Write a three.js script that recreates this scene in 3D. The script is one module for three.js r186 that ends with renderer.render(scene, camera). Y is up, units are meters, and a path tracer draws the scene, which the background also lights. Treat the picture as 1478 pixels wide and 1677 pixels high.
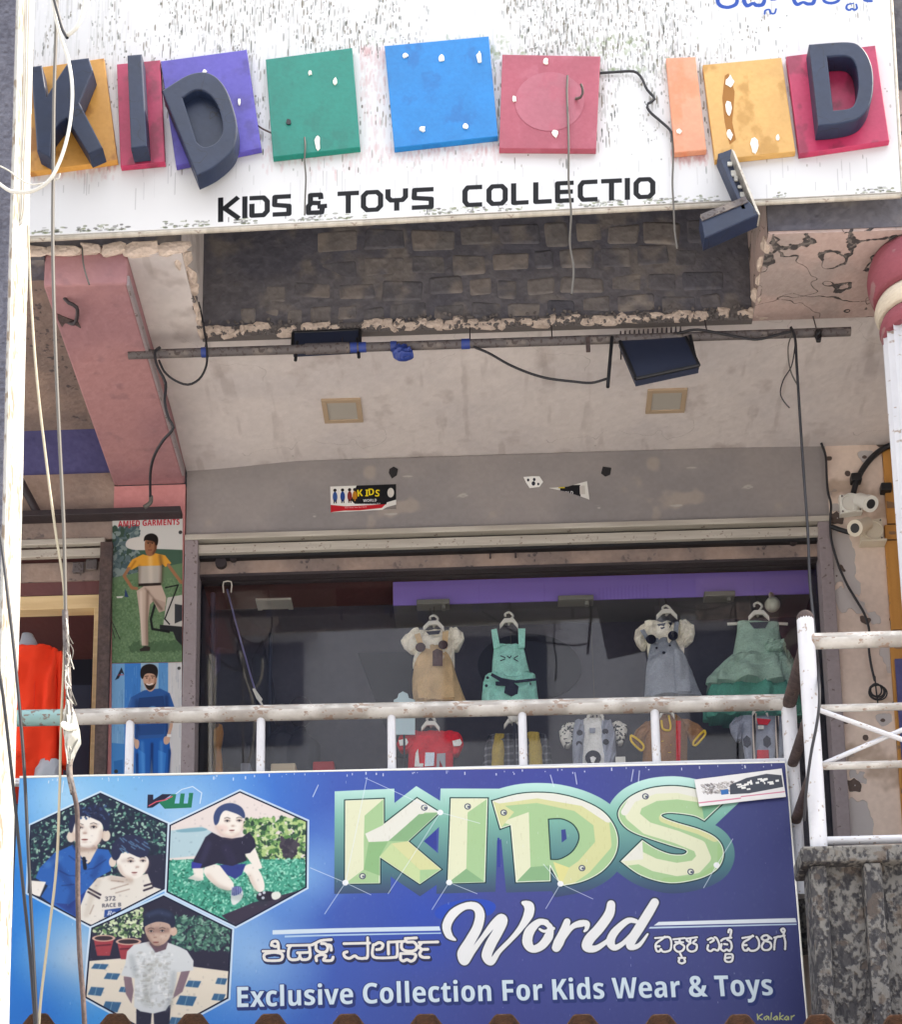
import * as THREE from 'three';
import { RoundedBoxGeometry } from 'three/addons/geometries/RoundedBoxGeometry.js';
import { mergeGeometries, mergeVertices } from 'three/addons/utils/BufferGeometryUtils.js';

// ---------------------------------------------------------------- camera, sky, sun, exposure
const scene = new THREE.Scene();
const renderer = new THREE.WebGLRenderer({ antialias: true });
renderer.toneMapping = THREE.LinearToneMapping;
renderer.toneMappingExposure = 3.75;
renderer.shadowMap.enabled = true;

// A zoomed phone picture from the street, looking up at the first floor; the frame is the upper part of the lens circle.
const R = Math.PI / 180, EYE = new THREE.Vector3(0, 1.6, 9.4), FOCAL = 3251.4, PPX = 739, PPY = 1875.5;
const PITCH = 13.324 * R, YAW = 1.61 * R, ROLL = 0.8386 * R;
const fwd = new THREE.Vector3(-Math.sin(YAW) * Math.cos(PITCH), Math.sin(PITCH), -Math.cos(YAW) * Math.cos(PITCH));
const rt0 = new THREE.Vector3(Math.cos(YAW), 0, -Math.sin(YAW)), up0 = new THREE.Vector3().crossVectors(rt0, fwd);
const rgt = rt0.clone().multiplyScalar(Math.cos(ROLL)).addScaledVector(up0, -Math.sin(ROLL));
const upv = up0.clone().multiplyScalar(Math.cos(ROLL)).addScaledVector(rt0, Math.sin(ROLL));
const camera = new THREE.PerspectiveCamera(2 * Math.atan(PPY / FOCAL) / R, 1478 / (2 * PPY), 0.1, 400);
camera.position.copy(EYE);
camera.quaternion.setFromRotationMatrix(new THREE.Matrix4().makeBasis(rgt, upv, fwd.clone().negate()));
camera.setViewOffset(1478, 2 * PPY, 0, 0, 1478, 1677);
scene.add(camera);
// survey: where a sight line measured on the photograph meets the plane z = const (at) or the level y = const (atY) of the building
function sight(u, v) { return fwd.clone().addScaledVector(rgt, (u - PPX) / FOCAL).addScaledVector(upv, -(v - PPY) / FOCAL); }
function at(u, v, z) { const d = sight(u, v); return EYE.clone().addScaledVector(d, (z - EYE.z) / d.z); }
function atY(u, v, y) { const d = sight(u, v); return EYE.clone().addScaledVector(d, (y - EYE.y) / d.y); }

// bright overcast sky
{
  const w = 64, h = 32, data = new Float32Array(w * h * 4);
  for (let j = 0; j < h; j++) for (let i = 0; i < w; i++) {
    const el = ((j + 0.5) / h - 0.5) * Math.PI, s = Math.max(0, Math.sin(el)), L = 0.5 * (1 + 1.1 * s);
    data.set([L * 0.96, L * 0.99, L * 1.05, 1], (j * w + i) * 4);
  }
  const t = new THREE.DataTexture(data, w, h, THREE.RGBAFormat, THREE.FloatType);
  t.mapping = THREE.EquirectangularReflectionMapping; t.magFilter = THREE.LinearFilter; t.needsUpdate = true;
  scene.background = t; scene.environment = t;
}
const sun = new THREE.DirectionalLight(0xfff3e2, 3.0);
sun.position.set(14, 24, -0.8); sun.target.position.set(0, 5, 0);
sun.castShadow = true; sun.shadow.radius = 7; sun.shadow.mapSize.set(2048, 2048);
Object.assign(sun.shadow.camera, { left: -9, right: 9, top: 9, bottom: -9, near: 1, far: 60 });
scene.add(sun, sun.target);

// ---------------------------------------------------------------- helpers
function mulberry(a) { return () => { a = (a + 0x6d2b79f5) | 0; let t = Math.imul(a ^ (a >>> 15), 1 | a); t = (t + Math.imul(t ^ (t >>> 7), 61 | t)) ^ t; return ((t ^ (t >>> 14)) >>> 0) / 4294967296; }; }
const rnd = mulberry(77), rr = (a, b) => a + (b - a) * rnd();
const clamp = (x, a = 0, b = 1) => Math.min(b, Math.max(a, x)), lerp = (a, b, t) => a + (b - a) * t, smooth = (a, b, x) => { const t = clamp((x - a) / (b - a)); return t * t * (3 - 2 * t); };
function hash(i, j, s) { let h = Math.imul(i, 374761393) + Math.imul(j, 668265263) + Math.imul(s, 1442695041); h = Math.imul(h ^ (h >>> 13), 1274126177); return ((h ^ (h >>> 16)) >>> 0) / 4294967296; }
function vn(x, y, p, s, p2 = p) { // periodic value noise, period p by p2
  const i = Math.floor(x), j = Math.floor(y), fx = x - i, fy = y - j, u = fx * fx * (3 - 2 * fx), v = fy * fy * (3 - 2 * fy), m = (a) => ((a % p) + p) % p, w = (a) => ((a % p2) + p2) % p2;
  return lerp(lerp(hash(m(i), w(j), s), hash(m(i + 1), w(j), s), u), lerp(hash(m(i), w(j + 1), s), hash(m(i + 1), w(j + 1), s), u), v);
}
function fbm(x, y, per, s, oct = 5) { let a = 0.5, t = 0, n = 0, [p, p2] = Array.isArray(per) ? per : [per, per]; for (let o = 0; o < oct; o++) { t += a * vn(x, y, p, s + o * 17, p2); n += a; a *= 0.5; x *= 2; y *= 2; p *= 2; p2 *= 2; } return t / n; }
function n3(x, y, z) { return (vn(x + z * 0.71, y - z * 0.37, 997, 3) + vn(y * 0.9 + 5 + z, x * 1.1 - z, 997, 9)) * 0.5; }
const mixc = (a, b, t) => [lerp(a[0], b[0], t), lerp(a[1], b[1], t), lerp(a[2], b[2], t)];

// fn(x, y) with x, y in 0..1 returns [r, g, b, height 0..1]; the textures repeat every `metres`
let grain; // small surfaces share one relief texture
function surface(size, metres, fn, { rough = 0.9, bump = 0.004, color = 1, metal = 0, extra = {} } = {}) {
  const c = new Uint8Array(size * size * 4), b = new Uint8Array(size * size * 4);
  for (let j = 0; j < size; j++) for (let i = 0; i < size; i++) {
    const q = fn(i / size, j / size), k = (j * size + i) * 4, h = clamp(q[3] ?? 0.5) * 255;
    c[k] = clamp(q[0], 0, 255); c[k + 1] = clamp(q[1], 0, 255); c[k + 2] = clamp(q[2], 0, 255); c[k + 3] = 255;
    b[k] = b[k + 1] = b[k + 2] = h; b[k + 3] = 255;
  }
  const mk = (d, srgb) => { const t = new THREE.DataTexture(d, size, size); t.wrapS = t.wrapT = THREE.RepeatWrapping; t.magFilter = THREE.LinearFilter; t.minFilter = THREE.LinearMipmapLinearFilter; t.generateMipmaps = true; t.repeat.set(1 / metres, 1 / metres); if (srgb) t.colorSpace = THREE.SRGBColorSpace; t.needsUpdate = true; return t; };
  const m = new THREE.MeshStandardMaterial({ map: mk(c, true), roughness: rough, metalness: metal, ...extra });
  if (bump) { if (size <= 256) { grain ??= mk(b, false); m.bumpMap = grain.clone(); m.bumpMap.repeat.set(1 / metres, 1 / metres); } else m.bumpMap = mk(b, false); m.bumpScale = bump; }
  m.color.setScalar(color);
  return m;
}
function print(w, h, draw, { rough = 0.6, color = 1, alpha = false, extra = {} } = {}) {
  const cv = document.createElement('canvas'); cv.width = w; cv.height = h; const g = cv.getContext('2d'); draw(g, w, h);
  const t = new THREE.CanvasTexture(cv); t.colorSpace = THREE.SRGBColorSpace; t.anisotropy = 8;
  const m = new THREE.MeshPhysicalMaterial({ map: t, roughness: rough, specularIntensity: 0.4, ...extra }); m.color.setScalar(color);
  return m;
}
const flat = (hex, rough = 0.7, extra = {}) => new THREE.MeshStandardMaterial({ color: hex, roughness: rough, ...extra });

function triUV(g) { // texture coordinates in metres, from the face's own direction
  if (g.index) g = g.toNonIndexed();
  const p = g.attributes.position, n = g.attributes.normal, uv = new Float32Array(p.count * 2);
  for (let t = 0; t < p.count; t += 3) {
    let x = 0, y = 0, z = 0; for (let k = t; k < t + 3; k++) { x += Math.abs(n.getX(k)); y += Math.abs(n.getY(k)); z += Math.abs(n.getZ(k)); }
    for (let k = t; k < t + 3; k++) {
      const X = p.getX(k), Y = p.getY(k), Z = p.getZ(k);
      if (z >= x && z >= y) { uv[2 * k] = X; uv[2 * k + 1] = Y; } else if (y >= x) { uv[2 * k] = X; uv[2 * k + 1] = Z; } else { uv[2 * k] = Z; uv[2 * k + 1] = Y; }
    }
  }
  g.setAttribute('uv', new THREE.BufferAttribute(uv, 2));
  return g;
}
const clean = (g) => { const o = new THREE.BufferGeometry(); const s = g.index ? g.toNonIndexed() : g; for (const k of ['position', 'normal', 'uv']) o.setAttribute(k, s.attributes[k]); return o; };
const merge = (list) => (list.length === 1 ? list[0] : mergeGeometries(list.map(clean)));
function box(x0, x1, y0, y1, z0, z1, r = 0) {
  const w = Math.abs(x1 - x0), h = Math.abs(y1 - y0), d = Math.abs(z1 - z0);
  const g = r > 0 ? new RoundedBoxGeometry(w, h, d, 2, Math.min(r, w / 2.05, h / 2.05, d / 2.05)) : new THREE.BoxGeometry(w, h, d);
  g.translate((x0 + x1) / 2, (y0 + y1) / 2, (z0 + z1) / 2);
  return triUV(g);
}
const V = (x, y, z) => new THREE.Vector3(x, y, z);
function rod(a, b, r, r2 = r, seg = 14) {
  const d = b.clone().sub(a), g = new THREE.CylinderGeometry(r2, r, d.length(), seg, 1);
  const uv = g.attributes.uv; for (let i = 0; i < uv.count; i++) uv.setXY(i, uv.getX(i) * 6.28 * r, uv.getY(i) * d.length());
  g.applyQuaternion(new THREE.Quaternion().setFromUnitVectors(V(0, 1, 0), d.clone().normalize())); g.translate((a.x + b.x) / 2, (a.y + b.y) / 2, (a.z + b.z) / 2);
  return clean(g);
}
function tube(pts, r, seg = 0, rad = 7) {
  const c = new THREE.CatmullRomCurve3(pts, false, 'centripetal'), L = c.getLength(), n = seg || Math.max(8, Math.round(L / 0.02));
  const g = new THREE.TubeGeometry(c, Math.min(n, 220), r, rad, false), uv = g.attributes.uv;
  for (let i = 0; i < uv.count; i++) uv.setXY(i, uv.getX(i) * L, uv.getY(i) * 6.28 * r);
  return clean(g);
}
function poly(pts, z1, depth, bevel = 0, holes = []) { // outline in metres [x, y], front face at z1, thickness depth
  const s = new THREE.Shape(pts.map(([x, y]) => new THREE.Vector2(x, y)));
  for (const h of holes) s.holes.push(new THREE.Path(h.map(([x, y]) => new THREE.Vector2(x, y))));
  const g = new THREE.ExtrudeGeometry(s, { depth: depth - 2 * bevel, bevelEnabled: bevel > 0, bevelThickness: bevel, bevelSize: bevel, bevelOffset: -bevel, bevelSegments: 2, curveSegments: 6 });
  g.translate(0, 0, z1 - depth + bevel);
  return triUV(g);
}
function rounded(pts, sharp, steps = 6) { // smooth outline through the points, corners kept where listed
  const out = [], n = pts.length; for (let i = 0; i < n; i++) { const b = pts[i], c = pts[(i + 1) % n], a = sharp.includes(i) ? b : pts[(i + n - 1) % n], d = sharp.includes((i + 1) % n) ? c : pts[(i + 2) % n]; for (let q = 0; q < steps; q++) { const t = q / steps, t2 = t * t, t3 = t2 * t, f = (e) => 0.5 * (2 * b[e] + (c[e] - a[e]) * t + (2 * a[e] - 5 * b[e] + 4 * c[e] - d[e]) * t2 + (3 * b[e] - a[e] - 3 * c[e] + d[e]) * t3); out.push([f(0), f(1)]); } } return out;
}
const px = (pts, z) => pts.map(([u, v]) => { const p = at(u, v, z); return [p.x, p.y]; });
// surface lying on the plane of four corners (tl, tr, br, bl), slightly buckled, with its print upright on it and its own thickness
function sheet([tl, tr, br, bl], { nx = 12, ny = 12, thick = 0.003, warp = 0 } = {}) {
  const n = V().crossVectors(tr.clone().sub(tl), tl.clone().sub(bl)).normalize(), pos = [], uv = [], idx = [];
  for (const side of [1, -1]) for (let j = 0; j <= ny; j++) for (let i = 0; i <= nx; i++) {
    const s = i / nx, t = j / ny, p = tl.clone().lerp(tr, s).lerp(bl.clone().lerp(br, s), t);
    p.addScaledVector(n, side * thick / 2 + warp * (n3(s * 7, t * 5, 3.3) - 0.5) * Math.min(1, 1)); pos.push(p.x, p.y, p.z); side > 0 ? uv.push(s, 1 - t) : uv.push(0.002, 0.002);
  }
  const W = nx + 1, N = W * (ny + 1), f = (a, b, c, d) => idx.push(a, b, c, a, c, d);
  for (let j = 0; j < ny; j++) for (let i = 0; i < nx; i++) { const a = j * W + i; f(a, a + W, a + W + 1, a + 1); f(N + a, N + a + 1, N + a + W + 1, N + a + W); }
  for (let i = 0; i < nx; i++) { f(i, i + 1, N + i + 1, N + i); const b = ny * W + i; f(b + 1, b, N + b, N + b + 1); }
  for (let j = 0; j < ny; j++) { const a = j * W; f(a + W, a, N + a, N + a + W); const b = a + nx; f(b, b + W, N + b + W, N + b); }
  const g = new THREE.BufferGeometry(); g.setAttribute('position', new THREE.Float32BufferAttribute(pos, 3)); g.setAttribute('uv', new THREE.Float32BufferAttribute(uv, 2)); g.setIndex(idx);
  const o = g.toNonIndexed(); o.computeVertexNormals(); return o;
}
// cloth: stacked flattened rings; rows = [v, left u, right u, half depth] measured on the plane z
function cloth(rows, z, { folds = 0, foldAmp = () => 0, wrinkle = 0.006, steps = 26, seg = 44, seed = 1, shift = 0, cap = true } = {}) {
  const K = rows.map(([v, a, b, d]) => { const l = at(a, v, z), r = at(b, v, z); return { l, r, d }; });
  const pick = (t) => { const f = t * (K.length - 1), i = Math.min(K.length - 2, Math.floor(f)), s = f - i, e = s * s * (3 - 2 * s) * 0.4 + s * 0.6; return { l: K[i].l.clone().lerp(K[i + 1].l, e), r: K[i].r.clone().lerp(K[i + 1].r, e), d: lerp(K[i].d, K[i + 1].d, e) }; };
  const pos = [], uv = [], idx = [];
  for (let j = 0; j <= steps; j++) {
    const t = j / steps, q = pick(t), c = q.l.clone().add(q.r).multiplyScalar(0.5), half = q.r.clone().sub(q.l).multiplyScalar(0.5), w = half.length();
    for (let i = 0; i <= seg; i++) {
      const a = (i / seg) * Math.PI * 2, ca = Math.cos(a), sa = Math.sin(a), k = 1 + folds * 0 + foldAmp(t) * Math.cos(folds * a + 3 * n3(t * 2, seed, 1));
      const wr = wrinkle * ((n3(c.x * 9 + ca * w * 26 + seed, t * 7 + ca * 2, seed) - 0.5) * 2.2 + (n3(ca * w * 70 + seed * 3, t * 5 + ca * 3, seed + 4) - 0.5) * 1.5 + (n3(ca * w * 30 + t * 9, t * 24 + seed, seed + 8) - 0.5) * 0.9);
      const p = c.clone().addScaledVector(half, Math.sign(ca) * Math.pow(Math.abs(ca), 0.85) * (1 + (k - 1) * 0.35));
      p.z += Math.sign(sa) * Math.pow(Math.abs(sa), 0.8) * q.d * k + (sa > 0 ? wr : 0) + shift; pos.push(p.x, p.y, p.z); uv.push(p.x, p.y);
    }
  }
  const W = seg + 1;
  for (let j = 0; j < steps; j++) for (let i = 0; i < seg; i++) { const a = j * W + i; idx.push(a, a + W, a + W + 1, a, a + W + 1, a + 1); }
  if (cap) for (const j of [0, steps]) { const q = pick(j / steps), c = q.l.clone().add(q.r).multiplyScalar(0.5); const m = pos.length / 3; pos.push(c.x, c.y, c.z + shift); uv.push(c.x, c.y); for (let i = 0; i < seg; i++) { const a = j * W + i; j ? idx.push(a, m, a + 1) : idx.push(a + 1, m, a); } }
  const g = new THREE.BufferGeometry(); g.setAttribute('position', new THREE.Float32BufferAttribute(pos, 3)); g.setAttribute('uv', new THREE.Float32BufferAttribute(uv, 2)); g.setIndex(idx); g.computeVertexNormals();
  // faces may be wound either way; make them point outwards
  return g;
}

const used = new Map();
function numbered(n) { const k = used.get(n) ?? 0; used.set(n, k + 1); return k ? n + '_' + String(k).padStart(3, '0') : n; }
function thing(name, label, category, group) { const o = new THREE.Group(); o.name = numbered(name); o.userData = { label, category }; if (group) o.userData.group = group; scene.add(o); return o; }
function part(parent, name, geo, mat, label) { const m = new THREE.Mesh(geo, mat); m.name = name; m.castShadow = m.receiveShadow = true; if (label) m.userData.label = label; parent.add(m); return m; }
function single(name, label, category, geo, mat, group) { // a thing that is one mesh, origin at its base
  geo.computeBoundingBox(); const b = geo.boundingBox, c = V((b.min.x + b.max.x) / 2, b.min.y, (b.min.z + b.max.z) / 2); geo.translate(-c.x, -c.y, -c.z);
  const m = new THREE.Mesh(geo, mat); m.name = numbered(name); m.position.copy(c); m.castShadow = m.receiveShadow = true; m.userData = { label, category }; if (group) m.userData.group = group; scene.add(m); return m;
}
function rest(o) { // put the thing's origin at its base
  const b = new THREE.Box3().setFromObject(o), c = V((b.min.x + b.max.x) / 2, b.min.y, (b.min.z + b.max.z) / 2);
  o.position.copy(c); for (const k of o.children) k.position.sub(c); return o;
}
function structure(name, geo, mat) { const m = part(scene, numbered(name), geo, mat); m.userData.kind = 'structure'; return m; }

// ---------------------------------------------------------------- materials
const M = {};
M.street = surface(512, 4, (x, y) => { const a = fbm(x * 6, y * 6, 6, 1), b = fbm(x * 90, y * 90, 90, 5, 2); const l = 180 + 40 * (a - 0.5) + 34 * (b - 0.5); return [l, l * 0.985, l * 0.965, b]; }, { bump: 0.006 });
M.soffit = surface(768, 1.6, (x, y) => {
  const a = fbm(x * 4, y * 4, 4, 11), b = fbm(x * 60, y * 60, 60, 12, 3), c = fbm(x * 12, y * 12, 12, 13, 4), d = fbm(x * 2, y * 3, [2, 3], 19, 3);
  let k = mixc([212, 203, 199], [202, 194, 192], smooth(0.35, 0.65, a)); k = mixc(k, [170, 158, 154], smooth(0.6, 0.8, c) * 0.5); k = mixc(k, [216, 207, 201], smooth(0.55, 0.75, d) * 0.4);
  const drip = smooth(0.6, 0.78, fbm(x * 26, y * 5, [26, 5], 15, 4)) * smooth(0.5, 0.62, fbm(x * 3, y * 3, 3, 16, 3)), hair = Math.abs(fbm(x * 5, y * 5, 5, 18, 4) - 0.5) < 0.0016 && d > 0.56 ? -26 : 0; k = mixc(k, [160, 148, 144], drip * 0.35); return [k[0] + (b - 0.5) * 12 + hair, k[1] + (b - 0.5) * 12 + hair, k[2] + (b - 0.5) * 12 + hair, 0.5 * c + 0.4 * b + hair / 90];
}, { bump: 0.004, color: 0.98 });
M.plaster = surface(768, 1.1, (x, y) => { // bare pinkish plaster, spalled, with cracks showing the dark aggregate
  const a = fbm(x * 5, y * 5, 5, 21), b = fbm(x * 70, y * 70, 70, 22, 3), w = fbm(x * 4, y * 4, 4, 23, 3), w2 = fbm(x * 4 + 2, y * 4, 4, 29, 3);
  const crack = Math.min(Math.abs(fbm(x * 3 + w * 0.35, y * 3, 3, 24, 4) - 0.5), Math.abs(fbm(x * 4, y * 4 + w2 * 0.4, 4, 25, 4) - 0.52) * 1.3), gap = smooth(0.42, 0.6, w);
  let k = mixc([190, 166, 158], [172, 156, 150], smooth(0.35, 0.65, a)); let h = 0.75 + 0.1 * b;
  const lim = 0.0015 + 0.016 * gap; if (crack + (b - 0.5) * 0.03 * gap < lim) { const g = b > 0.52 ? 1 : 0.35; k = mixc([56, 52, 54], [150, 140, 132], g * 0.6); h = 0.2 + 0.4 * b; }
  return [k[0] + (b - 0.5) * 16, k[1] + (b - 0.5) * 16, k[2] + (b - 0.5) * 16, h];
}, { bump: 0.018, color: 0.9 });
M.chunk = surface(256, 0.5, (x, y) => { const a = fbm(x * 6, y * 6, 6, 31), b = fbm(x * 40, y * 40, 40, 32, 3); const k = mixc([216, 198, 182], [176, 158, 146], a); return [k[0] + (b - 0.5) * 40, k[1] + (b - 0.5) * 40, k[2] + (b - 0.5) * 40, b]; }, { bump: 0.006 });
M.aggregate = flat(0x6a6462, 0.95);
const darkWall = (seed, c1, c2, c3) => surface(512, 1.3, (x, y) => {
  const a = fbm(x * 4, y * 4, 4, seed), b = fbm(x * 50, y * 50, 50, seed + 1, 3), c = fbm(x * 9, y * 9, 9, seed + 2, 4);
  let k = mixc(c1, c2, smooth(0.35, 0.65, a)); k = mixc(k, c3, smooth(0.52, 0.72, c)); return [k[0] + (b - 0.5) * 26, k[1] + (b - 0.5) * 26, k[2] + (b - 0.5) * 26, 0.5 * b + 0.5 * c];
}, { bump: 0.01 });
M.mortar = darkWall(41, [98, 95, 100], [84, 83, 93], [114, 108, 106]);
M.stones = [darkWall(51, [116, 110, 108], [94, 91, 96], [132, 124, 118]), darkWall(61, [108, 104, 104], [90, 88, 94], [124, 116, 112]), darkWall(71, [100, 97, 102], [86, 85, 93], [116, 110, 108])];
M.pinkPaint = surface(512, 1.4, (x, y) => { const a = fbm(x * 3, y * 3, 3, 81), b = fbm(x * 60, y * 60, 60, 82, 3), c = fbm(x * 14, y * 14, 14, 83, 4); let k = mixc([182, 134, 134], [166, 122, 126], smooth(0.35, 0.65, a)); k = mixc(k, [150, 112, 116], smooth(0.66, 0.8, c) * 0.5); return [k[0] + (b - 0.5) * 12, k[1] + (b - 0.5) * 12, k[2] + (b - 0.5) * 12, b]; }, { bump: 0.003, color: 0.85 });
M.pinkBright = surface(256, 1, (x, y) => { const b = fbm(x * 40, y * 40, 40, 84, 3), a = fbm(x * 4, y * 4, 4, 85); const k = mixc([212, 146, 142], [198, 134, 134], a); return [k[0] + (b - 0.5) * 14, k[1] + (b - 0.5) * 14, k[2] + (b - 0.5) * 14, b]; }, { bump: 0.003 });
M.blueBand = surface(256, 1, (x, y) => { const b = fbm(x * 40, y * 40, 40, 86, 3), a = fbm(x * 4, y * 4, 4, 87); const k = mixc([92, 90, 140], [80, 80, 124], a); return [k[0] + (b - 0.5) * 14, k[1] + (b - 0.5) * 14, k[2] + (b - 0.5) * 14, b]; }, { bump: 0.003 });
M.dirtyCeiling = surface(512, 1.2, (x, y) => { const a = fbm(x * 5, y * 5, 5, 88), b = fbm(x * 60, y * 60, 60, 89, 3), c = fbm(x * 44, y * 44, 44, 90, 3); let k = mixc([168, 146, 132], [138, 122, 114], smooth(0.3, 0.7, a)); if (c > 0.66 && a > 0.52) k = mixc(k, [92, 84, 84], smooth(0.66, 0.76, c) * smooth(0.52, 0.62, a)); return [k[0] + (b - 0.5) * 16, k[1] + (b - 0.5) * 16, k[2] + (b - 0.5) * 16, b]; }, { bump: 0.004, color: 0.9 });
M.steelGrey = surface(768, 1.5, (x, y) => { // flat grey enamel with rubbed patches and scratches
  const a = fbm(x * 3, y * 3, 3, 101), b = fbm(x * 80, y * 80, 80, 102, 2), c = fbm(x * 10, y * 24, [10, 24], 103, 4), d = fbm(x * 7, y * 7, 7, 104, 4); let k = mixc([152, 145, 142], [138, 133, 132], smooth(0.35, 0.65, a)); k = mixc(k, [160, 150, 142], smooth(0.68, 0.8, d)); k = mixc(k, [182, 176, 168], smooth(0.78, 0.84, c) * 0.8); return [k[0] + (b - 0.5) * 8, k[1] + (b - 0.5) * 8, k[2] + (b - 0.5) * 8, 0.5 * a + 0.1 * b];
}, { rough: 0.55, bump: 0.004, color: 0.98 });
M.jamb = surface(256, 0.8, (x, y) => { const a = fbm(x * 3, y * 3, 3, 106), b = fbm(x * 60, y * 60, 60, 107, 3), c = fbm(x * 40, y * 40, 40, 108, 3); let k = mixc([150, 138, 138], [136, 126, 130], a); if (c > 0.76) k = [104, 92, 88]; return [k[0] + (b - 0.5) * 12, k[1] + (b - 0.5) * 12, k[2] + (b - 0.5) * 12, b]; }, { rough: 0.6, bump: 0.002, color: 0.95 });
M.galv = surface(256, 0.7, (x, y) => { const a = fbm(x * 3, y * 40, [3, 40], 111, 3), c = fbm(x * 14, y * 14, 14, 112, 4); let k = mixc([206, 200, 188], [170, 162, 150], a); k = mixc(k, [132, 116, 104], smooth(0.66, 0.78, c * 0.5 + fbm(x * 60, y * 60, 60, 113, 2) * 0.5)); return [...k, a]; }, { rough: 0.45, bump: 0.001, metal: 0.2 });
M.darkSteel = surface(256, 0.6, (x, y) => { const a = fbm(x * 8, y * 8, 8, 114), k = mixc([62, 52, 54], [46, 40, 44], a); return [...k, a]; }, { rough: 0.6, bump: 0.002 });
M.railWorn = surface(512, 0.45, (x, y) => { // old cream enamel on pipe, chipped to brown metal
  const a = fbm(x * 4, y * 4, 4, 121), b = fbm(x * 34, y * 20, [34, 20], 122, 4), c = fbm(x * 7, y * 3, [7, 3], 123, 5); let k = mixc([198, 195, 190], [160, 154, 148], smooth(0.3, 0.65, a)); const chip = smooth(0.6, 0.68, c * 0.35 + b * 0.7); k = mixc(k, [138, 116, 102], chip * 0.85); return [k[0] + (b - 0.5) * 20, k[1] + (b - 0.5) * 20, k[2] + (b - 0.5) * 20, 0.8 - 0.6 * chip];
}, { rough: 0.5, bump: 0.0015 });
M.railTeal = surface(256, 0.4, (x, y) => { const a = fbm(x * 4, y * 4, 4, 125), b = fbm(x * 20, y * 20, 20, 126, 4); let k = mixc([126, 168, 168], [150, 178, 176], a); k = mixc(k, [120, 104, 96], smooth(0.6, 0.7, b)); return [...k, b]; }, { rough: 0.5, bump: 0.001 });
M.postWhite = surface(256, 0.5, (x, y) => { const a = fbm(x * 5, y * 5, 5, 127), b = fbm(x * 24, y * 24, 24, 128, 4); let k = mixc([212, 212, 215], [192, 192, 198], a); k = mixc(k, [150, 132, 120], smooth(0.74, 0.8, b) * 0.8); return [...k, 1 - smooth(0.74, 0.8, b)]; }, { rough: 0.45, bump: 0.001 });
M.rustPipe = surface(256, 0.4, (x, y) => { const a = fbm(x * 5, y * 5, 5, 131), b = fbm(x * 30, y * 30, 30, 132, 4); const k = mixc([94, 76, 68], [62, 52, 54], a); return [k[0] + (b - 0.5) * 40, k[1] + (b - 0.5) * 36, k[2] + (b - 0.5) * 34, b]; }, { rough: 0.75, bump: 0.002 });
M.polePipe = surface(256, 0.4, (x, y) => { const a = fbm(x * 5, y * 5, 5, 133), b = fbm(x * 30, y * 30, 30, 134, 4); let k = mixc([128, 118, 110], [92, 86, 86], smooth(0.35, 0.65, a)); k = mixc(k, [70, 60, 58], smooth(0.6, 0.7, b)); return [...k, b]; }, { rough: 0.7, bump: 0.002 });
M.mould = surface(1024, 0.8, (x, y) => { // weathered concrete: pale chips between black mould
  const a = fbm(x * 4, y * 2, [4, 2], 141, 4), b = fbm(x * 60, y * 30, [60, 30], 142, 4), c = fbm(x * 24, y * 17, [24, 17], 143, 5), e = fbm(x * 60, y * 42, [60, 42], 144, 4);
  let k = mixc([92, 90, 92], [58, 57, 62], smooth(0.35, 0.65, b)); const pale = smooth(0.47, 0.66, c * 0.45 + e * 0.55 + (a - 0.5) * 0.4); k = mixc(k, mixc([168, 164, 156], [130, 128, 126], b), pale); k = mixc(k, [120, 104, 92], smooth(0.66, 0.78, fbm(x * 18, y * 18, 18, 147, 3)) * 0.6);
  return [k[0] + (b - 0.5) * 30, k[1] + (b - 0.5) * 30, k[2] + (b - 0.5) * 30, 0.3 + pale * 0.4 + 0.3 * b];
}, { bump: 0.012, color: 0.55 });
M.peel = surface(1024, 1.5, (x, y) => { // cream distemper, flaking to grey-white skim, with small knocks
  const a = fbm(x * 3, y * 3, 3, 151), b = fbm(x * 80, y * 80, 80, 152, 3), c = fbm(x * 5, y * 4, [5, 4], 153, 5), d = fbm(x * 16, y * 16, 16, 154, 3), e = fbm(x * 9, y * 9, 9, 155, 4);
  let k = mixc([226, 206, 190], [210, 190, 176], smooth(0.35, 0.65, a)), h = 0.7; const fl = c > 0.63; if (fl) { k = mixc([198, 192, 188], [182, 174, 172], b); h = 0.35; }
  k = mixc(k, [150, 126, 106], smooth(0.64, 0.8, e) * 0.5); if (d > 0.755) { k = [96, 82, 76]; h = 0.1; } return [k[0] + (b - 0.5) * 14, k[1] + (b - 0.5) * 14, k[2] + (b - 0.5) * 14, h];
}, { bump: 0.008 });
M.flats = surface(256, 3, (x, y) => { const a = fbm(x * 4, y * 4, 4, 191), b = fbm(x * 30, y * 30, 30, 192, 3); const k = mixc([172, 174, 180], [156, 158, 166], a); return [k[0] + (b - 0.5) * 16, k[1] + (b - 0.5) * 16, k[2] + (b - 0.5) * 16, b]; }, { bump: 0.003 });
M.poleGrey = surface(512, 0.9, (x, y) => { const a = fbm(x * 5, y * 5, 5, 161), b = fbm(x * 60, y * 60, 60, 162, 3); const k = mixc([104, 104, 114], [82, 82, 94], a); return [k[0] + (b - 0.5) * 34, k[1] + (b - 0.5) * 34, k[2] + (b - 0.5) * 34, b]; }, { bump: 0.01 });
M.poleWhite = surface(512, 0.9, (x, y) => { const a = fbm(x * 10, y * 2, [10, 2], 163, 4), b = fbm(x * 60, y * 20, [60, 20], 164, 3); let k = mixc([206, 205, 200], [182, 180, 172], a); k = mixc(k, [146, 132, 116], smooth(0.58, 0.68, b * 0.6 + a * 0.4)); return [...k, b]; }, { bump: 0.004 });
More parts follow.
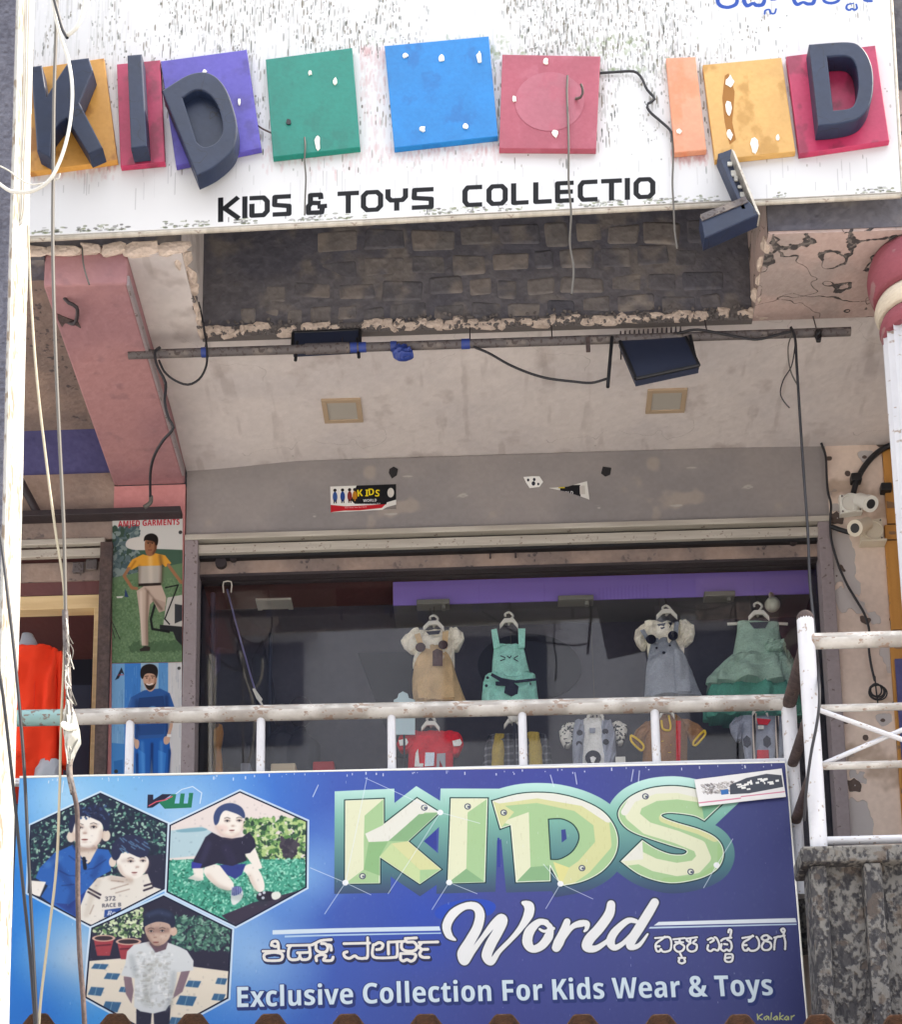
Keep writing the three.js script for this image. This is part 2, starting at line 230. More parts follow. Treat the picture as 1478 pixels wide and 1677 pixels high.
M.woodCream = surface(256, 0.6, (x, y) => { const a = fbm(x * 3, y * 30, [3, 30], 171, 4); const k = mixc([232, 206, 158], [206, 176, 128], a); return [...k, a]; }, { rough: 0.6, bump: 0.001 });
M.woodOrange = surface(256, 0.8, (x, y) => { const a = fbm(x * 24, y * 2, [24, 2], 173, 4), c = fbm(x * 10, y * 10, 10, 174, 3); let k = mixc([206, 150, 74], [178, 122, 56], a); if (c > 0.7) k = [140, 108, 78]; return [...k, a]; }, { rough: 0.7, bump: 0.002 });
M.brownPaint = surface(256, 1, (x, y) => { const a = fbm(x * 4, y * 4, 4, 175); return [...mixc([112, 70, 66], [94, 60, 62], a), a]; }, { rough: 0.6, bump: 0.002 });
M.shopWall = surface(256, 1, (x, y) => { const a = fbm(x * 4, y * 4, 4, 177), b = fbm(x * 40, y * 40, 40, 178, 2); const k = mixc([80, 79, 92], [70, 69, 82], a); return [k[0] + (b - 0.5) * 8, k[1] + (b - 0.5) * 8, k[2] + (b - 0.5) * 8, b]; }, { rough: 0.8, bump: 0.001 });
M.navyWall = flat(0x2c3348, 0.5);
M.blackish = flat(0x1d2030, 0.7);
M.purple = flat(0xa48cf0, 0.55);
M.greyUnder = flat(0x6a6a70, 0.8);
M.whitePlastic = flat(0xe6e4da, 0.4);
M.creamPlastic = flat(0xd8cdb8, 0.5);
M.black = flat(0x18181c, 0.5);
M.blackCable = flat(0x222126, 0.55);
M.whiteCable = flat(0xc8c5bc, 0.5);
M.greyCable = flat(0x5c5852, 0.6);
M.tanCable = flat(0xa89e86, 0.55);
M.navyBox = flat(0x232a3f, 0.6);
M.blueTape = flat(0x2b3f86, 0.5);
M.rust = surface(256, 0.3, (x, y) => { const a = fbm(x * 6, y * 6, 6, 181), b = fbm(x * 30, y * 30, 30, 182, 3); const k = mixc([86, 54, 32], [48, 32, 26], a); return [k[0] + (b - 0.5) * 40, k[1] + (b - 0.5) * 30, k[2] + (b - 0.5) * 24, b]; }, { rough: 0.85, bump: 0.003 });
M.glass = new THREE.MeshPhysicalMaterial({ color: 0xffffff, roughness: 0.02, transmission: 1, thickness: 0, ior: 1.5 });
M.pinkCap = surface(256, 0.5, (x, y) => { const a = fbm(x * 5, y * 5, 5, 185), b = fbm(x * 30, y * 30, 30, 186, 3); let k = mixc([150, 80, 90], [132, 70, 80], a); k = mixc(k, [150, 120, 118], smooth(0.6, 0.7, fbm(x * 7, y * 7, 7, 189, 5)) * 0.8); return [...k, b]; }, { bump: 0.003 });
M.creamCap = surface(256, 0.5, (x, y) => { const a = fbm(x * 5, y * 5, 5, 187), b = fbm(x * 30, y * 30, 30, 188, 3); return [...mixc([222, 212, 192], [186, 172, 154], a * 0.6 + b * 0.4), b]; }, { bump: 0.003 });

// ---------------------------------------------------------------- setting
structure('ground', triUV(new THREE.PlaneGeometry(240, 240, 1, 1).rotateX(-Math.PI / 2)), M.street);

const CEIL = 7.585, FRONT = 1.66, FLOOR = 4.65;
const building = thing('shop_building', 'upper storey of a weathered shop building with cream soffit, pink beam and dark stained recess', 'building');
{
  const b = building;
  part(b, 'lower_wall', box(-4.5, 4.5, 0, 4.42, -4, 1.0), M.peel);
  part(b, 'balcony_floor', merge([box(-4.5, 4.5, 4.42, FLOOR, -4, 1.1), box(1.36, 4.5, 4.42, FLOOR - 0.01, 1.1, 1.62)]), M.mould);
  // the storey above; its underside is the soffit
  part(b, 'upper_wall', merge([box(-4.5, 4.5, 8.32, 11, -4, FRONT), box(-4.5, 4.5, 7.97, 8.32, -4, 1.02), box(-1.62, 4.5, 7.623, 7.97, -4, 0.9)]), M.mortar);
  // soffit over the shop front: slightly uneven plaster, sagging to the beam
  const soff = (x0, x1, z0, z1, nx, nz) => {
    const g = new THREE.BoxGeometry(x1 - x0, 0.04, z1 - z0, nx, 1, nz); g.translate((x0 + x1) / 2, CEIL + 0.02, (z0 + z1) / 2);
    const p = g.attributes.position; for (let i = 0; i < p.count; i++) if (p.getY(i) < CEIL + 0.01) { const x = p.getX(i), z = p.getZ(i); p.setY(i, CEIL - 0.045 * smooth(-0.9, -1.62, x) * smooth(0.5, 0, z) - 0.012 * smooth(0.8, 1.8, x) * smooth(0.5, 0, z) + 0.006 * (n3(x * 3, z * 3, 1) - 0.5)); }
    g.computeVertexNormals(); return triUV(g);
  };
  part(b, 'soffit', soff(-1.62, 2.7, -0.1, 1.05, 60, 16), M.soffit);
  part(b, 'soffit_extension', merge([soff(-1.62, -1.375, 1.05, FRONT, 4, 8), box(-1.62, -1.375, 7.622, 8.34, 0.9, FRONT - 0.004)]), M.soffit);
  part(b, 'spalled_soffit', merge([soff(1.262, 2.7, 1.05, FRONT, 16, 10), box(1.262, 2.7, 7.622, 8.34, 0.9, FRONT - 0.004)]), M.plaster, 'pink plaster soffit, cracked and spalled to the aggregate');
  // dark masonry in the recess behind the sign
  const wall = part(b, 'recess_wall', box(-1.374, 1.261, CEIL + 0.012, 8.34, 0.9, 1.056), M.mortar, 'dark stained masonry wall with rounded stones showing through');
  const rows = [[7.69, 0.115], [7.812, 0.125], [7.945, 0.135], [8.09, 0.15]];
  for (const [y, h] of rows) {
    let x = (y > 7.85 ? -0.8 : y > 7.7 ? -1.0 : -1.2) + rr(-0.08, 0.08);
    while (x < 1.02) {
      const w = rr(0.1, 0.24), g = new RoundedBoxGeometry(w - rr(0.006, 0.022), h - rr(0.004, 0.022), 0.05, 5, 0.025), p = g.attributes.position, s = rr(0, 90);
      for (let i = 0; i < p.count; i++) { p.setX(i, p.getX(i) + 0.03 * (n3(p.getX(i) * 8 + s, p.getY(i) * 8, 2) - 0.5)); p.setY(i, p.getY(i) + 0.035 * (n3(p.getX(i) * 9 + s, p.getY(i) * 9, 7) - 0.5)); p.setZ(i, p.getZ(i) + 0.012 * (n3(p.getX(i) * 14 + s, p.getY(i) * 14, 5) - 0.5)); }
      g.computeVertexNormals(); g.rotateZ(rr(-0.05, 0.05)); g.translate(x + w / 2, y + rr(-0.014, 0.014), 1.0315 + rr(0, 0.006));
      part(wall, 'stone', triUV(g), M.stones[Math.floor(rnd() * 3)]); x += w;
    }
  }
  // broken arris of the slab: lumps of plaster and loose aggregate
  const lump = (x, y, z, w, h, d) => { const g = new THREE.IcosahedronGeometry(0.5, 1), p = g.attributes.position, s = rr(0, 50), tilt = rr(-0.35, 0.35); for (let i = 0; i < p.count; i++) { const k = 0.55 + 0.9 * n3(p.getX(i) * 4 + s, p.getY(i) * 4, p.getZ(i) * 4); p.setXYZ(i, Math.sign(p.getX(i)) * Math.pow(Math.abs(p.getX(i)) * 2, 0.6) / 2 * w * k, Math.sign(p.getY(i)) * Math.pow(Math.abs(p.getY(i)) * 2, 0.6) / 2 * h * k, p.getZ(i) * d * k); } g.rotateZ(w < 0.05 ? tilt * 4 : tilt * 0.4); g.computeVertexNormals(); g.translate(x, y, z); return triUV(g); };
  const edge = part(b, 'broken_edge', box(-1.374, 1.261, CEIL - 0.003, CEIL + 0.05, 1.03, 1.066), M.aggregate, 'crumbling slab edge with lumps of cream plaster and dark aggregate');
  let x = -1.37; while (x < 1.25) { const w = rr(0.02, 0.1); if (rnd() < 0.78) part(edge, 'plaster_lump', lump(x + w / 2, CEIL + rr(0.01, 0.042), 1.066, w * 1.05, rr(0.025, 0.065), 0.028), M.chunk); x += w * rr(0.55, 1.0); }
  const grit = []; for (let i = 0; i < 900; i++) grit.push(lump(rr(-1.37, 1.25), CEIL + rr(0, 0.085) * rnd() + 0.004, rr(1.056, 1.074), rr(0.008, 0.024), rr(0.008, 0.02), rr(0.01, 0.02)));
  for (let i = 0; i < 90; i++) grit.push(lump(-1.375 + rr(-0.005, 0.006), CEIL + rr(0, 0.06), rr(1.05, 1.35), 0.02, rr(0.008, 0.02), rr(0.01, 0.03)));
  const gr = part(edge, 'loose_aggregate', merge(grit), M.aggregate); gr.userData.kind = 'stuff';
  for (let z = 1.08; z < 1.6; z += 0.1) part(edge, 'plaster_lump', lump(-1.377, CEIL + 0.03, z, 0.03, rr(0.05, 0.1), rr(0.07, 0.13)), M.chunk);
  for (let z = 1.08; z < 1.64; z += 0.12) part(edge, 'plaster_lump', lump(1.264, CEIL + 0.025, z, 0.03, rr(0.03, 0.07), rr(0.05, 0.1)), M.chunk);
  // slab front, left: a course of broken plaster under the dark fascia
  const lf = part(b, 'front_fascia', merge([box(-4.5, -1.62, 7.96, 8.33, 1.0, FRONT), box(-4.5, -2.0, 7.58, 7.96, 1.52, FRONT), box(-4.5, -1.378, 7.64, 8.33, FRONT - 0.002, FRONT + 0.004)]), M.mortar);
  x = -2.6; while (x < -1.4) { const w = rr(0.06, 0.16); part(lf, 'plaster_lump', lump(x + w / 2, 7.62 + rr(-0.008, 0.008), FRONT + 0.002, w * 1.05, rr(0.05, 0.08), 0.03), M.chunk); x += w; }
  part(b, 'fascia_return', box(1.262, 2.7, 7.6, 7.84, FRONT - 0.02, FRONT + 0.006), M.mortar);
  // pink beam and pier
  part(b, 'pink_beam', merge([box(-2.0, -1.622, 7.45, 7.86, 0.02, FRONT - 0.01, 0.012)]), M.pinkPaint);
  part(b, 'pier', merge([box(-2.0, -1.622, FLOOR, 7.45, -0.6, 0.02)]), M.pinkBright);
  part(b, 'beam_stain_edge', box(-1.626, -1.612, 7.448, 7.5, 0.1, FRONT - 0.02, 0.004), M.jamb);
  // ceiling of the shop next door
  part(b, 'side_ceiling', box(-4.5, -2.0, 7.81, 7.95, -0.02, 1.52), M.dirtyCeiling);
  part(b, 'blue_band', box(-4.5, -2.0, 7.532, 7.82, -0.1, 0.0), M.blueBand);
  part(b, 'side_shutter_box', box(-4.5, -2.0, 7.145, 7.532, -0.1, 0.02), M.dirtyCeiling);
  // right pier of flaking plaster
  part(b, 'flaking_pier', box(1.765, 4.5, FLOOR, 7.62, -0.6, 0.0), M.peel, 'cream pier with flaking plaster');
  // shop interior
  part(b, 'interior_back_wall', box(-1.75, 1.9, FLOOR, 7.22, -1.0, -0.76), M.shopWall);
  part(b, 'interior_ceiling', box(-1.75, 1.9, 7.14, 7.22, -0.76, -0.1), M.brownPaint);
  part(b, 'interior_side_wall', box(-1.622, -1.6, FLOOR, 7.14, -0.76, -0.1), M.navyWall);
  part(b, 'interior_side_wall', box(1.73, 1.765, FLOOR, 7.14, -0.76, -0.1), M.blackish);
  part(b, 'interior_fascia', box(-0.552, 1.73, 6.99, 7.13, -0.5, -0.49), M.purple, 'purple band across the shop interior');
  part(b, 'interior_bulkhead', box(-0.552, 1.73, 6.994, 7.13, -0.76, -0.5), M.greyUnder);
  part(b, 'side_shop_wall', box(-4.5, -2.08, FLOOR, 6.95, -1.2, -0.9), M.blackish);
  part(b, 'side_shop_ceiling', box(-4.5, -2.0, 6.93, 7.145, -0.9, -0.1), M.brownPaint);
  // ribbed concrete apron under the projecting balcony
  const ap = part(b, 'balcony_apron', box(1.262, 4.5, 3.0, 4.61, 1.6, 1.74), M.mould, 'black-stained ribbed concrete apron');
  part(ap, 'coping', box(1.225, 4.5, 4.545, 4.618, 1.58, 1.8, 0.012), M.mould);
  for (const [x0, x1, d] of [[1.262, 1.33, 0.035], [1.475, 1.55, 0.05], [1.72, 1.79, 0.05], [1.96, 2.03, 0.05]]) part(ap, 'rib', box(x0, x1, 3.0, 4.545, 1.72, 1.74 + d, 0.012), M.mould);
  part(b, 'back_wall', box(-4.5, 4.5, FLOOR, 8, -4, -3.9), M.shopWall);
}

{ // the house beside, seen past the end of the sign
  const g = thing('neighbouring_wall', 'mauve wall of the next house showing past the end of the sign, with a blue band', 'wall');
  part(g, 'wall', box(2.72, 4.5, 0, 11, 0.3, 1.5), M.dirtyCeiling); part(g, 'blue_strip', box(2.69, 4.5, 9.0, 9.16, 1.5, 1.56, 0.01), M.blueBand);
  rest(g);
}

{ // flats added across the street, unseen behind the viewer: it bounds the sky and is what the shop glass mirrors
  const o = thing('added_flats', 'plain cream block of flats added across the street, unseen, for the shop glass to mirror', 'building');
  part(o, 'wall', box(-26, 26, 0, 15.5, 15, 22), M.flats); for (let f = 0; f < 5; f++) for (let i = -7; i <= 7; i++) { part(o, 'window', box(i * 3.3 - 0.7, i * 3.3 + 0.7, 1 + f * 3, 2.5 + f * 3, 14.96, 15.02), M.navyWall); part(o, 'ledge', box(i * 3.3 - 0.9, i * 3.3 + 0.9, 2.6 + f * 3, 2.68 + f * 3, 14.6, 15.01), M.flats); }
  rest(o);
}

{ // fluted column on the projecting balcony
  const c = thing('fluted_column', 'white fluted column with a pink and cream banded capital', 'column'), cx = 1.958, cz = 1.46, n = 22, pos = [], idx = [], uv = [];
  const prof = []; const seg = n * 8; for (let i = 0; i <= seg; i++) { const a = (i / seg) * Math.PI * 2, k = (i / 8) % 1; prof.push([a, 0.174 - 0.026 * Math.pow(Math.sin(k * Math.PI), 0.8)]); }
  for (const y of [FLOOR, 7.19]) for (const [a, r] of prof) { pos.push(cx + r * Math.cos(a), y, cz + r * Math.sin(a)); uv.push(a * 0.17, y); }
  for (let i = 0; i < seg; i++) idx.push(i, i + seg + 1, i + 1, i + 1, i + seg + 1, i + seg + 2);
  const g = new THREE.BufferGeometry(); g.setAttribute('position', new THREE.Float32BufferAttribute(pos, 3)); g.setAttribute('uv', new THREE.Float32BufferAttribute(uv, 2)); g.setIndex(idx); const o = g.toNonIndexed(); o.computeVertexNormals();
  part(c, 'shaft', o, M.postWhite);
  const ring = (y0, y1, r, bulge) => { const P = []; for (let i = 0; i <= 10; i++) { const t = i / 10; P.push(new THREE.Vector2(r + bulge * Math.sin(t * Math.PI), lerp(y0, y1, t))); } P.unshift(new THREE.Vector2(0.05, y0)); P.push(new THREE.Vector2(0.05, y1)); const q = new THREE.LatheGeometry(P, 40); const w = q.attributes.uv; for (let i = 0; i < w.count; i++) w.setXY(i, w.getX(i) * 1.2, w.getY(i) * 0.3); q.translate(cx, 0, cz); return q; };
  part(c, 'neck_band', ring(7.18, 7.27, 0.172, 0.014), M.pinkCap, 'pink lower band'); part(c, 'cream_band', ring(7.27, 7.37, 0.184, 0.018), M.creamCap); part(c, 'capital', ring(7.37, CEIL - 0.002, 0.2, 0.026), M.pinkCap, 'pink bell of the capital');
  rest(c);
}

{ // concrete utility pole, near the camera
  const p = thing('concrete_pole', 'square concrete pole, grey on its front and whitewashed on its side', 'pole'), y0 = 0, y1 = 9.4;
  const mk = (x0, x1, z0, z1) => { const g = new THREE.BoxGeometry(x1 - x0, y1 - y0, z1 - z0, 1, 60, 2); const q = g.attributes.position; g.translate((x0 + x1) / 2, (y0 + y1) / 2, (z0 + z1) / 2); for (let i = 0; i < q.count; i++) { const y = q.getY(i); q.setX(i, q.getX(i) - 0.0135 * (y - 5.85) + 0.006 * (n3(y * 3, q.getZ(i) * 4, 2) - 0.5)); } return triUV(g); };
  part(p, 'shaft', mk(-2.2, -1.884, 2.34, 2.6), M.poleGrey); part(p, 'whitewashed_side', mk(-1.893, -1.872, 2.345, 2.594), M.poleWhite);
  rest(p);
}

// ---------------------------------------------------------------- brush lettering for prints
// strokes = lists of [x, y, radius]; drawn as a round brush of changing width
function brush(g, strokes, fill, map, grow = 0) {
  g.fillStyle = fill;
  for (const s of strokes) {
    const P = s.map(([x, y, r]) => [...map(x, y), r]);
    for (let i = 0; i < P.length - 1; i++) {
      const a = P[Math.max(0, i - 1)], b = P[i], c = P[i + 1], d = P[Math.min(P.length - 1, i + 2)], N = 26;
      for (let k = 0; k <= N; k++) {
        const t = k / N, t2 = t * t, t3 = t2 * t, f = (q) => 0.5 * (2 * b[q] + (c[q] - a[q]) * t + (2 * a[q] - 5 * b[q] + 4 * c[q] - d[q]) * t2 + (3 * b[q] - a[q] - 3 * c[q] + d[q]) * t3);
        g.beginPath(); g.arc(f(0), f(1), Math.max(0.3, lerp(b[2], c[2], t) + grow), 0, 7); g.fill();
      }
    }
  }
}
function pathOf(g, pts) { g.beginPath(); pts.forEach(([x, y], i) => (i ? g.lineTo(x, y) : g.moveTo(x, y))); g.closePath(); }
function curveOf(g, pts) { const n = pts.length; g.beginPath(); g.moveTo((pts[n - 1][0] + pts[0][0]) / 2, (pts[n - 1][1] + pts[0][1]) / 2); for (let i = 0; i < n; i++) { const a = pts[i], b = pts[(i + 1) % n]; g.quadraticCurveTo(a[0], a[1], (a[0] + b[0]) / 2, (a[1] + b[1]) / 2); } g.closePath(); }

// ---------------------------------------------------------------- the old sign board
const SIGN = 1.75;
{
  const s = thing('sign_board', 'long white sheet metal sign board streaked with grime above the recess', 'sign board');
  const BL = V(-2.5, 7.625, SIGN), BR = V(1.843, 7.708, SIGN), TR = V(1.87, 9.4, SIGN), TL = V(-2.5, 9.4, SIGN), W = 2048, H = 840;
  const S = (u, v) => { const p = at(u, v, SIGN), xr = lerp(1.843, 1.87, (p.y - 7.708) / 1.69), q = (p.x + 2.5) / (xr + 2.5), yb = lerp(7.625, 7.708, q); return [q * W, (1 - (p.y - yb) / (9.4 - yb)) * H]; };
  const k = Math.abs(S(800, 200)[0] - S(700, 200)[0]) / 100, rs = mulberry(5);
  const face = print(W, H, (g) => {
    g.fillStyle = '#f1f1f2'; g.fillRect(0, 0, W, H);
    // run-off streaks: short dashes of grime, thick in the upper half
    for (let i = 0; i < 26000; i++) {
      const u = rs() * 1520 - 60, v = -120 + Math.pow(rs(), 1.25) * 400, dens = fbm(u / 150, v / 260, 99, 7, 3) * 0.55 + fbm(u / 40, v / 60, 99, 8, 3) * 0.45;
      const fall = v < 100 ? 1 : v < 235 ? 0.5 : 0.08; if (rs() > fall * smooth(0.38, 0.62, dens) * (u > 1180 ? 0.25 : u > 560 && u < 1000 ? 1.15 : 0.75)) continue;
      const [x, y] = S(u, v), l = (3 + rs() * rs() * 26) * k, t = rs(); g.fillStyle = ['rgba(96,88,70,', 'rgba(84,88,80,', 'rgba(120,112,98,', 'rgba(70,74,66,'][Math.floor(rs() * 4)] + (0.2 + 0.55 * t * t) + ')';
      g.beginPath(); g.ellipse(x, y, (0.5 + rs() * 1.0) * k, l / 2, 0, 0, 7); g.fill();
    }
    for (let i = 0; i < 2600; i++) { const u = rs() * 1520 - 60, v = -120 + rs() * 330; if (rs() > fbm(u / 120, v / 200, 99, 17, 3) * (v < 110 ? 1.0 : 0.35)) continue; const [x, y] = S(u, v); g.fillStyle = 'rgba(252,252,250,' + (0.4 + 0.5 * rs()) + ')'; g.beginPath(); g.ellipse(x, y, (0.7 + rs() * 1.6) * k, (1 + rs() * 3.4) * k, 0, 0, 7); g.fill(); }
    for (let i = 0; i < 5200; i++) { const u = rs() * 1520 - 60, v = -140 + rs() * 330, q = fbm(u / 46, 2.5, 99, 57, 4) * 0.6 + fbm(u / 130, v / 150, 99, 58, 3) * 0.4; if (rs() > smooth(0.42, 0.62, q) * (v < 120 ? 1 : 0.35) * (u > 1200 ? 0.3 : 1)) continue; const [x, y] = S(u, v); g.fillStyle = ['rgba(110,112,104,', 'rgba(104,108,90,', 'rgba(128,122,112,'][i % 3] + (0.03 + 0.07 * rs()) + ')'; g.fillRect(x, y, (0.8 + rs() * 2.4) * k, (14 + rs() * 60) * k); }
    // algae along the top of the panels and pink flecks below and beside them
    for (let i = 0; i < 1500; i++) { const u = 600 + rs() * 560, v = 60 + rs() * 60, [x, y] = S(u, v); if (rs() > 0.5 * smooth(0.45, 0.6, fbm(u / 60, v / 40, 99, 27, 3))) continue; g.fillStyle = 'rgba(118,138,86,' + (0.1 + 0.2 * rs()) + ')'; g.beginPath(); g.ellipse(x, y, (1 + rs() * 3) * k, (2 + rs() * 5) * k, 0, 0, 7); g.fill(); }
    for (const [u0, u1, v0, v1] of [[430, 640, 240, 300], [590, 632, 80, 260], [640, 820, 240, 285], [40, 190, 270, 300], [1100, 1160, 250, 275]]) for (let i = 0; i < 260; i++) { const [x, y] = S(lerp(u0, u1, rs()), lerp(v0, v1, rs() * rs())); g.fillStyle = 'rgba(205,140,140,' + 0.16 * rs() + ')'; g.beginPath(); g.ellipse(x, y, 2 * k, (3 + rs() * 9) * k, 0, 0, 7); g.fill(); }
    for (let i = 0; i < 120; i++) { const u = 50 + rs() * 1400, v = 255 + rs() * 60, [x, y] = S(u, v); g.fillStyle = 'rgba(110,110,112,' + 0.35 * rs() + ')'; g.fillRect(x, y, 1.2 * k, (4 + rs() * 40) * k); }
    // green-black line along the bottom edge
    for (let i = 0; i < 900; i++) { const u = rs() * 1500 - 20, v = 384 - 0.0485 * (u - 45) - Math.pow(rs(), 2) * 10, [x, y] = S(u, v); if (fbm(u / 40, 3, 99, 37, 3) < 0.47) continue; g.fillStyle = ['rgba(82,88,62,', 'rgba(120,128,90,', 'rgba(60,58,54,'][i % 3] + (0.2 + 0.4 * rs()) + ')'; g.beginPath(); g.ellipse(x, y, (1 + rs() * 4) * k, (0.8 + rs() * 1.4) * k, 0, 0, 7); g.fill(); }
    // ghost of the missing tile
    g.fillStyle = '#fbfbfc'; for (const q of [[[1014, 122], [1042, 121], [1048, 250], [1018, 255]], [[1010, 218], [1030, 216], [1034, 250], [1014, 253]]]) { pathOf(g, q.map(([u, v]) => S(u, v))); g.fill(); }
    for (let i = 0; i < 200; i++) { const u = 1010 + rs() * 130, v = 100 + rs() * 40, [x, y] = S(u, v); g.fillStyle = 'rgba(88,92,80,' + 0.3 * rs() + ')'; g.fillRect(x, y, 1.4 * k, (2 + 14 * rs()) * k); }
    // KIDS & TOYS COLLECTIO, black squared letters with a few drips
    const GL = { K: [[[0.12, 0], [0.12, 1.12]], [[0.92, 0.02], [0.3, 0.5], [0.96, 1]]], I: [[[0.5, 0], [0.5, 1]]], D: [[[0.14, 0.36], [0.14, 0.9], [0.72, 0.9], [0.9, 0.72], [0.9, 0.28], [0.72, 0.1], [0.02, 0.1]]], S: [[[0.98, 0.1], [0.14, 0.1], [0.12, 0.46], [0.88, 0.54], [0.88, 0.9], [0.02, 0.9]]],
      '&': [[[0.72, 0.3], [0.7, 0.1], [0.2, 0.1], [0.2, 0.45], [0.7, 0.48]], [[0.2, 0.5], [0.1, 0.6], [0.1, 0.9], [0.76, 0.9], [0.8, 0.62]], [[0.55, 0.64], [1.02, 0.62]]], T: [[[0, 0.1], [1, 0.1]], [[0.5, 0.1], [0.5, 1]]], O: [[[0.12, 0.3], [0.12, 0.74], [0.28, 0.9], [0.72, 0.9], [0.88, 0.74], [0.88, 0.26], [0.72, 0.1], [0.28, 0.1], [0.12, 0.26], [0.12, 0.4]]],
      Y: [[[0.1, 0], [0.1, 0.38], [0.24, 0.52], [0.76, 0.52], [0.9, 0.38], [0.9, 0]], [[0.5, 0.52], [0.5, 1]]], C: [[[1, 0.1], [0.26, 0.1], [0.12, 0.26], [0.12, 0.74], [0.26, 0.9], [1, 0.9]]], L: [[[0.13, 0], [0.13, 0.9], [1, 0.9]]], E: [[[1, 0.1], [0.12, 0.1], [0.12, 0.9], [1, 0.9]], [[0.12, 0.5], [0.95, 0.5]]] };
    g.lineWidth = 8.4 * k; g.lineJoin = 'round'; g.lineCap = 'butt'; g.strokeStyle = '#0c0d12';
    for (const [ch, a, b] of [['K', 357, 393], ['I', 396, 406], ['D', 408, 441], ['S', 446, 477], ['&', 502, 535], ['T', 553, 588], ['O', 591, 628], ['Y', 632, 668], ['S', 674, 711], ['C', 758, 790], ['O', 797, 832], ['L', 838, 866], ['L', 874, 904], ['E', 910, 940], ['C', 947, 979], ['T', 985, 1019], ['I', 1023, 1033], ['O', 1038, 1074]]) {
      const base = (u) => 360 - 0.047 * (u - 357);
      for (const st of GL[ch]) { g.beginPath(); st.forEach(([x, y], i) => { const u = lerp(a, b, x), [X, Y] = S(u, base(u) - 36 * (1 - y)); i ? g.lineTo(X, Y) : g.moveTo(X, Y); }); g.stroke(); }
      if (rs() < 0.6) { const u = lerp(a, b, 0.3 + 0.4 * rs()), [X, Y] = S(u, base(u) - 3); g.fillStyle = 'rgba(20,20,26,0.7)'; g.fillRect(X, Y, 1.1 * k, (5 + rs() * 9) * k); }
    }
    // blue lettering along the top right
    const C = (x, y) => S(1160 + x / 4.648, y / 4.648), bl = '#2f56b4';
    const ST = [[[90, -60, 11], [75, -10, 12], [80, 30, 12], [110, 55, 13], [160, 60, 13], [210, 40, 12], [222, 5, 11], [200, -25, 9]], [[285, -60, 10], [275, 10, 13], [300, 48, 14], [345, 30, 10], [370, 45, 14], [415, 40, 14], [432, 0, 11], [425, -40, 10]], [[455, -40, 8], [480, 0, 8], [520, -4, 9], [540, -40, 8]], [[432, 112, 5], [438, 85, 6], [468, 78, 6], [480, 105, 7], [508, 105, 6], [520, 72, 5]], [[668, -60, 9], [655, 0, 12], [680, 38, 13], [725, 22, 9], [760, 34, 13], [800, 30, 13], [815, -10, 11]], [[870, -30, 9], [890, 15, 10], [940, 28, 11], [990, 12, 10], [1015, -30, 8]], [[1110, 30, 4], [1065, 40, 6], [1056, 68, 7], [1078, 82, 7], [1096, 70, 6], [1118, 80, 7], [1136, 66, 6], [1130, 36, 5]], [[1180, -40, 9], [1195, 5, 9], [1245, 12, 10]]];
    brush(g, ST.map((q) => q.map(([x, y, r]) => [x, y, r * k / 4.0])), bl, C);
  }, { rough: 0.55, color: 0.74 });
  part(s, 'face', sheet([TL, TR, BR, BL], { nx: 60, ny: 20, thick: 0.006, warp: 0.008 }), face);
  part(s, 'bottom_edge', rod(V(-2.5, 7.618, SIGN - 0.012), V(1.843, 7.7, SIGN - 0.012), 0.012), M.galv);
  part(s, 'end_strip', rod(V(1.852, 7.7, SIGN - 0.012), V(1.879, 9.4, SIGN - 0.012), 0.01), M.galv);
  for (const x of [-2.2, -1.2, 0, 1.0, 1.7]) part(s, 'bracket', box(x - 0.02, x + 0.02, 8.36, 8.4, FRONT - 0.002, SIGN - 0.002), M.darkSteel);
  rest(s);
}

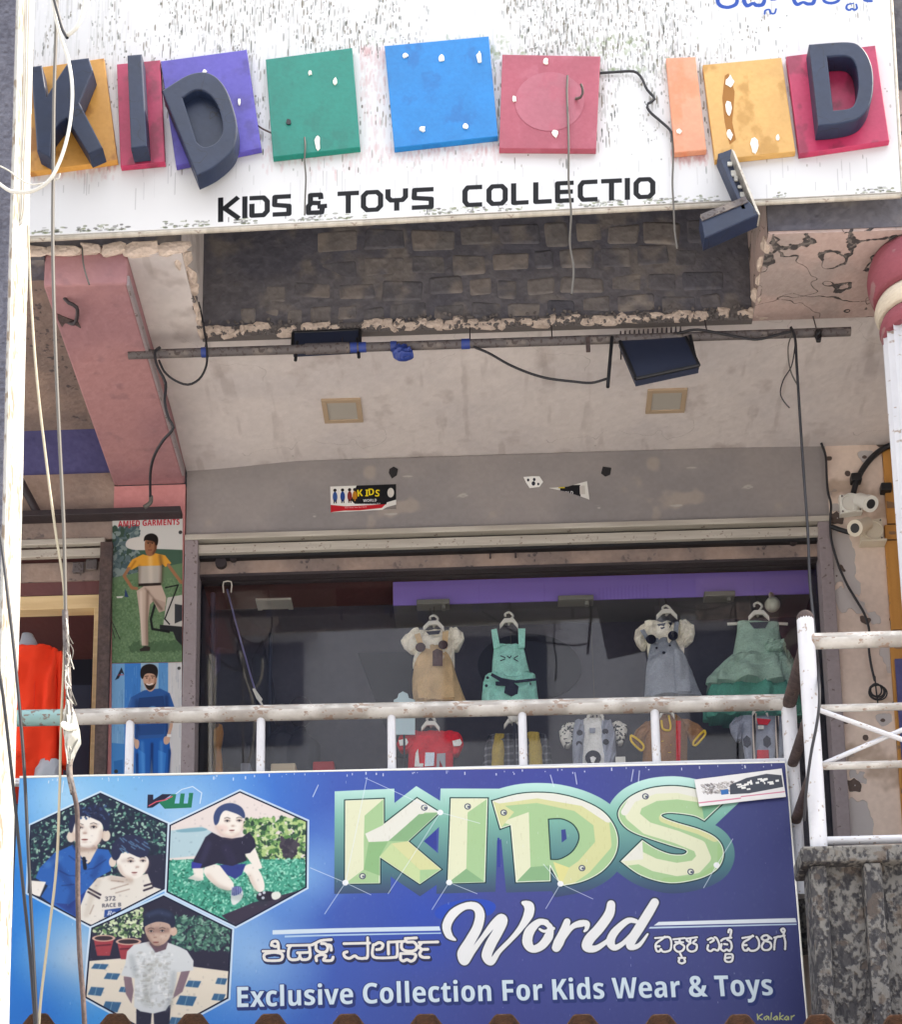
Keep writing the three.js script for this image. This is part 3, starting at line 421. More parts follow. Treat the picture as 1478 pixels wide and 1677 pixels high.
// ---------------------------------------------------------------- coloured tiles of the sign and what is left of the letters
const dirtyPaint = (c, dirt, seed) => surface(256, 0.55, (x, y) => { const a = fbm(x * 4, y * 4, 4, seed), b = fbm(x * 40, y * 40, 40, seed + 1, 3), d = fbm(x * 7, y * 5, [7, 5], seed + 2, 5); let k = mixc(c, c.map((q) => q * 0.88), a); k = mixc(k, dirt, smooth(0.56, 0.74, d) * 0.5); return [k[0] + (b - 0.5) * 12, k[1] + (b - 0.5) * 12, k[2] + (b - 0.5) * 12, 0.6 * b + 0.4 * a]; }, { rough: 0.5, bump: 0.0004, color: 0.75 });
M.rustStain = flat(0x9a6a34, 0.9);
const TILE = SIGN + 0.037, tiles = [
  ['orange', 'orange tile behind the letter K, brown with grime along its foot', [[50, 112], [170, 95], [192, 262], [48, 282]], [250, 182, 84], [150, 88, 34], []],
  ['crimson', 'narrow crimson tile behind the letter I', [[191, 105], [262, 98], [270, 265], [197, 272]], [214, 62, 108], [120, 40, 62], []],
  ['violet', 'violet tile behind the slipped letter', [[263, 100], [404, 81], [428, 242], [288, 271]], [104, 92, 206], [74, 62, 140], [[335, 118, 4, 5], [392, 168, 2.5, 7]]],
  ['green', 'green tile that has lost its letter', [[435, 97], [577, 78], [590, 241], [447, 257]], [0, 146, 128], [14, 118, 104], [[508, 120, 4, 4.5], [549, 135, 5, 7], [473, 201, 5, 6], [520, 235, 5, 13]]],
  ['blue', 'large sky blue tile with five empty fixing holes', [[630, 75], [801, 59], [816, 223], [646, 242]], [4, 142, 226], [8, 104, 180], [[664, 92, 5, 4], [723, 96, 6, 6], [785, 95, 5, 12], [692, 212, 5.5, 5], [762, 208, 5, 5]]],
  ['pink', 'dusty pink tile with a round faded mark and a bent hook', [[823, 89], [984, 92], [977, 244], [818, 243]], [192, 90, 110], [196, 108, 126], [[894, 102, 5, 6], [843, 163, 3.5, 6], [910, 220, 6, 7]]],
  ['salmon', 'narrow salmon strip, the remains of a tile', [[1092, 95], [1140, 93], [1158, 245], [1106, 250]], [255, 176, 138], [248, 140, 92], [[1113, 216, 4, 4]]],
  ['ochre', 'ochre yellow tile stained with rust where its letter fell off', [[1152, 106], [1281, 94], [1304, 248], [1172, 262]], [246, 192, 110], [178, 128, 44], [[1196, 135, 7, 11], [1194, 178, 5, 15], [1236, 240, 7, 13], [1275, 227, 3.5, 6], [1196, 222, 5, 9]]],
  ['crimson', 'square crimson tile behind the upright letter D', [[1289, 92], [1435, 74], [1458, 230], [1310, 252]], [218, 60, 108], [120, 36, 62], []],
];
tiles.forEach(([, label, pts, c, dirt, holes], i) => {
  const t = thing('letter_tile', label, 'tile', 'coloured tiles of the old sign'), m = dirtyPaint(c, dirt, 200 + i * 9);
  if (i === 5) { // pale disc where the round letter sat
    const [a, b] = [at(897, 165, TILE), 0];
    part(t, 'plate', poly(px(pts, TILE), TILE, 0.033, 0.003), m);
    const ring = new THREE.CircleGeometry(0.155, 40); ring.translate(a.x + 0.01, a.y - 0.005, TILE + 0.0015); part(t, 'faded_mark', triUV(ring), dirtyPaint([200, 110, 128], [192, 92, 112], 300));
    part(t, 'hook', tube([at(945, 160, TILE - 0.01), at(945, 162, TILE + 0.02), at(953, 158, TILE + 0.035), at(955, 148, TILE + 0.04), at(952, 138, TILE + 0.04)], 0.006), M.rustPipe);
  } else part(t, 'plate', poly(px(pts, TILE), TILE, 0.033, 0.003), m);
  for (const [u, v, a, b] of holes) { const p = at(u, v, TILE), ring = Array.from({ length: 9 }, (_, q) => { const w = q / 9 * 6.283, f = rr(0.65, 1.15); return [p.x + Math.cos(w) * f * a / 365, p.y + Math.sin(w) * f * b / 330]; }), g = poly(ring, TILE + 0.006, 0.008); part(t, 'fixing', g, i === 3 && u === 473 ? M.black : M.whitePlastic); }
  if (i === 7) part(t, 'rust_streak', poly(px([[1188, 124], [1194, 120], [1204, 150], [1200, 200], [1206, 228], [1196, 236], [1188, 200], [1184, 160]], TILE + 0.002), TILE + 0.002, 0.004), M.rustStain);
  rest(t);
});
M.letter = surface(512, 0.6, (x, y) => { const a = fbm(x * 4, y * 4, 4, 281), b = fbm(x * 30, y * 30, 30, 282, 3), c = Math.abs(fbm(x * 5, y * 5, 5, 283, 3) - 0.5); let k = mixc([30, 44, 74], [24, 35, 58], a); if (c < 0.005) k = [14, 18, 32]; return [k[0] + (b - 0.5) * 8, k[1] + (b - 0.5) * 8, k[2] + (b - 0.5) * 8, b]; }, { rough: 0.5, bump: 0.0005 });
const FACE = TILE + 0.095;
const letter = (ch, label, outer, hole, z = FACE) => { if (ch === 'D') { const n = outer.length; outer = rounded(outer, [0, n - 1]); if (hole) hole = rounded(hole, [0, hole.length - 1]); } return letterOf(label, outer, hole, z); };
const letterOf = (label, outer, hole, z) => single('sign_letter', label, 'letter', merge([poly(px(outer, z), z, 0.093, 0.006, hole ? [px(hole, z).reverse()] : []), ...(label.includes('askew') ? [poly(px(hole, z), z - 0.045, 0.02)] : [])]), M.letter, 'built up letters of the old sign');
letter('K', 'navy built up letter K on the orange tile', [[50, 109], [68, 106], [76, 158], [92, 130], [113, 98], [145, 94], [152, 115], [130, 168], [168, 242], [145, 252], [109, 192], [97, 200], [84, 218], [82, 258], [60, 246]]);
letter('I', 'navy built up letter I on the narrow crimson tile', [[208, 90], [232, 88], [241, 240], [214, 243]]);
letter('D', 'navy letter D slipped askew on the violet tile', [[265, 148], [298, 127], [318, 119], [338, 118], [356, 127], [370, 145], [380, 170], [388, 202], [386, 232], [376, 252], [350, 274], [322, 288]], [[299, 160], [318, 148], [336, 150], [352, 165], [362, 190], [364, 216], [352, 234], [334, 240], [322, 232]]);
letter('D', 'navy built up letter D standing straight on the square crimson tile', [[1326, 72], [1389, 68], [1413, 77], [1428, 103], [1432, 135], [1427, 168], [1410, 192], [1380, 202], [1341, 206]], [[1356, 93], [1388, 92], [1402, 105], [1407, 135], [1404, 160], [1394, 176], [1366, 180]]);
{ // fallen L: an open channel hanging upside down over the board's lower edge
  const t = thing('sign_letter', 'navy letter L hanging loose below the ochre tile, its hollow back outwards', 'letter', 'built up letters of the old sign');
  const zb = SIGN + 0.05, zf = SIGN + 0.11, leg = [[1179, 252], [1199, 244], [1243, 350], [1218, 341]];
  part(t, 'leg_back', poly(px(leg, zb), zb, 0.02), M.letter);
  part(t, 'leg_side', poly(px([[1199, 244], [1204, 248], [1246, 352], [1241, 350]], zf), zf, 0.075), M.galv);
  part(t, 'leg_side', poly(px([[1177, 252], [1183, 250], [1222, 342], [1216, 342]], zf), zf, 0.075), M.letter);
  part(t, 'foot', poly(px([[1148, 352], [1222, 322], [1246, 350], [1155, 390]], zf), zf, 0.09, 0.006), M.letter);
  part(t, 'foot_rim', poly(px([[1148, 351], [1222, 321], [1226, 330], [1151, 361]], zf + 0.006), zf + 0.006, 0.02), M.polePipe);
  const bits = [[1197, 268], [1203, 283], [1207, 292], [1212, 305], [1218, 317]]; for (const [u, v] of bits) { const p = at(u, v, zb + 0.006); part(t, 'glue_patch', box(p.x - rr(0.005, 0.014), p.x + rr(0.006, 0.012), p.y - rr(0.006, 0.018), p.y + rr(0.006, 0.016), zb - 0.002, zb + 0.006, 0.002), M.whitePlastic); }
  rest(t);
}
// cut wires hanging off the board
const wire = (label, pts, r, m, group) => single('cable', label, 'cable', tube(pts.map(([u, v, z]) => at(u, v, z)), r), m, group);
wire('thin frayed wire hanging below the green tile across the painted ampersand', [[499, 225, 1.79], [500, 240, 1.8], [499, 262, 1.79], [501, 290, 1.785], [500, 320, 1.785], [499, 352, 1.79]], 0.004, M.greyCable);
wire('long frayed wire hanging from the pink tile past the board edge', [[930, 124, 1.8], [929, 150, 1.8], [931, 200, 1.8], [932, 245, 1.8], [932, 300, 1.79], [936, 350, 1.78], [934, 400, 1.75], [940, 440, 1.74], [937, 482, 1.74]], 0.005, M.greyCable);
wire('short white wire hanging below the salmon strip', [[1101, 215, 1.77], [1103, 260, 1.775], [1102, 300, 1.775], [1104, 340, 1.77], [1106, 380, 1.76], [1110, 408, 1.76]], 0.0045, M.greyCable);
wire('black wire bent in a zigzag where the missing tile was', [[980, 120, 1.765], [1010, 118, 1.765], [1042, 118, 1.77], [1053, 130, 1.77], [1060, 146, 1.77], [1073, 163, 1.77], [1060, 172, 1.77], [1066, 184, 1.77], [1082, 198, 1.77], [1100, 216, 1.77], [1101, 232, 1.77]], 0.006, M.blackCable);
wire('stub of wire between the violet and green tiles', [[421, 205, 1.77], [432, 212, 1.775], [445, 218, 1.78]], 0.004, M.rustPipe);
wire('thin wire dangling over the pink beam end', [[134, 402, 1.67], [136, 430, 1.68], [140, 448, 1.7], [146, 466, 1.7]], 0.004, M.greyCable);

// ---------------------------------------------------------------- pipe under the soffit with its lamps
{
  const a = at(210, 582, 1.14), b = at(1394, 540, 1.14), y = 7.447;
  const p = thing('steel_pipe', 'long rusty pipe slung under the soffit along the slab edge', 'pipe');
  part(p, 'tube', rod(V(a.x, y, 1.14), V(b.x, y, 1.14), 0.021, 0.021, 18), M.polePipe);
  for (const u of [335, 560, 770, 905, 1160, 1340]) { const q = at(u, 560, 1.14); part(p, 'hanger_wire', rod(V(q.x, y + 0.01, 1.14), V(q.x, CEIL + 0.05, 1.04), 0.003), M.darkSteel); }
  for (const [u0, u1] of [[330, 341], [574, 585], [588, 600], [756, 770], [640, 650]]) { const q = at(u0, 565, 1.14), w = at(u1, 565, 1.14); part(p, 'tape', rod(V(q.x, y, 1.14), V(w.x, y, 1.14), 0.0235, 0.0235, 18), M.blueTape); }
  part(p, 'sleeve', rod(V(at(500, 575, 1.14).x, y, 1.14), V(at(572, 575, 1.14).x, y, 1.14), 0.0255, 0.0255, 18), M.polePipe);
  rest(p);
  const lamp = (label, q, fins, arms) => {
    const t = thing('flood_light', label, 'flood light', 'flood lights on the pipe');
    part(t, 'housing', sheet(q, { nx: 2, ny: 2, thick: 0.045 }), M.navyBox);
    const n = V().crossVectors(q[1].clone().sub(q[0]), q[0].clone().sub(q[3])).normalize();
    const rim = [0, 1, 2, 3].map((i) => rod(q[i].clone().addScaledVector(n, 0.018), q[(i + 1) % 4].clone().addScaledVector(n, 0.018), 0.009, 0.009, 8)); part(t, 'rim', merge(rim), M.black);
    for (let i = 0; i < fins; i++) { const s = (i + 0.5) / fins, c = q[0].clone().lerp(q[1], s).addScaledVector(n, -0.03); part(t, 'cooling_fin', box(c.x - 0.003, c.x + 0.003, c.y - 0.045, c.y + 0.075, c.z - 0.03, c.z + 0.02), M.darkSteel); }
    for (const s of arms) part(t, 'bracket_arm', rod(s[0], s[1], 0.0085, 0.0085, 8), M.black);
    rest(t);
  };
  lamp('tilted black flood light hanging from the pipe near its far end, cooling fins above', [at(1014, 560, 1.12), at(1120, 552, 1.12), at(1145, 604, 1.24), at(1042, 626, 1.24)], 14, [[at(1003, 552, 1.165), at(996, 634, 1.2)], [at(1131, 550, 1.165), at(1143, 604, 1.24)]]);
  lamp('dark flood light seen edge on behind the taped length of the pipe', [at(481, 551, 1.06), at(590, 546, 1.06), at(590, 572, 1.1), at(480, 578, 1.1)], 0, [[at(487, 560, 1.1), at(484, 590, 1.14)], [at(585, 555, 1.1), at(588, 585, 1.14)]]);
  const rags = thing('cloth_rag', 'small dark blue rag tied under the pipe', 'rag'); part(rags, 'knot', cloth([[566, 652, 668, 0.02], [576, 642, 676, 0.03], [584, 644, 678, 0.03], [590, 652, 668, 0.01]], 1.15, { wrinkle: 0.02, steps: 14 }), M.blueTape); rest(rags);
  single('cloth_rag', 'dark tag hanging from the outer end of the pipe', 'rag', cloth([[541, 1336, 1346, 0.015], [550, 1335, 1347, 0.01], [560, 1338, 1345, 0.006]], 1.165, { wrinkle: 0.01, steps: 10 }), M.black);
  single('pipe_clip', 'small brown metal clip hanging on the pipe beside the flood light', 'clip', box(at(960, 0, 1.165).x * 0 + at(960, 560, 1.165).x, at(967, 560, 1.165).x, at(962, 576, 1.165).y, at(962, 552, 1.165).y, 1.158, 1.168, 0.002), M.rustPipe);
  wire('black lamp cable sagging from the pipe to the flood light', [[776, 568, 1.15], [800, 578, 1.16], [840, 600, 1.17], [890, 618, 1.17], [940, 625, 1.17], [970, 627, 1.17], [996, 620, 1.18]], 0.006, M.blackCable);
  wire('black cord looped over the pipe by the pink beam and hanging down to a plug', [[262, 569, 1.165], [254, 575, 1.175], [256, 596, 1.17], [266, 616, 1.16], [271, 626, 1.15], [270, 660, 1.14], [276, 685, 1.12], [284, 700, 1.1], [268, 720, 1.05], [252, 748, 0.9], [246, 775, 0.75], [246, 815, 0.6]], 0.007, M.blackCable);
  single('cable_plug', 'grey plug at the end of the cord in front of the pink pier', 'plug', tube([at(247, 812, 0.6), at(246, 823, 0.6), at(236, 831, 0.6)], 0.011), M.greyCable);
  wire('thin black cord curling down from the recess edge and round the pipe', [[325, 495, 1.2], [331, 522, 1.18], [335, 545, 1.17], [339, 575, 1.165], [337, 602, 1.165], [325, 622, 1.165], [308, 630, 1.165], [288, 624, 1.165], [270, 610, 1.165], [260, 590, 1.17]], 0.0055, M.blackCable);
  wire('long black cable hanging from the pipe past the shutter to the railing post', [[1296, 536, 1.165], [1302, 548, 1.17], [1306, 600, 1.18], [1311, 680, 1.2], [1317, 770, 1.25], [1324, 870, 1.35], [1328, 960, 1.5], [1338, 1060, 1.65], [1343, 1150, 1.79], [1338, 1190, 1.8], [1330, 1230, 1.8], [1322, 1290, 1.79], [1318, 1345, 1.75]], 0.0065, M.blackCable);
  wire('loop of thin wire beside the long cable under the pipe', [[1299, 545, 1.165], [1292, 566, 1.165], [1294, 600, 1.165], [1300, 618, 1.165], [1308, 632, 1.165]], 0.0035, M.greyCable);
  wire('thin wire end curling away below the pipe', [[1304, 560, 1.165], [1297, 600, 1.165], [1284, 622, 1.165], [1279, 645, 1.165], [1285, 658, 1.165], [1294, 668, 1.165]], 0.003, M.blackCable);
  wire('cable wound along the outer length of the pipe', [[1110, 546, 1.17], [1140, 540, 1.168], [1175, 545, 1.17], [1210, 552, 1.17], [1240, 556, 1.168], [1275, 548, 1.168], [1296, 543, 1.168]], 0.006, M.blackCable);
}
M.lampFrame = flat(0xac967c, 0.6); M.lampGlass = flat(0xa8a298, 0.5);
{ // surface panels in the soffit
  const mk = (label, u, v, g, ceil, zoff) => {
    const c = atY(u, v, ceil), t = thing('ceiling_light', label, 'ceiling light', g), s = 0.1, y = ceil - 0.012;
    for (const [x0, x1, z0, z1] of [[-s, s, s - 0.026, s], [-s, s, -s, -s + 0.026], [-s, -s + 0.026, -s + 0.026, s - 0.026], [s - 0.026, s, -s + 0.026, s - 0.026]]) part(t, 'frame_bar', box(c.x + x0, c.x + x1, y, ceil + 0.006, c.z + z0, c.z + z1, 0.002), ceil < CEIL ? M.whitePlastic : M.lampFrame);
    part(t, 'diffuser', box(c.x - s + 0.024, c.x + s - 0.024, y + 0.005, ceil + 0.004, c.z - s + 0.024, c.z + s - 0.024), ceil < CEIL ? M.whitePlastic : M.lampGlass); return rest(t);
  };
  mk('square ceiling panel light in the soffit, on the side of the pink beam', 561, 671, 'square panel lights in the soffit', CEIL);
  mk('square ceiling panel light in the soffit right below the tilted flood light', 1092, 655, 'square panel lights in the soffit', CEIL);
  mk('square panel light in the brown ceiling inside the shop', 451, 994, undefined, 7.14);
}

{ // torn-out fixing in the underside of the pink beam
  const t = thing('iron_hook', 'bent rusty iron hook left in a knocked out hole in the pink beam', 'hook'), Y = 7.45, q = (u, v, d = 0) => { const p = atY(u, v, Y); return V(p.x, Y - d, p.z); };
  part(t, 'shank', tube([q(104, 489, -0.01), q(112, 489, 0.02), q(124, 492, 0.03), q(127, 505, 0.03), q(121, 524, 0.02), q(112, 528, 0.0)], 0.009), M.darkSteel);
  const ring = [[97, 522], [106, 528], [118, 526], [126, 518], [128, 528], [114, 536], [104, 543], [99, 534]].map(([u, v]) => q(u, v)), g = poly(ring.map((p) => [p.x, -p.z]), 0.004, 0.006); g.rotateX(Math.PI / 2); g.scale(1, 1, -1); const pp = g.attributes.position; for (let i = 0; i < pp.count; i++) pp.setZ(i, -pp.getZ(i)); g.rotateX(0); g.computeVertexNormals(); const bb = new THREE.Box3().setFromBufferAttribute(pp); g.translate(0, Y + 0.001 - bb.max.y, (ring[0].z + ring[4].z) / 2 - (bb.min.z + bb.max.z) / 2); part(t, 'broken_patch', g, M.rustPipe); rest(t);
}

// ---------------------------------------------------------------- rolling shutter of the shop
{
  const s = thing('rolling_shutter', 'grey steel rolling shutter box above the shop window, its curtain rolled up', 'shutter');
  const yT = 7.6, yB = 7.148;
  part(s, 'hood', box(-1.617, 1.765, yB, yT - 0.02, -0.1, 0.0), M.steelGrey);
  const lip = (y0, y1, z0, z1, x0 = -1.617, x1 = 1.72) => part(s, 'hood_rail', box(x0, x1, y0, y1, z0, z1, 0.004), M.galv);
  lip(7.118, 7.148, -0.02, 0.034, -1.617, 1.765); lip(7.046, 7.096, -0.03, 0.016, -1.56);
  part(s, 'slot', box(-1.6, 1.72, 7.09, 7.12, -0.05, -0.02), M.black);
  part(s, 'slot', box(-1.56, 1.72, 7.03, 7.048, -0.05, -0.01), M.black);
  part(s, 'curtain_foot', box(-1.556, 1.7, 6.955, 7.032, -0.07, -0.045, 0.004), M.dirtyCeiling);
  part(s, 'foot_angle', box(-1.556, 1.7, 6.94, 6.955, -0.09, -0.04, 0.002), M.darkSteel);
  for (const [a, b] of [[-1.617, -1.547], [1.697, 1.765]]) part(s, 'guide_rail', box(a, b, FLOOR, 7.117, -0.09, 0.03, 0.004), M.jamb);
  const pull = at(824, 902, -0.03); part(s, 'pull_handle', merge([box(pull.x - 0.07, pull.x + 0.07, pull.y + 0.01, pull.y + 0.018, -0.045, -0.02, 0.003), box(pull.x - 0.07, pull.x - 0.063, pull.y - 0.035, pull.y + 0.012, -0.045, -0.03), box(pull.x + 0.063, pull.x + 0.07, pull.y - 0.035, pull.y + 0.012, -0.045, -0.03)]), M.darkSteel);
  for (const [u, v, r] of [[362, 922, 0.03], [382, 914, 0.02], [1276, 878, 0.018], [1300, 886, 0.022]]) { const p = at(u, v, -0.03), g = new THREE.CylinderGeometry(r, r, 0.03, 18).rotateX(Math.PI / 2); g.translate(p.x, p.y, -0.032); part(s, 'lock', clean(g), M.darkSteel); }
  const hp = at(372, 960, -0.03); part(s, 'hasp', tube([V(hp.x - 0.02, hp.y - 0.03, -0.04), V(hp.x - 0.02, hp.y + 0.03, -0.04), V(hp.x + 0.02, hp.y + 0.03, -0.04), V(hp.x + 0.02, hp.y - 0.03, -0.04)], 0.004), M.galv);
  rest(s);
}
const decal = (name, label, cat, quad, z, w, h, draw, group, torn) => { // thin paper stuck on a surface
  const m = print(w, h, (g) => { const oc = document.createElement('canvas'); oc.width = w; oc.height = h; draw(oc.getContext('2d'), w, h); g.filter = 'blur(' + (name === 'poster' ? 1.6 : 0.5) + 'px)'; g.drawImage(oc, 0, 0); g.filter = 'none'; }, { rough: 0.6, color: 0.85 }); return single(name, label, cat, sheet(quad.map(([u, v]) => at(u, v, z)), { nx: 6, ny: 4, thick: 0.002, warp: 0.001 }), m, group);
};
decal('sticker', 'black, white and red shop sticker with yellow letters on the shutter box', 'sticker', [[541, 797], [649, 793], [649, 834], [542, 839]], 0.0025, 512, 210, (g, w, h) => {
  g.fillStyle = '#f2f0ea'; g.fillRect(0, 0, w, h); g.fillStyle = '#17181d'; pathOf(g, [[205, 0], [w, 0], [w, 150], [430, 168], [190, 150], [160, 120]]); g.fill(); g.fillStyle = '#c5202c'; pathOf(g, [[0, 150], [120, 168], [430, 165], [400, 195], [220, 206], [110, 202], [0, h]]); g.fill();
  for (const [x, c] of [[36, '#3a5a9a'], [95, '#274a96'], [150, '#8a3030'], [190, '#c08020']]) { g.fillStyle = c; g.beginPath(); g.ellipse(x, 86, 18, 42, 0, 0, 7); g.fill(); g.fillStyle = '#2a2422'; g.beginPath(); g.arc(x, 32, 13, 0, 7); g.fill(); g.fillRect(x - 12, 110, 8, 30); g.fillRect(x + 4, 110, 8, 30); }
  g.fillStyle = '#f3da1c'; g.font = 'bold 78px sans-serif'; [['K', 205, 92, -0.06], ['I', 268, 92, 0.05], ['D', 292, 86, -0.05], ['S', 344, 96, 0.08]].forEach(([c, x, y, r]) => { g.save(); g.translate(x, y); g.rotate(r); g.fillText(c, 0, 0); g.restore(); });
  g.fillStyle = '#ededed'; g.font = 'bold 30px sans-serif'; g.fillText('WORLD', 255, 138); g.font = '14px sans-serif'; g.fillText('Exclusive Collection for Kids Wear', 180, 160); g.fillStyle = '#f6d6d6'; g.fillText('Main Road, Near Bus Stand', 110, 184);
  g.fillStyle = '#d9d4cc'; g.beginPath(); g.ellipse(470, 70, 26, 40, 0, 0, 7); g.fill(); g.fillStyle = '#eceae4'; pathOf(g, [[440, 150], [w, 130], [w, h], [400, h], [430, 180]]); g.fill(); g.fillStyle = '#8b8480'; pathOf(g, [[w, 172], [w, h], [405, h], [440, 190]]); g.fill();
});
{
  const m = print(256, 128, (g) => { g.fillStyle = '#e9e7e0'; g.fillRect(0, 0, 256, 128); g.fillStyle = '#1a1b20'; g.fillRect(70, 24, 130, 80); g.fillStyle = '#d8c430'; g.fillRect(60, 30, 40, 14); g.fillStyle = '#e9e9e9'; g.font = 'bold 30px sans-serif'; g.fillText('ORLD', 76, 88); g.fillStyle = '#cfcac2'; g.fillRect(196, 30, 34, 60); }, { color: 0.85 });
  const scrap = (label, pts, mm) => { const g = poly(px(pts, 0.004), 0.004, 0.003); g.computeBoundingBox(); const b = g.boundingBox, p = g.attributes.position, uv = g.attributes.uv; for (let i = 0; i < p.count; i++) uv.setXY(i, (p.getX(i) - b.min.x) / (b.max.x - b.min.x), (p.getY(i) - b.min.y) / (b.max.y - b.min.y)); single('sticker', label, 'sticker', g, mm); };
  scrap('torn wedge left of a black and white sticker on the shutter box', [[900, 799], [930, 797], [940, 794], [962, 788], [966, 818], [950, 812], [925, 804]], m);
  scrap('small torn scrap of white sticker with dark spots on the shutter box', [[858, 781], [872, 780], [884, 780], [890, 789], [884, 797], [868, 799], [862, 790]], print(128, 64, (g) => { g.fillStyle = '#ecebe6'; g.fillRect(0, 0, 128, 64); g.fillStyle = '#2c2f3a'; for (const [x, y, r] of [[30, 20, 8], [70, 18, 9], [64, 40, 12], [96, 44, 7]]) { g.beginPath(); g.arc(x, y, r, 0, 7); g.fill(); } }));
  scrap('black tape scrap on the shutter box above the whole sticker', [[638, 768], [645, 764], [652, 768], [650, 778], [642, 783], [637, 774]], M.black);
  scrap('black tape scrap on the shutter box near the torn sticker', [[988, 764], [1002, 766], [1000, 777], [992, 780], [985, 775]], M.black);
}

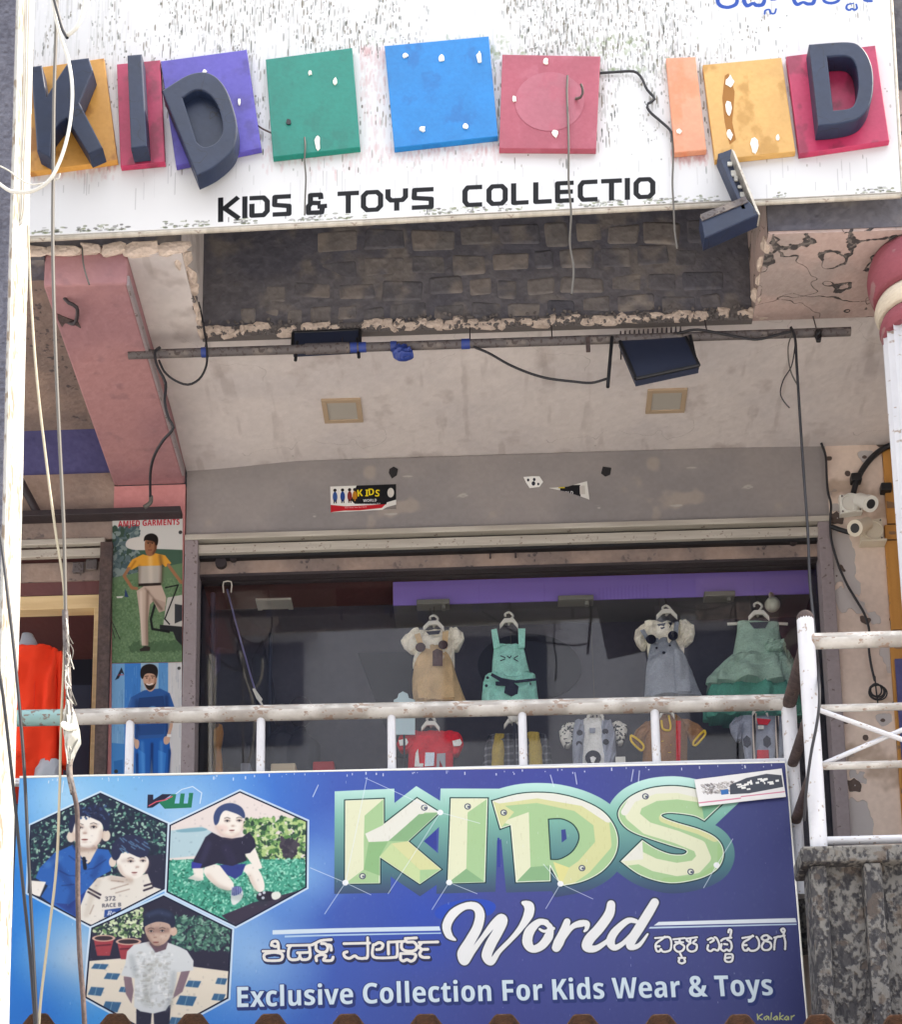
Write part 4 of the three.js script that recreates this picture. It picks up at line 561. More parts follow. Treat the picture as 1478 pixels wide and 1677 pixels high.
// ---------------------------------------------------------------- posters on the pier
{
  const Q1 = [[184, 850], [299, 846], [298, 1084], [183, 1086]], Q2 = [[183, 1087], [298, 1085], [297, 1276], [182, 1279]];
  const rs = mulberry(9), leaf = (g, x0, y0, x1, y1, n, cols, r) => { for (let i = 0; i < n; i++) { g.fillStyle = cols[Math.floor(rs() * cols.length)]; g.beginPath(); g.ellipse(lerp(x0, x1, rs()), lerp(y0, y1, rs()), r * (0.4 + rs()), r * (0.3 + rs() * 0.6), rs() * 3, 0, 7); g.fill(); } };
  const K = 1024 / 900; // crop pixels of the survey to canvas pixels
  decal('poster', 'poster of a man in yellow polo beside a golf cart, red name on top', 'poster', Q1, 0.026, 500, 1024, (g, w, h) => {
    const c = (x, y) => [(x - 50) / 425 * w, (y - 62) / 890 * h], P = (pts, f, cv) => { (cv ? curveOf : pathOf)(g, pts.map(([x, y]) => c(x, y))); g.fillStyle = f; g.fill(); };
    g.fillStyle = '#d4d2cc'; g.fillRect(0, 0, w, h); P([[50, 240], [480, 270], [480, 360], [50, 440]], '#44604f'); leaf(g, 0, 60, 180, 430, 500, ['#5d6f72', '#4a5e62', '#3d5246', '#83928f'], 22); P([[130, 190], [240, 175], [340, 200], [340, 265], [130, 262]], '#d8d3cb', true);
    P([[50, 430], [480, 350], [480, 955], [50, 955]], '#647f5c'); leaf(g, 0, 440, w, h, 2600, ['#5c7956', '#6d8864', '#587450', '#728c66'], 9); leaf(g, 130, 880, w, 945, 240, ['#4c6648', '#506b4c'], 14);
    P([[75, 545], [120, 545], [110, 555], [80, 556]], '#e4e2da'); P([[130, 498], [150, 552], [125, 548]], '#2d3f6c'); g.strokeStyle = '#2a2c2c'; g.lineWidth = 5; for (const q of [[[50, 700], [100, 810]], [[50, 740], [68, 802]]]) { g.beginPath(); q.forEach((a, i) => (i ? g.lineTo(...c(...a)) : g.moveTo(...c(...a)))); g.stroke(); }
    // cart
    P([[385, 560], [480, 545], [480, 740], [360, 730]], '#c3bfb6'); P([[430, 600], [480, 610], [480, 700], [430, 720]], '#33363a'); P([[340, 725], [480, 740], [480, 860], [440, 820], [420, 770], [340, 760]], '#26282b'); g.lineWidth = 16; g.strokeStyle = '#17191b'; g.lineJoin = 'round'; g.beginPath(); [[310, 600], [285, 690], [295, 750], [400, 770]].forEach((a, i) => (i ? g.lineTo(...c(...a)) : g.moveTo(...c(...a)))); g.stroke(); g.lineWidth = 9; g.beginPath(); [[370, 500], [450, 485], [370, 690], [400, 725]].forEach((a, i) => (i ? g.lineTo(...c(...a)) : g.moveTo(...c(...a)))); g.stroke();
    // figure
    P([[198, 515], [260, 475], [345, 475], [378, 560], [375, 610], [330, 640], [300, 580], [280, 600], [268, 700], [270, 850], [232, 850], [222, 700], [210, 600]], '#c6b09f'); P([[300, 560], [375, 590], [370, 640], [335, 650]], '#b39d8d'); P([[218, 872], [250, 852], [282, 858], [280, 882], [222, 884]], '#2a2522');
    P([[208, 350], [352, 350], [348, 472], [210, 474]], '#b9b0a4'); P([[235, 290], [270, 300], [310, 285], [370, 300], [408, 350], [372, 372], [352, 352], [350, 362], [208, 362], [165, 385], [140, 368], [170, 320]], '#e0a13a'); P([[210, 470], [346, 468], [346, 484], [208, 488]], '#2a201c');
    const fold = (q, col, wd, bl) => { g.save(); g.filter = 'blur(' + bl + 'px)'; g.strokeStyle = col; g.lineWidth = wd; g.lineCap = 'round'; g.beginPath(); q.forEach((a, i) => (i ? g.lineTo(...c(...a)) : g.moveTo(...c(...a)))); g.stroke(); g.restore(); };
    fold([[340, 300], [352, 380], [348, 470]], 'rgba(70,50,40,.55)', 22, 8); fold([[215, 360], [212, 470]], 'rgba(70,50,40,.4)', 16, 7); fold([[280, 300], [285, 460]], 'rgba(255,240,220,.35)', 26, 10); fold([[265, 520], [262, 700], [264, 845]], 'rgba(80,56,44,.55)', 18, 7); fold([[225, 520], [230, 840]], 'rgba(255,240,225,.4)', 14, 6); fold([[300, 570], [350, 630]], 'rgba(70,50,40,.6)', 16, 6); fold([[250, 500], [300, 560]], 'rgba(80,60,50,.4)', 10, 4); fold([[190, 330], [160, 375]], 'rgba(120,70,10,.5)', 12, 5);
    g.lineCap = 'round'; g.strokeStyle = '#a07050'; g.lineWidth = 22; for (const q of [[[150, 375], [122, 420], [170, 495], [198, 500]], [[390, 360], [425, 410], [468, 470]]]) { g.beginPath(); q.forEach((a, i) => (i ? g.lineTo(...c(...a)) : g.moveTo(...c(...a)))); g.stroke(); }
    P([[246, 195], [246, 265], [262, 304], [302, 300], [322, 250], [322, 190], [285, 170]], '#9c6b4c', true); P([[240, 215], [242, 180], [265, 162], [300, 160], [330, 185], [326, 235], [312, 240], [305, 210], [270, 205], [250, 200]], '#1d1816', true); fold([[312, 215], [312, 260], [298, 288]], 'rgba(60,30,18,.7)', 12, 5); fold([[262, 215], [300, 215]], 'rgba(50,26,18,.6)', 9, 3); fold([[280, 225], [277, 245]], 'rgba(70,36,24,.6)', 6, 3); g.fillStyle = '#1c1210'; for (const [x, y] of [[267, 222], [292, 222]]) { g.beginPath(); g.ellipse(...c(x, y), 6, 3.4, 0, 0, 7); g.fill(); } fold([[268, 264], [290, 264]], 'rgba(90,40,34,.9)', 4, 1.2);
    g.fillStyle = '#c0202e'; g.font = 'bold 58px sans-serif'; g.save(); g.translate(40, 58); g.scale(w * 0.88 / g.measureText('AMJED GARMENTS').width, 1); g.fillText('AMJED GARMENTS', 0, 0); g.restore(); g.fillStyle = '#3a3a3a'; g.beginPath(); g.arc(...c(462, 160), 13, 0, 7); g.fill();
  }, 'posters on the pier');
  decal('poster', 'poster of a bearded man in blue tee and jeans against blue boards', 'poster', Q2, 0.026, 500, 850, (g, w, h) => {
    const c = (x, y) => [(x - 40) / 435 * w, (y - 955) / 700 * h], P = (pts, f, cv) => { (cv ? curveOf : pathOf)(g, pts.map(([x, y]) => c(x, y))); g.fillStyle = f; g.fill(); };
    for (const [a, b, f] of [[40, 120, '#76a6cf'], [120, 220, '#3f7fc8'], [220, 330, '#9cb9cf'], [330, 390, '#5c94ca'], [390, 480, '#cfcdcb']]) P([[a, 950], [b, 950], [b, 1660], [a, 1660]], f); for (let i = 0; i < 300; i++) { g.fillStyle = ['rgba(255,255,255,.12)', 'rgba(30,60,110,.14)'][i % 2]; g.fillRect(rs() * w, rs() * h, 2 + rs() * 5, 20 + rs() * 90); } P([[40, 1430], [130, 1440], [130, 1660], [40, 1660]], '#4585c4'); P([[55, 1540], [110, 1530], [115, 1640], [60, 1645]], '#2d6db0');
    P([[190, 1410], [395, 1400], [410, 1500], [395, 1640], [300, 1640], [290, 1520], [280, 1640], [200, 1640], [185, 1500]], '#1d5dae'); P([[205, 1470], [250, 1500], [250, 1640], [215, 1640]], '#2f78c8'); P([[330, 1480], [380, 1500], [370, 1640], [330, 1640]], '#2f78c8');
    P([[240, 1120], [340, 1110], [400, 1140], [432, 1230], [385, 1240], [392, 1405], [190, 1412], [186, 1240], [130, 1246], [160, 1160]], '#2c5a9c'); P([[210, 1165], [360, 1155], [370, 1230], [200, 1240]], '#1f3f74'); P([[235, 1245], [300, 1205], [340, 1245]], '#5a87b8', true); P([[200, 1330], [370, 1320], [365, 1385], [210, 1390]], '#244a86');
    const fold = (q, col, wd, bl) => { g.save(); g.filter = 'blur(' + bl + 'px)'; g.strokeStyle = col; g.lineWidth = wd; g.lineCap = 'round'; g.beginPath(); q.forEach((a, i) => (i ? g.lineTo(...c(...a)) : g.moveTo(...c(...a)))); g.stroke(); g.restore(); };
    fold([[380, 1160], [392, 1400]], 'rgba(10,24,60,.6)', 26, 10); fold([[196, 1180], [196, 1400]], 'rgba(10,24,60,.5)', 20, 9); fold([[240, 1290], [340, 1310]], 'rgba(120,160,210,.35)', 14, 7); fold([[230, 1430], [240, 1640]], 'rgba(120,180,240,.5)', 18, 8); fold([[350, 1430], [350, 1640]], 'rgba(120,180,240,.5)', 18, 8); fold([[292, 1440], [290, 1640]], 'rgba(6,20,60,.7)', 16, 6); fold([[200, 1500], [198, 1640]], 'rgba(6,20,60,.6)', 14, 6); fold([[402, 1480], [398, 1640]], 'rgba(6,20,60,.6)', 14, 6); fold([[160, 1170], [140, 1240]], 'rgba(90,130,190,.5)', 14, 6);
    g.lineCap = 'round'; g.strokeStyle = '#c79f86'; g.lineWidth = 22; for (const q of [[[415, 1250], [410, 1340], [385, 1420]], [[150, 1260], [155, 1380], [195, 1435]]]) { g.beginPath(); q.forEach((a, i) => (i ? g.lineTo(...c(...a)) : g.moveTo(...c(...a)))); g.stroke(); } P([[178, 1410], [215, 1415], [210, 1470], [185, 1470]], '#d0aa92', true); P([[360, 1400], [405, 1395], [400, 1445], [365, 1450]], '#d0aa92', true); P([[385, 1385], [412, 1388], [410, 1405], [384, 1402]], '#e8e4de');
    P([[234, 1000], [232, 1062], [252, 1112], [280, 1134], [308, 1112], [322, 1062], [320, 1000], [278, 985]], '#c99f86', true); P([[238, 1068], [258, 1112], [278, 1122], [302, 1108], [316, 1065], [300, 1090], [256, 1092]], '#241a17', true); P([[215, 1030], [220, 980], [260, 958], [310, 965], [330, 1000], [318, 1060], [308, 1020], [245, 1015], [232, 1060]], '#1c1515', true); fold([[258, 1082], [272, 1088], [292, 1080]], '#f4f0ec', 7, 0.8); fold([[246, 1036], [266, 1034]], 'rgba(30,18,14,.9)', 5, 1.5); fold([[284, 1034], [304, 1036]], 'rgba(30,18,14,.9)', 5, 1.5); g.fillStyle = '#1c1210'; for (const [x, y] of [[257, 1046], [293, 1046]]) { g.beginPath(); g.ellipse(...c(x, y), 6, 3.4, 0, 0, 7); g.fill(); } fold([[276, 1048], [274, 1066]], 'rgba(110,70,54,.6)', 7, 3); fold([[312, 1030], [308, 1080]], 'rgba(90,50,36,.5)', 10, 4);
    P([[60, 1055], [100, 978], [118, 1025], [100, 1010], [84, 1045]], '#22242e'); g.fillStyle = '#c03838'; g.fillRect(...c(78, 1022), 40, 5); g.fillStyle = '#3a3a3a'; g.beginPath(); g.arc(...c(457, 990), 12, 0, 7); g.fill(); g.beginPath(); g.arc(...c(70, 1600), 14, 0, 7); g.fill();
  }, 'posters on the pier');
}
{ // posts and steelwork of the shop next door
  const t = thing('side_shop_front', 'front of the next shop: rusty steel bar, shutter rails and cream wooden door frame', 'shop front');
  part(t, 'steel_bar', box(-2.9, -1.632, 7.243, 7.276, 0.02, 0.1, 0.004), M.darkSteel);
  part(t, 'strut', rod(at(30, 782, 0.1), at(64, 846, 0.06), 0.022, 0.022, 6), M.darkSteel);
  part(t, 'shutter_rail', box(-2.9, -2.04, 7.113, 7.145, 0.0, 0.034, 0.004), M.galv); part(t, 'shutter_rail', box(-2.9, -2.06, 7.055, 7.1, -0.02, 0.01, 0.004), M.galv);
  part(t, 'curtain_foot', box(-2.9, -2.06, 6.945, 7.055, -0.08, -0.05, 0.004), M.dirtyCeiling); for (const [u, v] of [[128, 930], [150, 925]]) { const p = at(u, v, -0.04); part(t, 'lock', box(p.x - 0.03, p.x + 0.03, p.y - 0.03, p.y + 0.03, -0.05, -0.03, 0.006), M.polePipe); }
  part(t, 'brown_board', box(-2.9, -2.06, 6.87, 6.945, -0.1, -0.06), M.brownPaint);
  part(t, 'guide_post', box(-2.06, -1.995, FLOOR, 7.11, -0.1, 0.05, 0.004), M.rustPipe);
  part(t, 'door_head', box(-2.9, -2.078, 6.79, 6.868, -0.14, -0.06, 0.004), M.woodCream); part(t, 'door_post', box(-2.106, -2.078, FLOOR, 6.79, -0.14, -0.06, 0.004), M.woodCream);
  part(t, 'door_panel', box(-2.62, -2.2, FLOOR, 6.55, -0.5, -0.46), M.navyWall);
  rest(t);
  const q = thing('mannequin', 'grey shop mannequin wearing the orange kurta', 'mannequin'); part(q, 'neck', cloth([[1040, 36, 54, 0.03], [1052, 34, 60, 0.05], [1070, 24, 64, 0.06], [1082, 20, 66, 0.05]], 0.02, { wrinkle: 0, steps: 14 }), flat(0x9ba0a8, 0.5)); const mb = at(46, 1260, 0.02); part(q, 'stand', rod(V(mb.x, FLOOR, 0.02), V(mb.x, at(46, 1075, 0.02).y, 0.02), 0.02), M.black); part(q, 'foot_plate', box(mb.x - 0.12, mb.x + 0.12, FLOOR, FLOOR + 0.012, -0.1, 0.14, 0.003), M.black); rest(q);
  const k = thing('kurta', 'bright orange red long kurta on the mannequin at the door', 'kurta'), km = flat(0xe8380f, 0.9);
  part(k, 'body', cloth([[1064, 36, 90, 0.05], [1070, 14, 100, 0.08], [1100, -6, 104, 0.1], [1160, -10, 102, 0.1], [1220, -14, 100, 0.11], [1262, -16, 98, 0.12], [1300, -16, 96, 0.12]], 0.03, { folds: 7, foldAmp: (t) => 0.06 + 0.14 * t, wrinkle: 0.03, steps: 40 }), km);
  part(k, 'sleeve', cloth([[1072, 88, 106, 0.04], [1110, 92, 112, 0.045], [1170, 94, 115, 0.045], [1220, 98, 118, 0.04], [1258, 102, 118, 0.035]], 0.05, { wrinkle: 0.014 }), km);
  part(k, 'placket', box(at(57, 1080, 0.13).x - 0.004, at(57, 1080, 0.13).x + 0.004, at(57, 1160, 0.13).y, at(57, 1080, 0.13).y, 0.115, 0.128), flat(0xd8300c, 0.85)); part(k, 'lining', cloth([[1246, 66, 98, 0.03], [1262, 58, 97, 0.05], [1285, 50, 97, 0.05]], 0.1, { steps: 8 }), flat(0xa9adb4, 0.8)); rest(k);
}

// ---------------------------------------------------------------- railings
{
  const r = thing('balcony_railing', 'long balcony railing with worn cream handrail and white posts above the banner', 'railing'), z = 1.15, y = 5.575;
  const pitted = (a, b, rad) => rod(a, b, rad, rad, 22);
  part(r, 'handrail', pitted(V(-1.96, y + 0.01, z), V(1.31, y - 0.012, z), 0.036), M.railWorn); part(r, 'painted_handrail', pitted(V(-3.2, y + 0.018, z), V(-1.96, y + 0.01, z), 0.037), M.railTeal, 'teal painted end of the handrail');
  for (const x of [-2.25, -1.657, -1.063, -0.472, 0.117, 0.712]) { part(r, 'post', rod(V(x, FLOOR - 0.02, z), V(x, y - 0.02, z), 0.0195), M.postWhite); }
  part(r, 'bottom_rail', box(-3.2, 1.3, 5.258, 5.288, z - 0.016, z + 0.018, 0.006), M.postWhite);
  part(r, 'end_post', rod(V(1.312, FLOOR - 0.01, z), V(1.312, y - 0.03, z), 0.034, 0.034, 20), M.postWhite);
  rest(r);
  const s = thing('stair_railing', 'white tube railing with crossed braces on the projecting balcony', 'railing'), z2 = 1.72, levels = [5.563, 5.256, 4.998];
  part(s, 'corner_post', rod(V(1.312, 4.6, z2), V(1.312, 5.665, z2), 0.036, 0.036, 20), M.postWhite);
  const cap = new THREE.SphereGeometry(0.037, 18, 12); cap.translate(1.312, 5.668, z2); part(s, 'post_cap', cap, M.rustPipe);
  part(s, 'handrail', rod(V(1.33, levels[0], z2), V(3, levels[0] + 0.0, z2), 0.034, 0.034, 18), M.railWorn);
  for (const y of levels.slice(1)) part(s, 'rail', rod(V(1.33, y, z2), V(3, y, z2), 0.0165), M.railWorn);
  part(s, 'rail', rod(V(1.33, 4.668, z2), V(3, 4.668, z2), 0.018), M.postWhite);
  part(s, 'brace', rod(V(1.34, levels[1] - 0.01, z2 + 0.012), V(1.9, levels[2] + 0.01, z2 + 0.012), 0.0105), M.postWhite); part(s, 'brace', rod(V(1.34, levels[2] + 0.01, z2 - 0.012), V(1.9, levels[1] - 0.01, z2 - 0.012), 0.0105), M.postWhite);
  part(s, 'far_post', rod(V(1.93, 4.6, z2 + 0.0), V(1.93, 5.56, z2), 0.02), M.postWhite);
  [5.56, 5.27, 5.0].forEach((y, i) => part(s, 'return_rail', rod(V(1.312, y - 0.012, 1.16), V(1.312, levels[i] - 0.01, z2), i ? 0.024 : 0.031, i ? 0.024 : 0.031, 14), M.rustPipe, 'brown rail, darkened for shade, running back to the long railing'));  // return rails take a darker brown than the rest, for their shade
  rest(s);
}

// ---------------------------------------------------------------- printed banner
{
  const t = thing('shop_banner', 'large blue shop banner below the railing, green letters and three hexagon photographs', 'banner');
  const TL = at(32, 1275, 1.2), TR = at(1286, 1251, 1.2), BLm = at(10, 1677, 1.34), BRm = at(1322, 1677, 1.34), EXT = 1.22;
  const BL = TL.clone().lerp(BLm, 1).add(BLm.clone().sub(TL).multiplyScalar(EXT - 1)), BR = TR.clone().add(BRm.clone().sub(TR).multiplyScalar(EXT));
  const W = 2048, H = 860;
  // survey pixel -> print pixel (bilinear on the banner's four corners)
  const B = (u, v) => { let a = 0.5, b = 0.5; for (let i = 0; i < 6; i++) { const top = 1275 + (1251 - 1275) * a, x0 = lerp(32, 10, b), x1 = lerp(1286, 1322, b); b = (v - top) / (1677 - top); a = (u - x0) / (x1 - x0); } return [a * W, (b / EXT) * H]; };
  const k = W / 1260, rs = mulberry(31);
  const mat = print(W, H, (g0) => { let g = g0;
    const soft = (px, fn) => { g.save(); g.filter = 'blur(' + px * k + 'px)'; g.globalAlpha = 0.5; fn(); g.restore(); };
    const P = (pts, f, cv, map = B) => { (cv ? curveOf : pathOf)(g, pts.map(([x, y]) => map(x, y))); g.fillStyle = f; g.fill(); };
    const L = (pts, c, w, map = B) => { g.strokeStyle = c; g.lineWidth = w; g.lineCap = 'round'; g.lineJoin = 'round'; g.beginPath(); pts.forEach((q, i) => { const [X, Y] = map(...q); i ? g.lineTo(X, Y) : g.moveTo(X, Y); }); g.stroke(); };
    // printed ground: airbrushed blues
    const gr = g.createLinearGradient(0, 0, W, 0); [[0, '#2f86dd'], [0.13, '#4aa0e8'], [0.3, '#3f80da'], [0.42, '#4460b8'], [0.6, '#474f98'], [1, '#454a80']].forEach(([a, c]) => gr.addColorStop(a, c)); g.fillStyle = gr; g.fillRect(0, 0, W, H);
    const glow = (u, v, r, c) => { const [X, Y] = B(u, v), q = g.createRadialGradient(X, Y, 0, X, Y, r * k); q.addColorStop(0, c); q.addColorStop(1, c.replace(/[\d.]+\)$/, '0)')); g.fillStyle = q; g.fillRect(X - r * k, Y - r * k, 2 * r * k, 2 * r * k); };
    glow(130, 1570, 110, 'rgba(196,212,226,0.95)'); glow(290, 1340, 170, 'rgba(180,216,244,0.85)'); glow(110, 1310, 150, 'rgba(176,220,248,0.95)'); glow(560, 1400, 90, 'rgba(120,170,235,0.5)'); glow(340, 1520, 120, 'rgba(186,214,240,0.6)'); glow(420, 1570, 130, 'rgba(170,204,236,0.75)'); glow(500, 1440, 80, 'rgba(150,200,240,0.7)'); glow(60, 1660, 90, 'rgba(40,120,220,0.7)'); glow(700, 1500, 120, 'rgba(40,80,200,0.5)'); glow(900, 1300, 200, 'rgba(60,70,170,0.5)');
    for (let i = 0; i < 9000; i++) { g.fillStyle = i % 2 ? 'rgba(255,255,255,0.022)' : 'rgba(20,20,60,0.03)'; g.fillRect(rs() * W, rs() * H, 1 + rs() * 6, 1 + rs() * 10); }
    // hexagon photographs
    const hex = (pts, paint) => { const mainG = g; { const oc = document.createElement('canvas'); oc.width = W; oc.height = H; g = oc.getContext('2d'); paint(); for (let i = 0; i < 900; i++) { const q = pts[i % 6], c = B(lerp(150, 390, 0.5) + (rs() - 0.5) * 480, 1300 + rs() * 380); g.fillStyle = i % 2 ? 'rgba(255,250,240,0.10)' : 'rgba(10,14,40,0.10)'; g.fillRect(c[0], c[1], 2 + rs() * 5, 2 + rs() * 5); } g = mainG; paint = () => { g.filter = 'blur(0.9px)'; g.drawImage(oc, 0, 0); g.filter = 'none'; }; } g.save(); pathOf(g, pts.map((q) => B(...q))); g.lineWidth = 9 * k; g.strokeStyle = 'rgba(226,240,252,0.85)'; g.stroke(); g.clip(); paint(); g.restore(); pathOf(g, pts.map((q) => B(...q))); g.lineWidth = 2.6 * k; g.strokeStyle = '#141c38'; g.stroke(); };
    const leaves = (u0, u1, v0, v1, n, cols, r) => { for (let i = 0; i < n; i++) { const [X, Y] = B(lerp(u0, u1, rs()), lerp(v0, v1, rs())); g.fillStyle = cols[Math.floor(rs() * cols.length)]; g.beginPath(); g.ellipse(X, Y, r * k * (0.4 + rs()), r * k * (0.25 + 0.5 * rs()), rs() * 3.1, 0, 7); g.fill(); } };
    const feat = (c, eyes, w, brow, nose, mouth, tone = 1) => { const e = (x, y, rx, ry, col) => { const [X, Y] = c(x, y), [X2] = c(x + rx, y), [, Y2] = c(x, y + ry); g.fillStyle = col; g.beginPath(); g.ellipse(X, Y, Math.abs(X2 - X), Math.abs(Y2 - Y), 0, 0, 7); g.fill(); };
      soft(1.1, () => { g.globalAlpha = 0.55 * tone; for (const [x, y] of eyes) e(x, y - w * 0.1, w * 0.75, w * 0.42, '#a98878'); e(nose[0], nose[1] + w * 0.1, w * 0.45, w * 0.22, '#b08c7c'); e(mouth[0], mouth[1] + w * 0.42, w * 0.5, w * 0.14, '#c4a292'); });
      for (const [x, y] of eyes) { e(x, y, w * 0.46, w * 0.19, '#efe6de'); e(x, y, w * 0.2, w * 0.2, '#1c1a26'); L([[x - w * 0.5, y + w * 0.02], [x, y - w * 0.2], [x + w * 0.5, y + w * 0.04]], '#2c2430', 0.95 * k, c); }
      g.globalAlpha = 0.75; for (const [x, y] of eyes) L([[x - w * 0.6, y - brow], [x, y - brow - w * 0.2], [x + w * 0.6, y - brow + w * 0.04]], '#4a3c3c', 1.3 * k, c); g.globalAlpha = 1;
      for (const s of [-1, 1]) e(nose[0] + s * w * 0.16, nose[1] + w * 0.16, w * 0.08, w * 0.06, '#7c5a50'); e(mouth[0], mouth[1], w * 0.56, w * 0.15, '#a8605a'); L([[mouth[0] - w * 0.55, mouth[1] - w * 0.04], [mouth[0], mouth[1] + w * 0.02], [mouth[0] + w * 0.55, mouth[1] - w * 0.06]], '#5c3034', 0.9 * k, c); };
    const skin = '#fbf3e8', skin2 = '#e8d8c8', ink = '#23253c';
    hex([[166, 1302], [276, 1353], [272, 1459], [150, 1521], [46, 1466], [51, 1357]], () => {
      const c = (x, y) => B(x / 4.927, 1280 + y / 4.927), Q = (pts, f, cv) => P(pts, f, cv, c), S = (pts, col, w) => L(pts, col, w, c);
      g.fillStyle = '#232c42'; g.fillRect(0, 0, 700, H); leaves(40, 280, 1300, 1440, 1500, ['#2f4a50', '#3e6f66', '#7fae9c', '#223046', '#a9cdb9', '#1f2a3c'], 3.4); Q([[1180, 620], [1400, 600], [1400, 950], [1180, 900]], '#2c2c44');
      Q([[640, 520], [790, 520], [800, 620], [700, 690], [630, 640]], skin2); Q([[590, 530], [440, 600], [320, 720], [285, 800], [385, 860], [330, 950], [440, 1030], [640, 1130], [720, 1000], [720, 900], [770, 810], [900, 740], [905, 620], [880, 570], [790, 560], [720, 690], [640, 640]], '#2f66b8'); Q([[440, 1000], [560, 1010], [700, 900], [660, 1080], [640, 1130]], '#2a4694'); for (const q of [[[480, 740], [560, 780], [620, 780]], [[500, 860], [600, 850]], [[700, 730], [760, 720], [860, 650]], [[560, 620], [640, 680]]]) S(q, '#244c94', 2.4 * k); S([[590, 540], [660, 640], [700, 660]], '#24488c', 3 * k); S([[680, 640], [690, 720]], '#161c30', 6 * k); Q([[240, 820], [370, 830], [320, 950], [225, 925]], skin);
      Q([[590, 470], [588, 380], [640, 300], [760, 290], [830, 330], [842, 440], [810, 520], [740, 565], [660, 545], [610, 510]], skin, true); for (const [x, y] of [[578, 465], [862, 455]]) { const [X, Y] = c(x, y); g.fillStyle = skin2; g.beginPath(); g.ellipse(X, Y, 7 * k, 10 * k, 0, 0, 7); g.fill(); }
      Q([[560, 430], [555, 340], [620, 265], [710, 205], [820, 210], [895, 280], [900, 400], [845, 430], [835, 350], [770, 320], [690, 290], [630, 310], [600, 380], [590, 440]], '#262c4c', true); leaves(130, 180, 1323, 1346, 40, ['#31406a', '#1d2340', '#42608a'], 3); soft(2.2, () => { S([[830, 420], [815, 500], [760, 550]], 'rgba(170,130,112,0.75)', 7 * k); S([[600, 420], [615, 500]], 'rgba(190,150,130,0.6)', 6 * k); S([[700, 400], [690, 435]], 'rgba(190,150,135,0.5)', 5 * k); S([[640, 570], [770, 560]], 'rgba(120,84,72,0.8)', 8 * k); S([[420, 640], [600, 900], [560, 1020]], 'rgba(20,34,90,0.6)', 12 * k); S([[820, 640], [760, 780]], 'rgba(20,34,90,0.6)', 12 * k); S([[380, 700], [480, 640]], 'rgba(110,160,220,0.6)', 10 * k); }); feat(c, [[650, 392], [762, 386]], 46, 26, [690, 430], [688, 488]);
      Q([[900, 775], [1050, 800], [1200, 765], [1240, 870], [1325, 895], [1100, 1010], [760, 1185], [655, 1150], [645, 1040], [700, 900], [790, 800]], '#efe8dc'); for (const q of [[[722, 885], [815, 935]], [[716, 912], [806, 962]], [[1175, 862], [1235, 845]], [[1170, 900], [1238, 876]]]) S(q, '#3a3040', 3.4 * k); for (const q of [[[905, 820], [1000, 830]], [[900, 890], [1040, 850]], [[940, 920], [1050, 890]], [[760, 1020], [730, 1090]]]) S(q, '#c3b3a6', 2.4 * k);
      g.fillStyle = '#4a4a58'; const T = (s, x, y, z) => { const [X, Y] = c(x, y); g.save(); g.translate(X, Y); g.rotate(-0.06); g.font = 'bold ' + z * k + 'px sans-serif'; g.fillText(s, 0, 0); g.restore(); }; T('372', 850, 985, 11); T('RACE B', 826, 1040, 9.5); Q([[850, 1058], [985, 1040], [975, 1095], [845, 1120]], '#2c4e96'); g.fillStyle = '#f2f2f4'; const [rx, ry] = c(865, 1100); g.font = 'italic bold ' + 11 * k + 'px serif'; g.fillText('Re', rx, ry);
      Q([[945, 700], [950, 620], [1020, 580], [1150, 600], [1215, 640], [1205, 720], [1150, 790], [1070, 815], [985, 780]], skin, true); const [ex, ey] = c(915, 668); g.fillStyle = skin2; g.beginPath(); g.ellipse(ex, ey, 6 * k, 9 * k, 0, 0, 7); g.fill(); Q([[905, 650], [900, 540], [960, 465], [1080, 435], [1205, 490], [1220, 600], [1150, 645], [1060, 600], [990, 575], [960, 660]], '#2b3050', true); for (let i = 0; i < 16; i++) { const x = 960 + rs() * 230, y = 470 + rs() * 100; S([[x, y], [x + 30, y + 14 + rs() * 20]], '#56789c', 2 * k); } soft(2, () => { S([[960, 700], [1000, 780], [1070, 812]], 'rgba(170,128,110,0.7)', 6 * k); S([[1205, 680], [1180, 770]], 'rgba(190,150,130,0.6)', 5 * k); S([[1000, 660], [1060, 650]], 'rgba(150,120,112,0.5)', 7 * k); S([[800, 820], [740, 960], [700, 1100]], 'rgba(170,150,130,0.5)', 9 * k); S([[900, 800], [1060, 830]], 'rgba(150,120,104,0.6)', 9 * k); }); feat(c, [[1062, 664], [1162, 660]], 40, 24, [1116, 705], [1092, 756]);
    });
    hex([[396, 1299], [506, 1350], [505, 1459], [389, 1520], [276, 1465], [281, 1355]], () => {
      const c = (x, y) => B(260 + x / 5.685, 1280 + y / 5.685), Q = (pts, f, cv) => P(pts, f, cv, c), S = (pts, col, w) => L(pts, col, w, c);
      g.fillStyle = '#efe2dc'; const [a0, b0] = B(250, 1280); g.fillRect(a0, b0, 500, 500); Q([[80, 480], [420, 440], [560, 520], [560, 700], [80, 740]], '#bcd6de'); Q([[150, 470], [420, 440], [500, 480], [200, 500]], '#86b2c0', true); leaves(404, 510, 1345, 1425, 700, ['#86b06a', '#5c8a4c', '#b4cf84', '#3f6a44', '#2f4a3c', '#cfe0a4'], 5); leaves(465, 490, 1380, 1410, 60, ['#3a3444', '#4a4450'], 6);
      Q([[80, 760], [420, 740], [1380, 760], [1400, 1100], [700, 1400], [60, 1060]], '#4aa68c'); leaves(270, 508, 1412, 1512, 1800, ['#2f8a72', '#63bfa2', '#8ad8bc', '#27705e', '#a8e6cc'], 2.6); Q([[600, 1270], [900, 1150], [1400, 1030], [1400, 1120], [720, 1370]], '#3c3448');
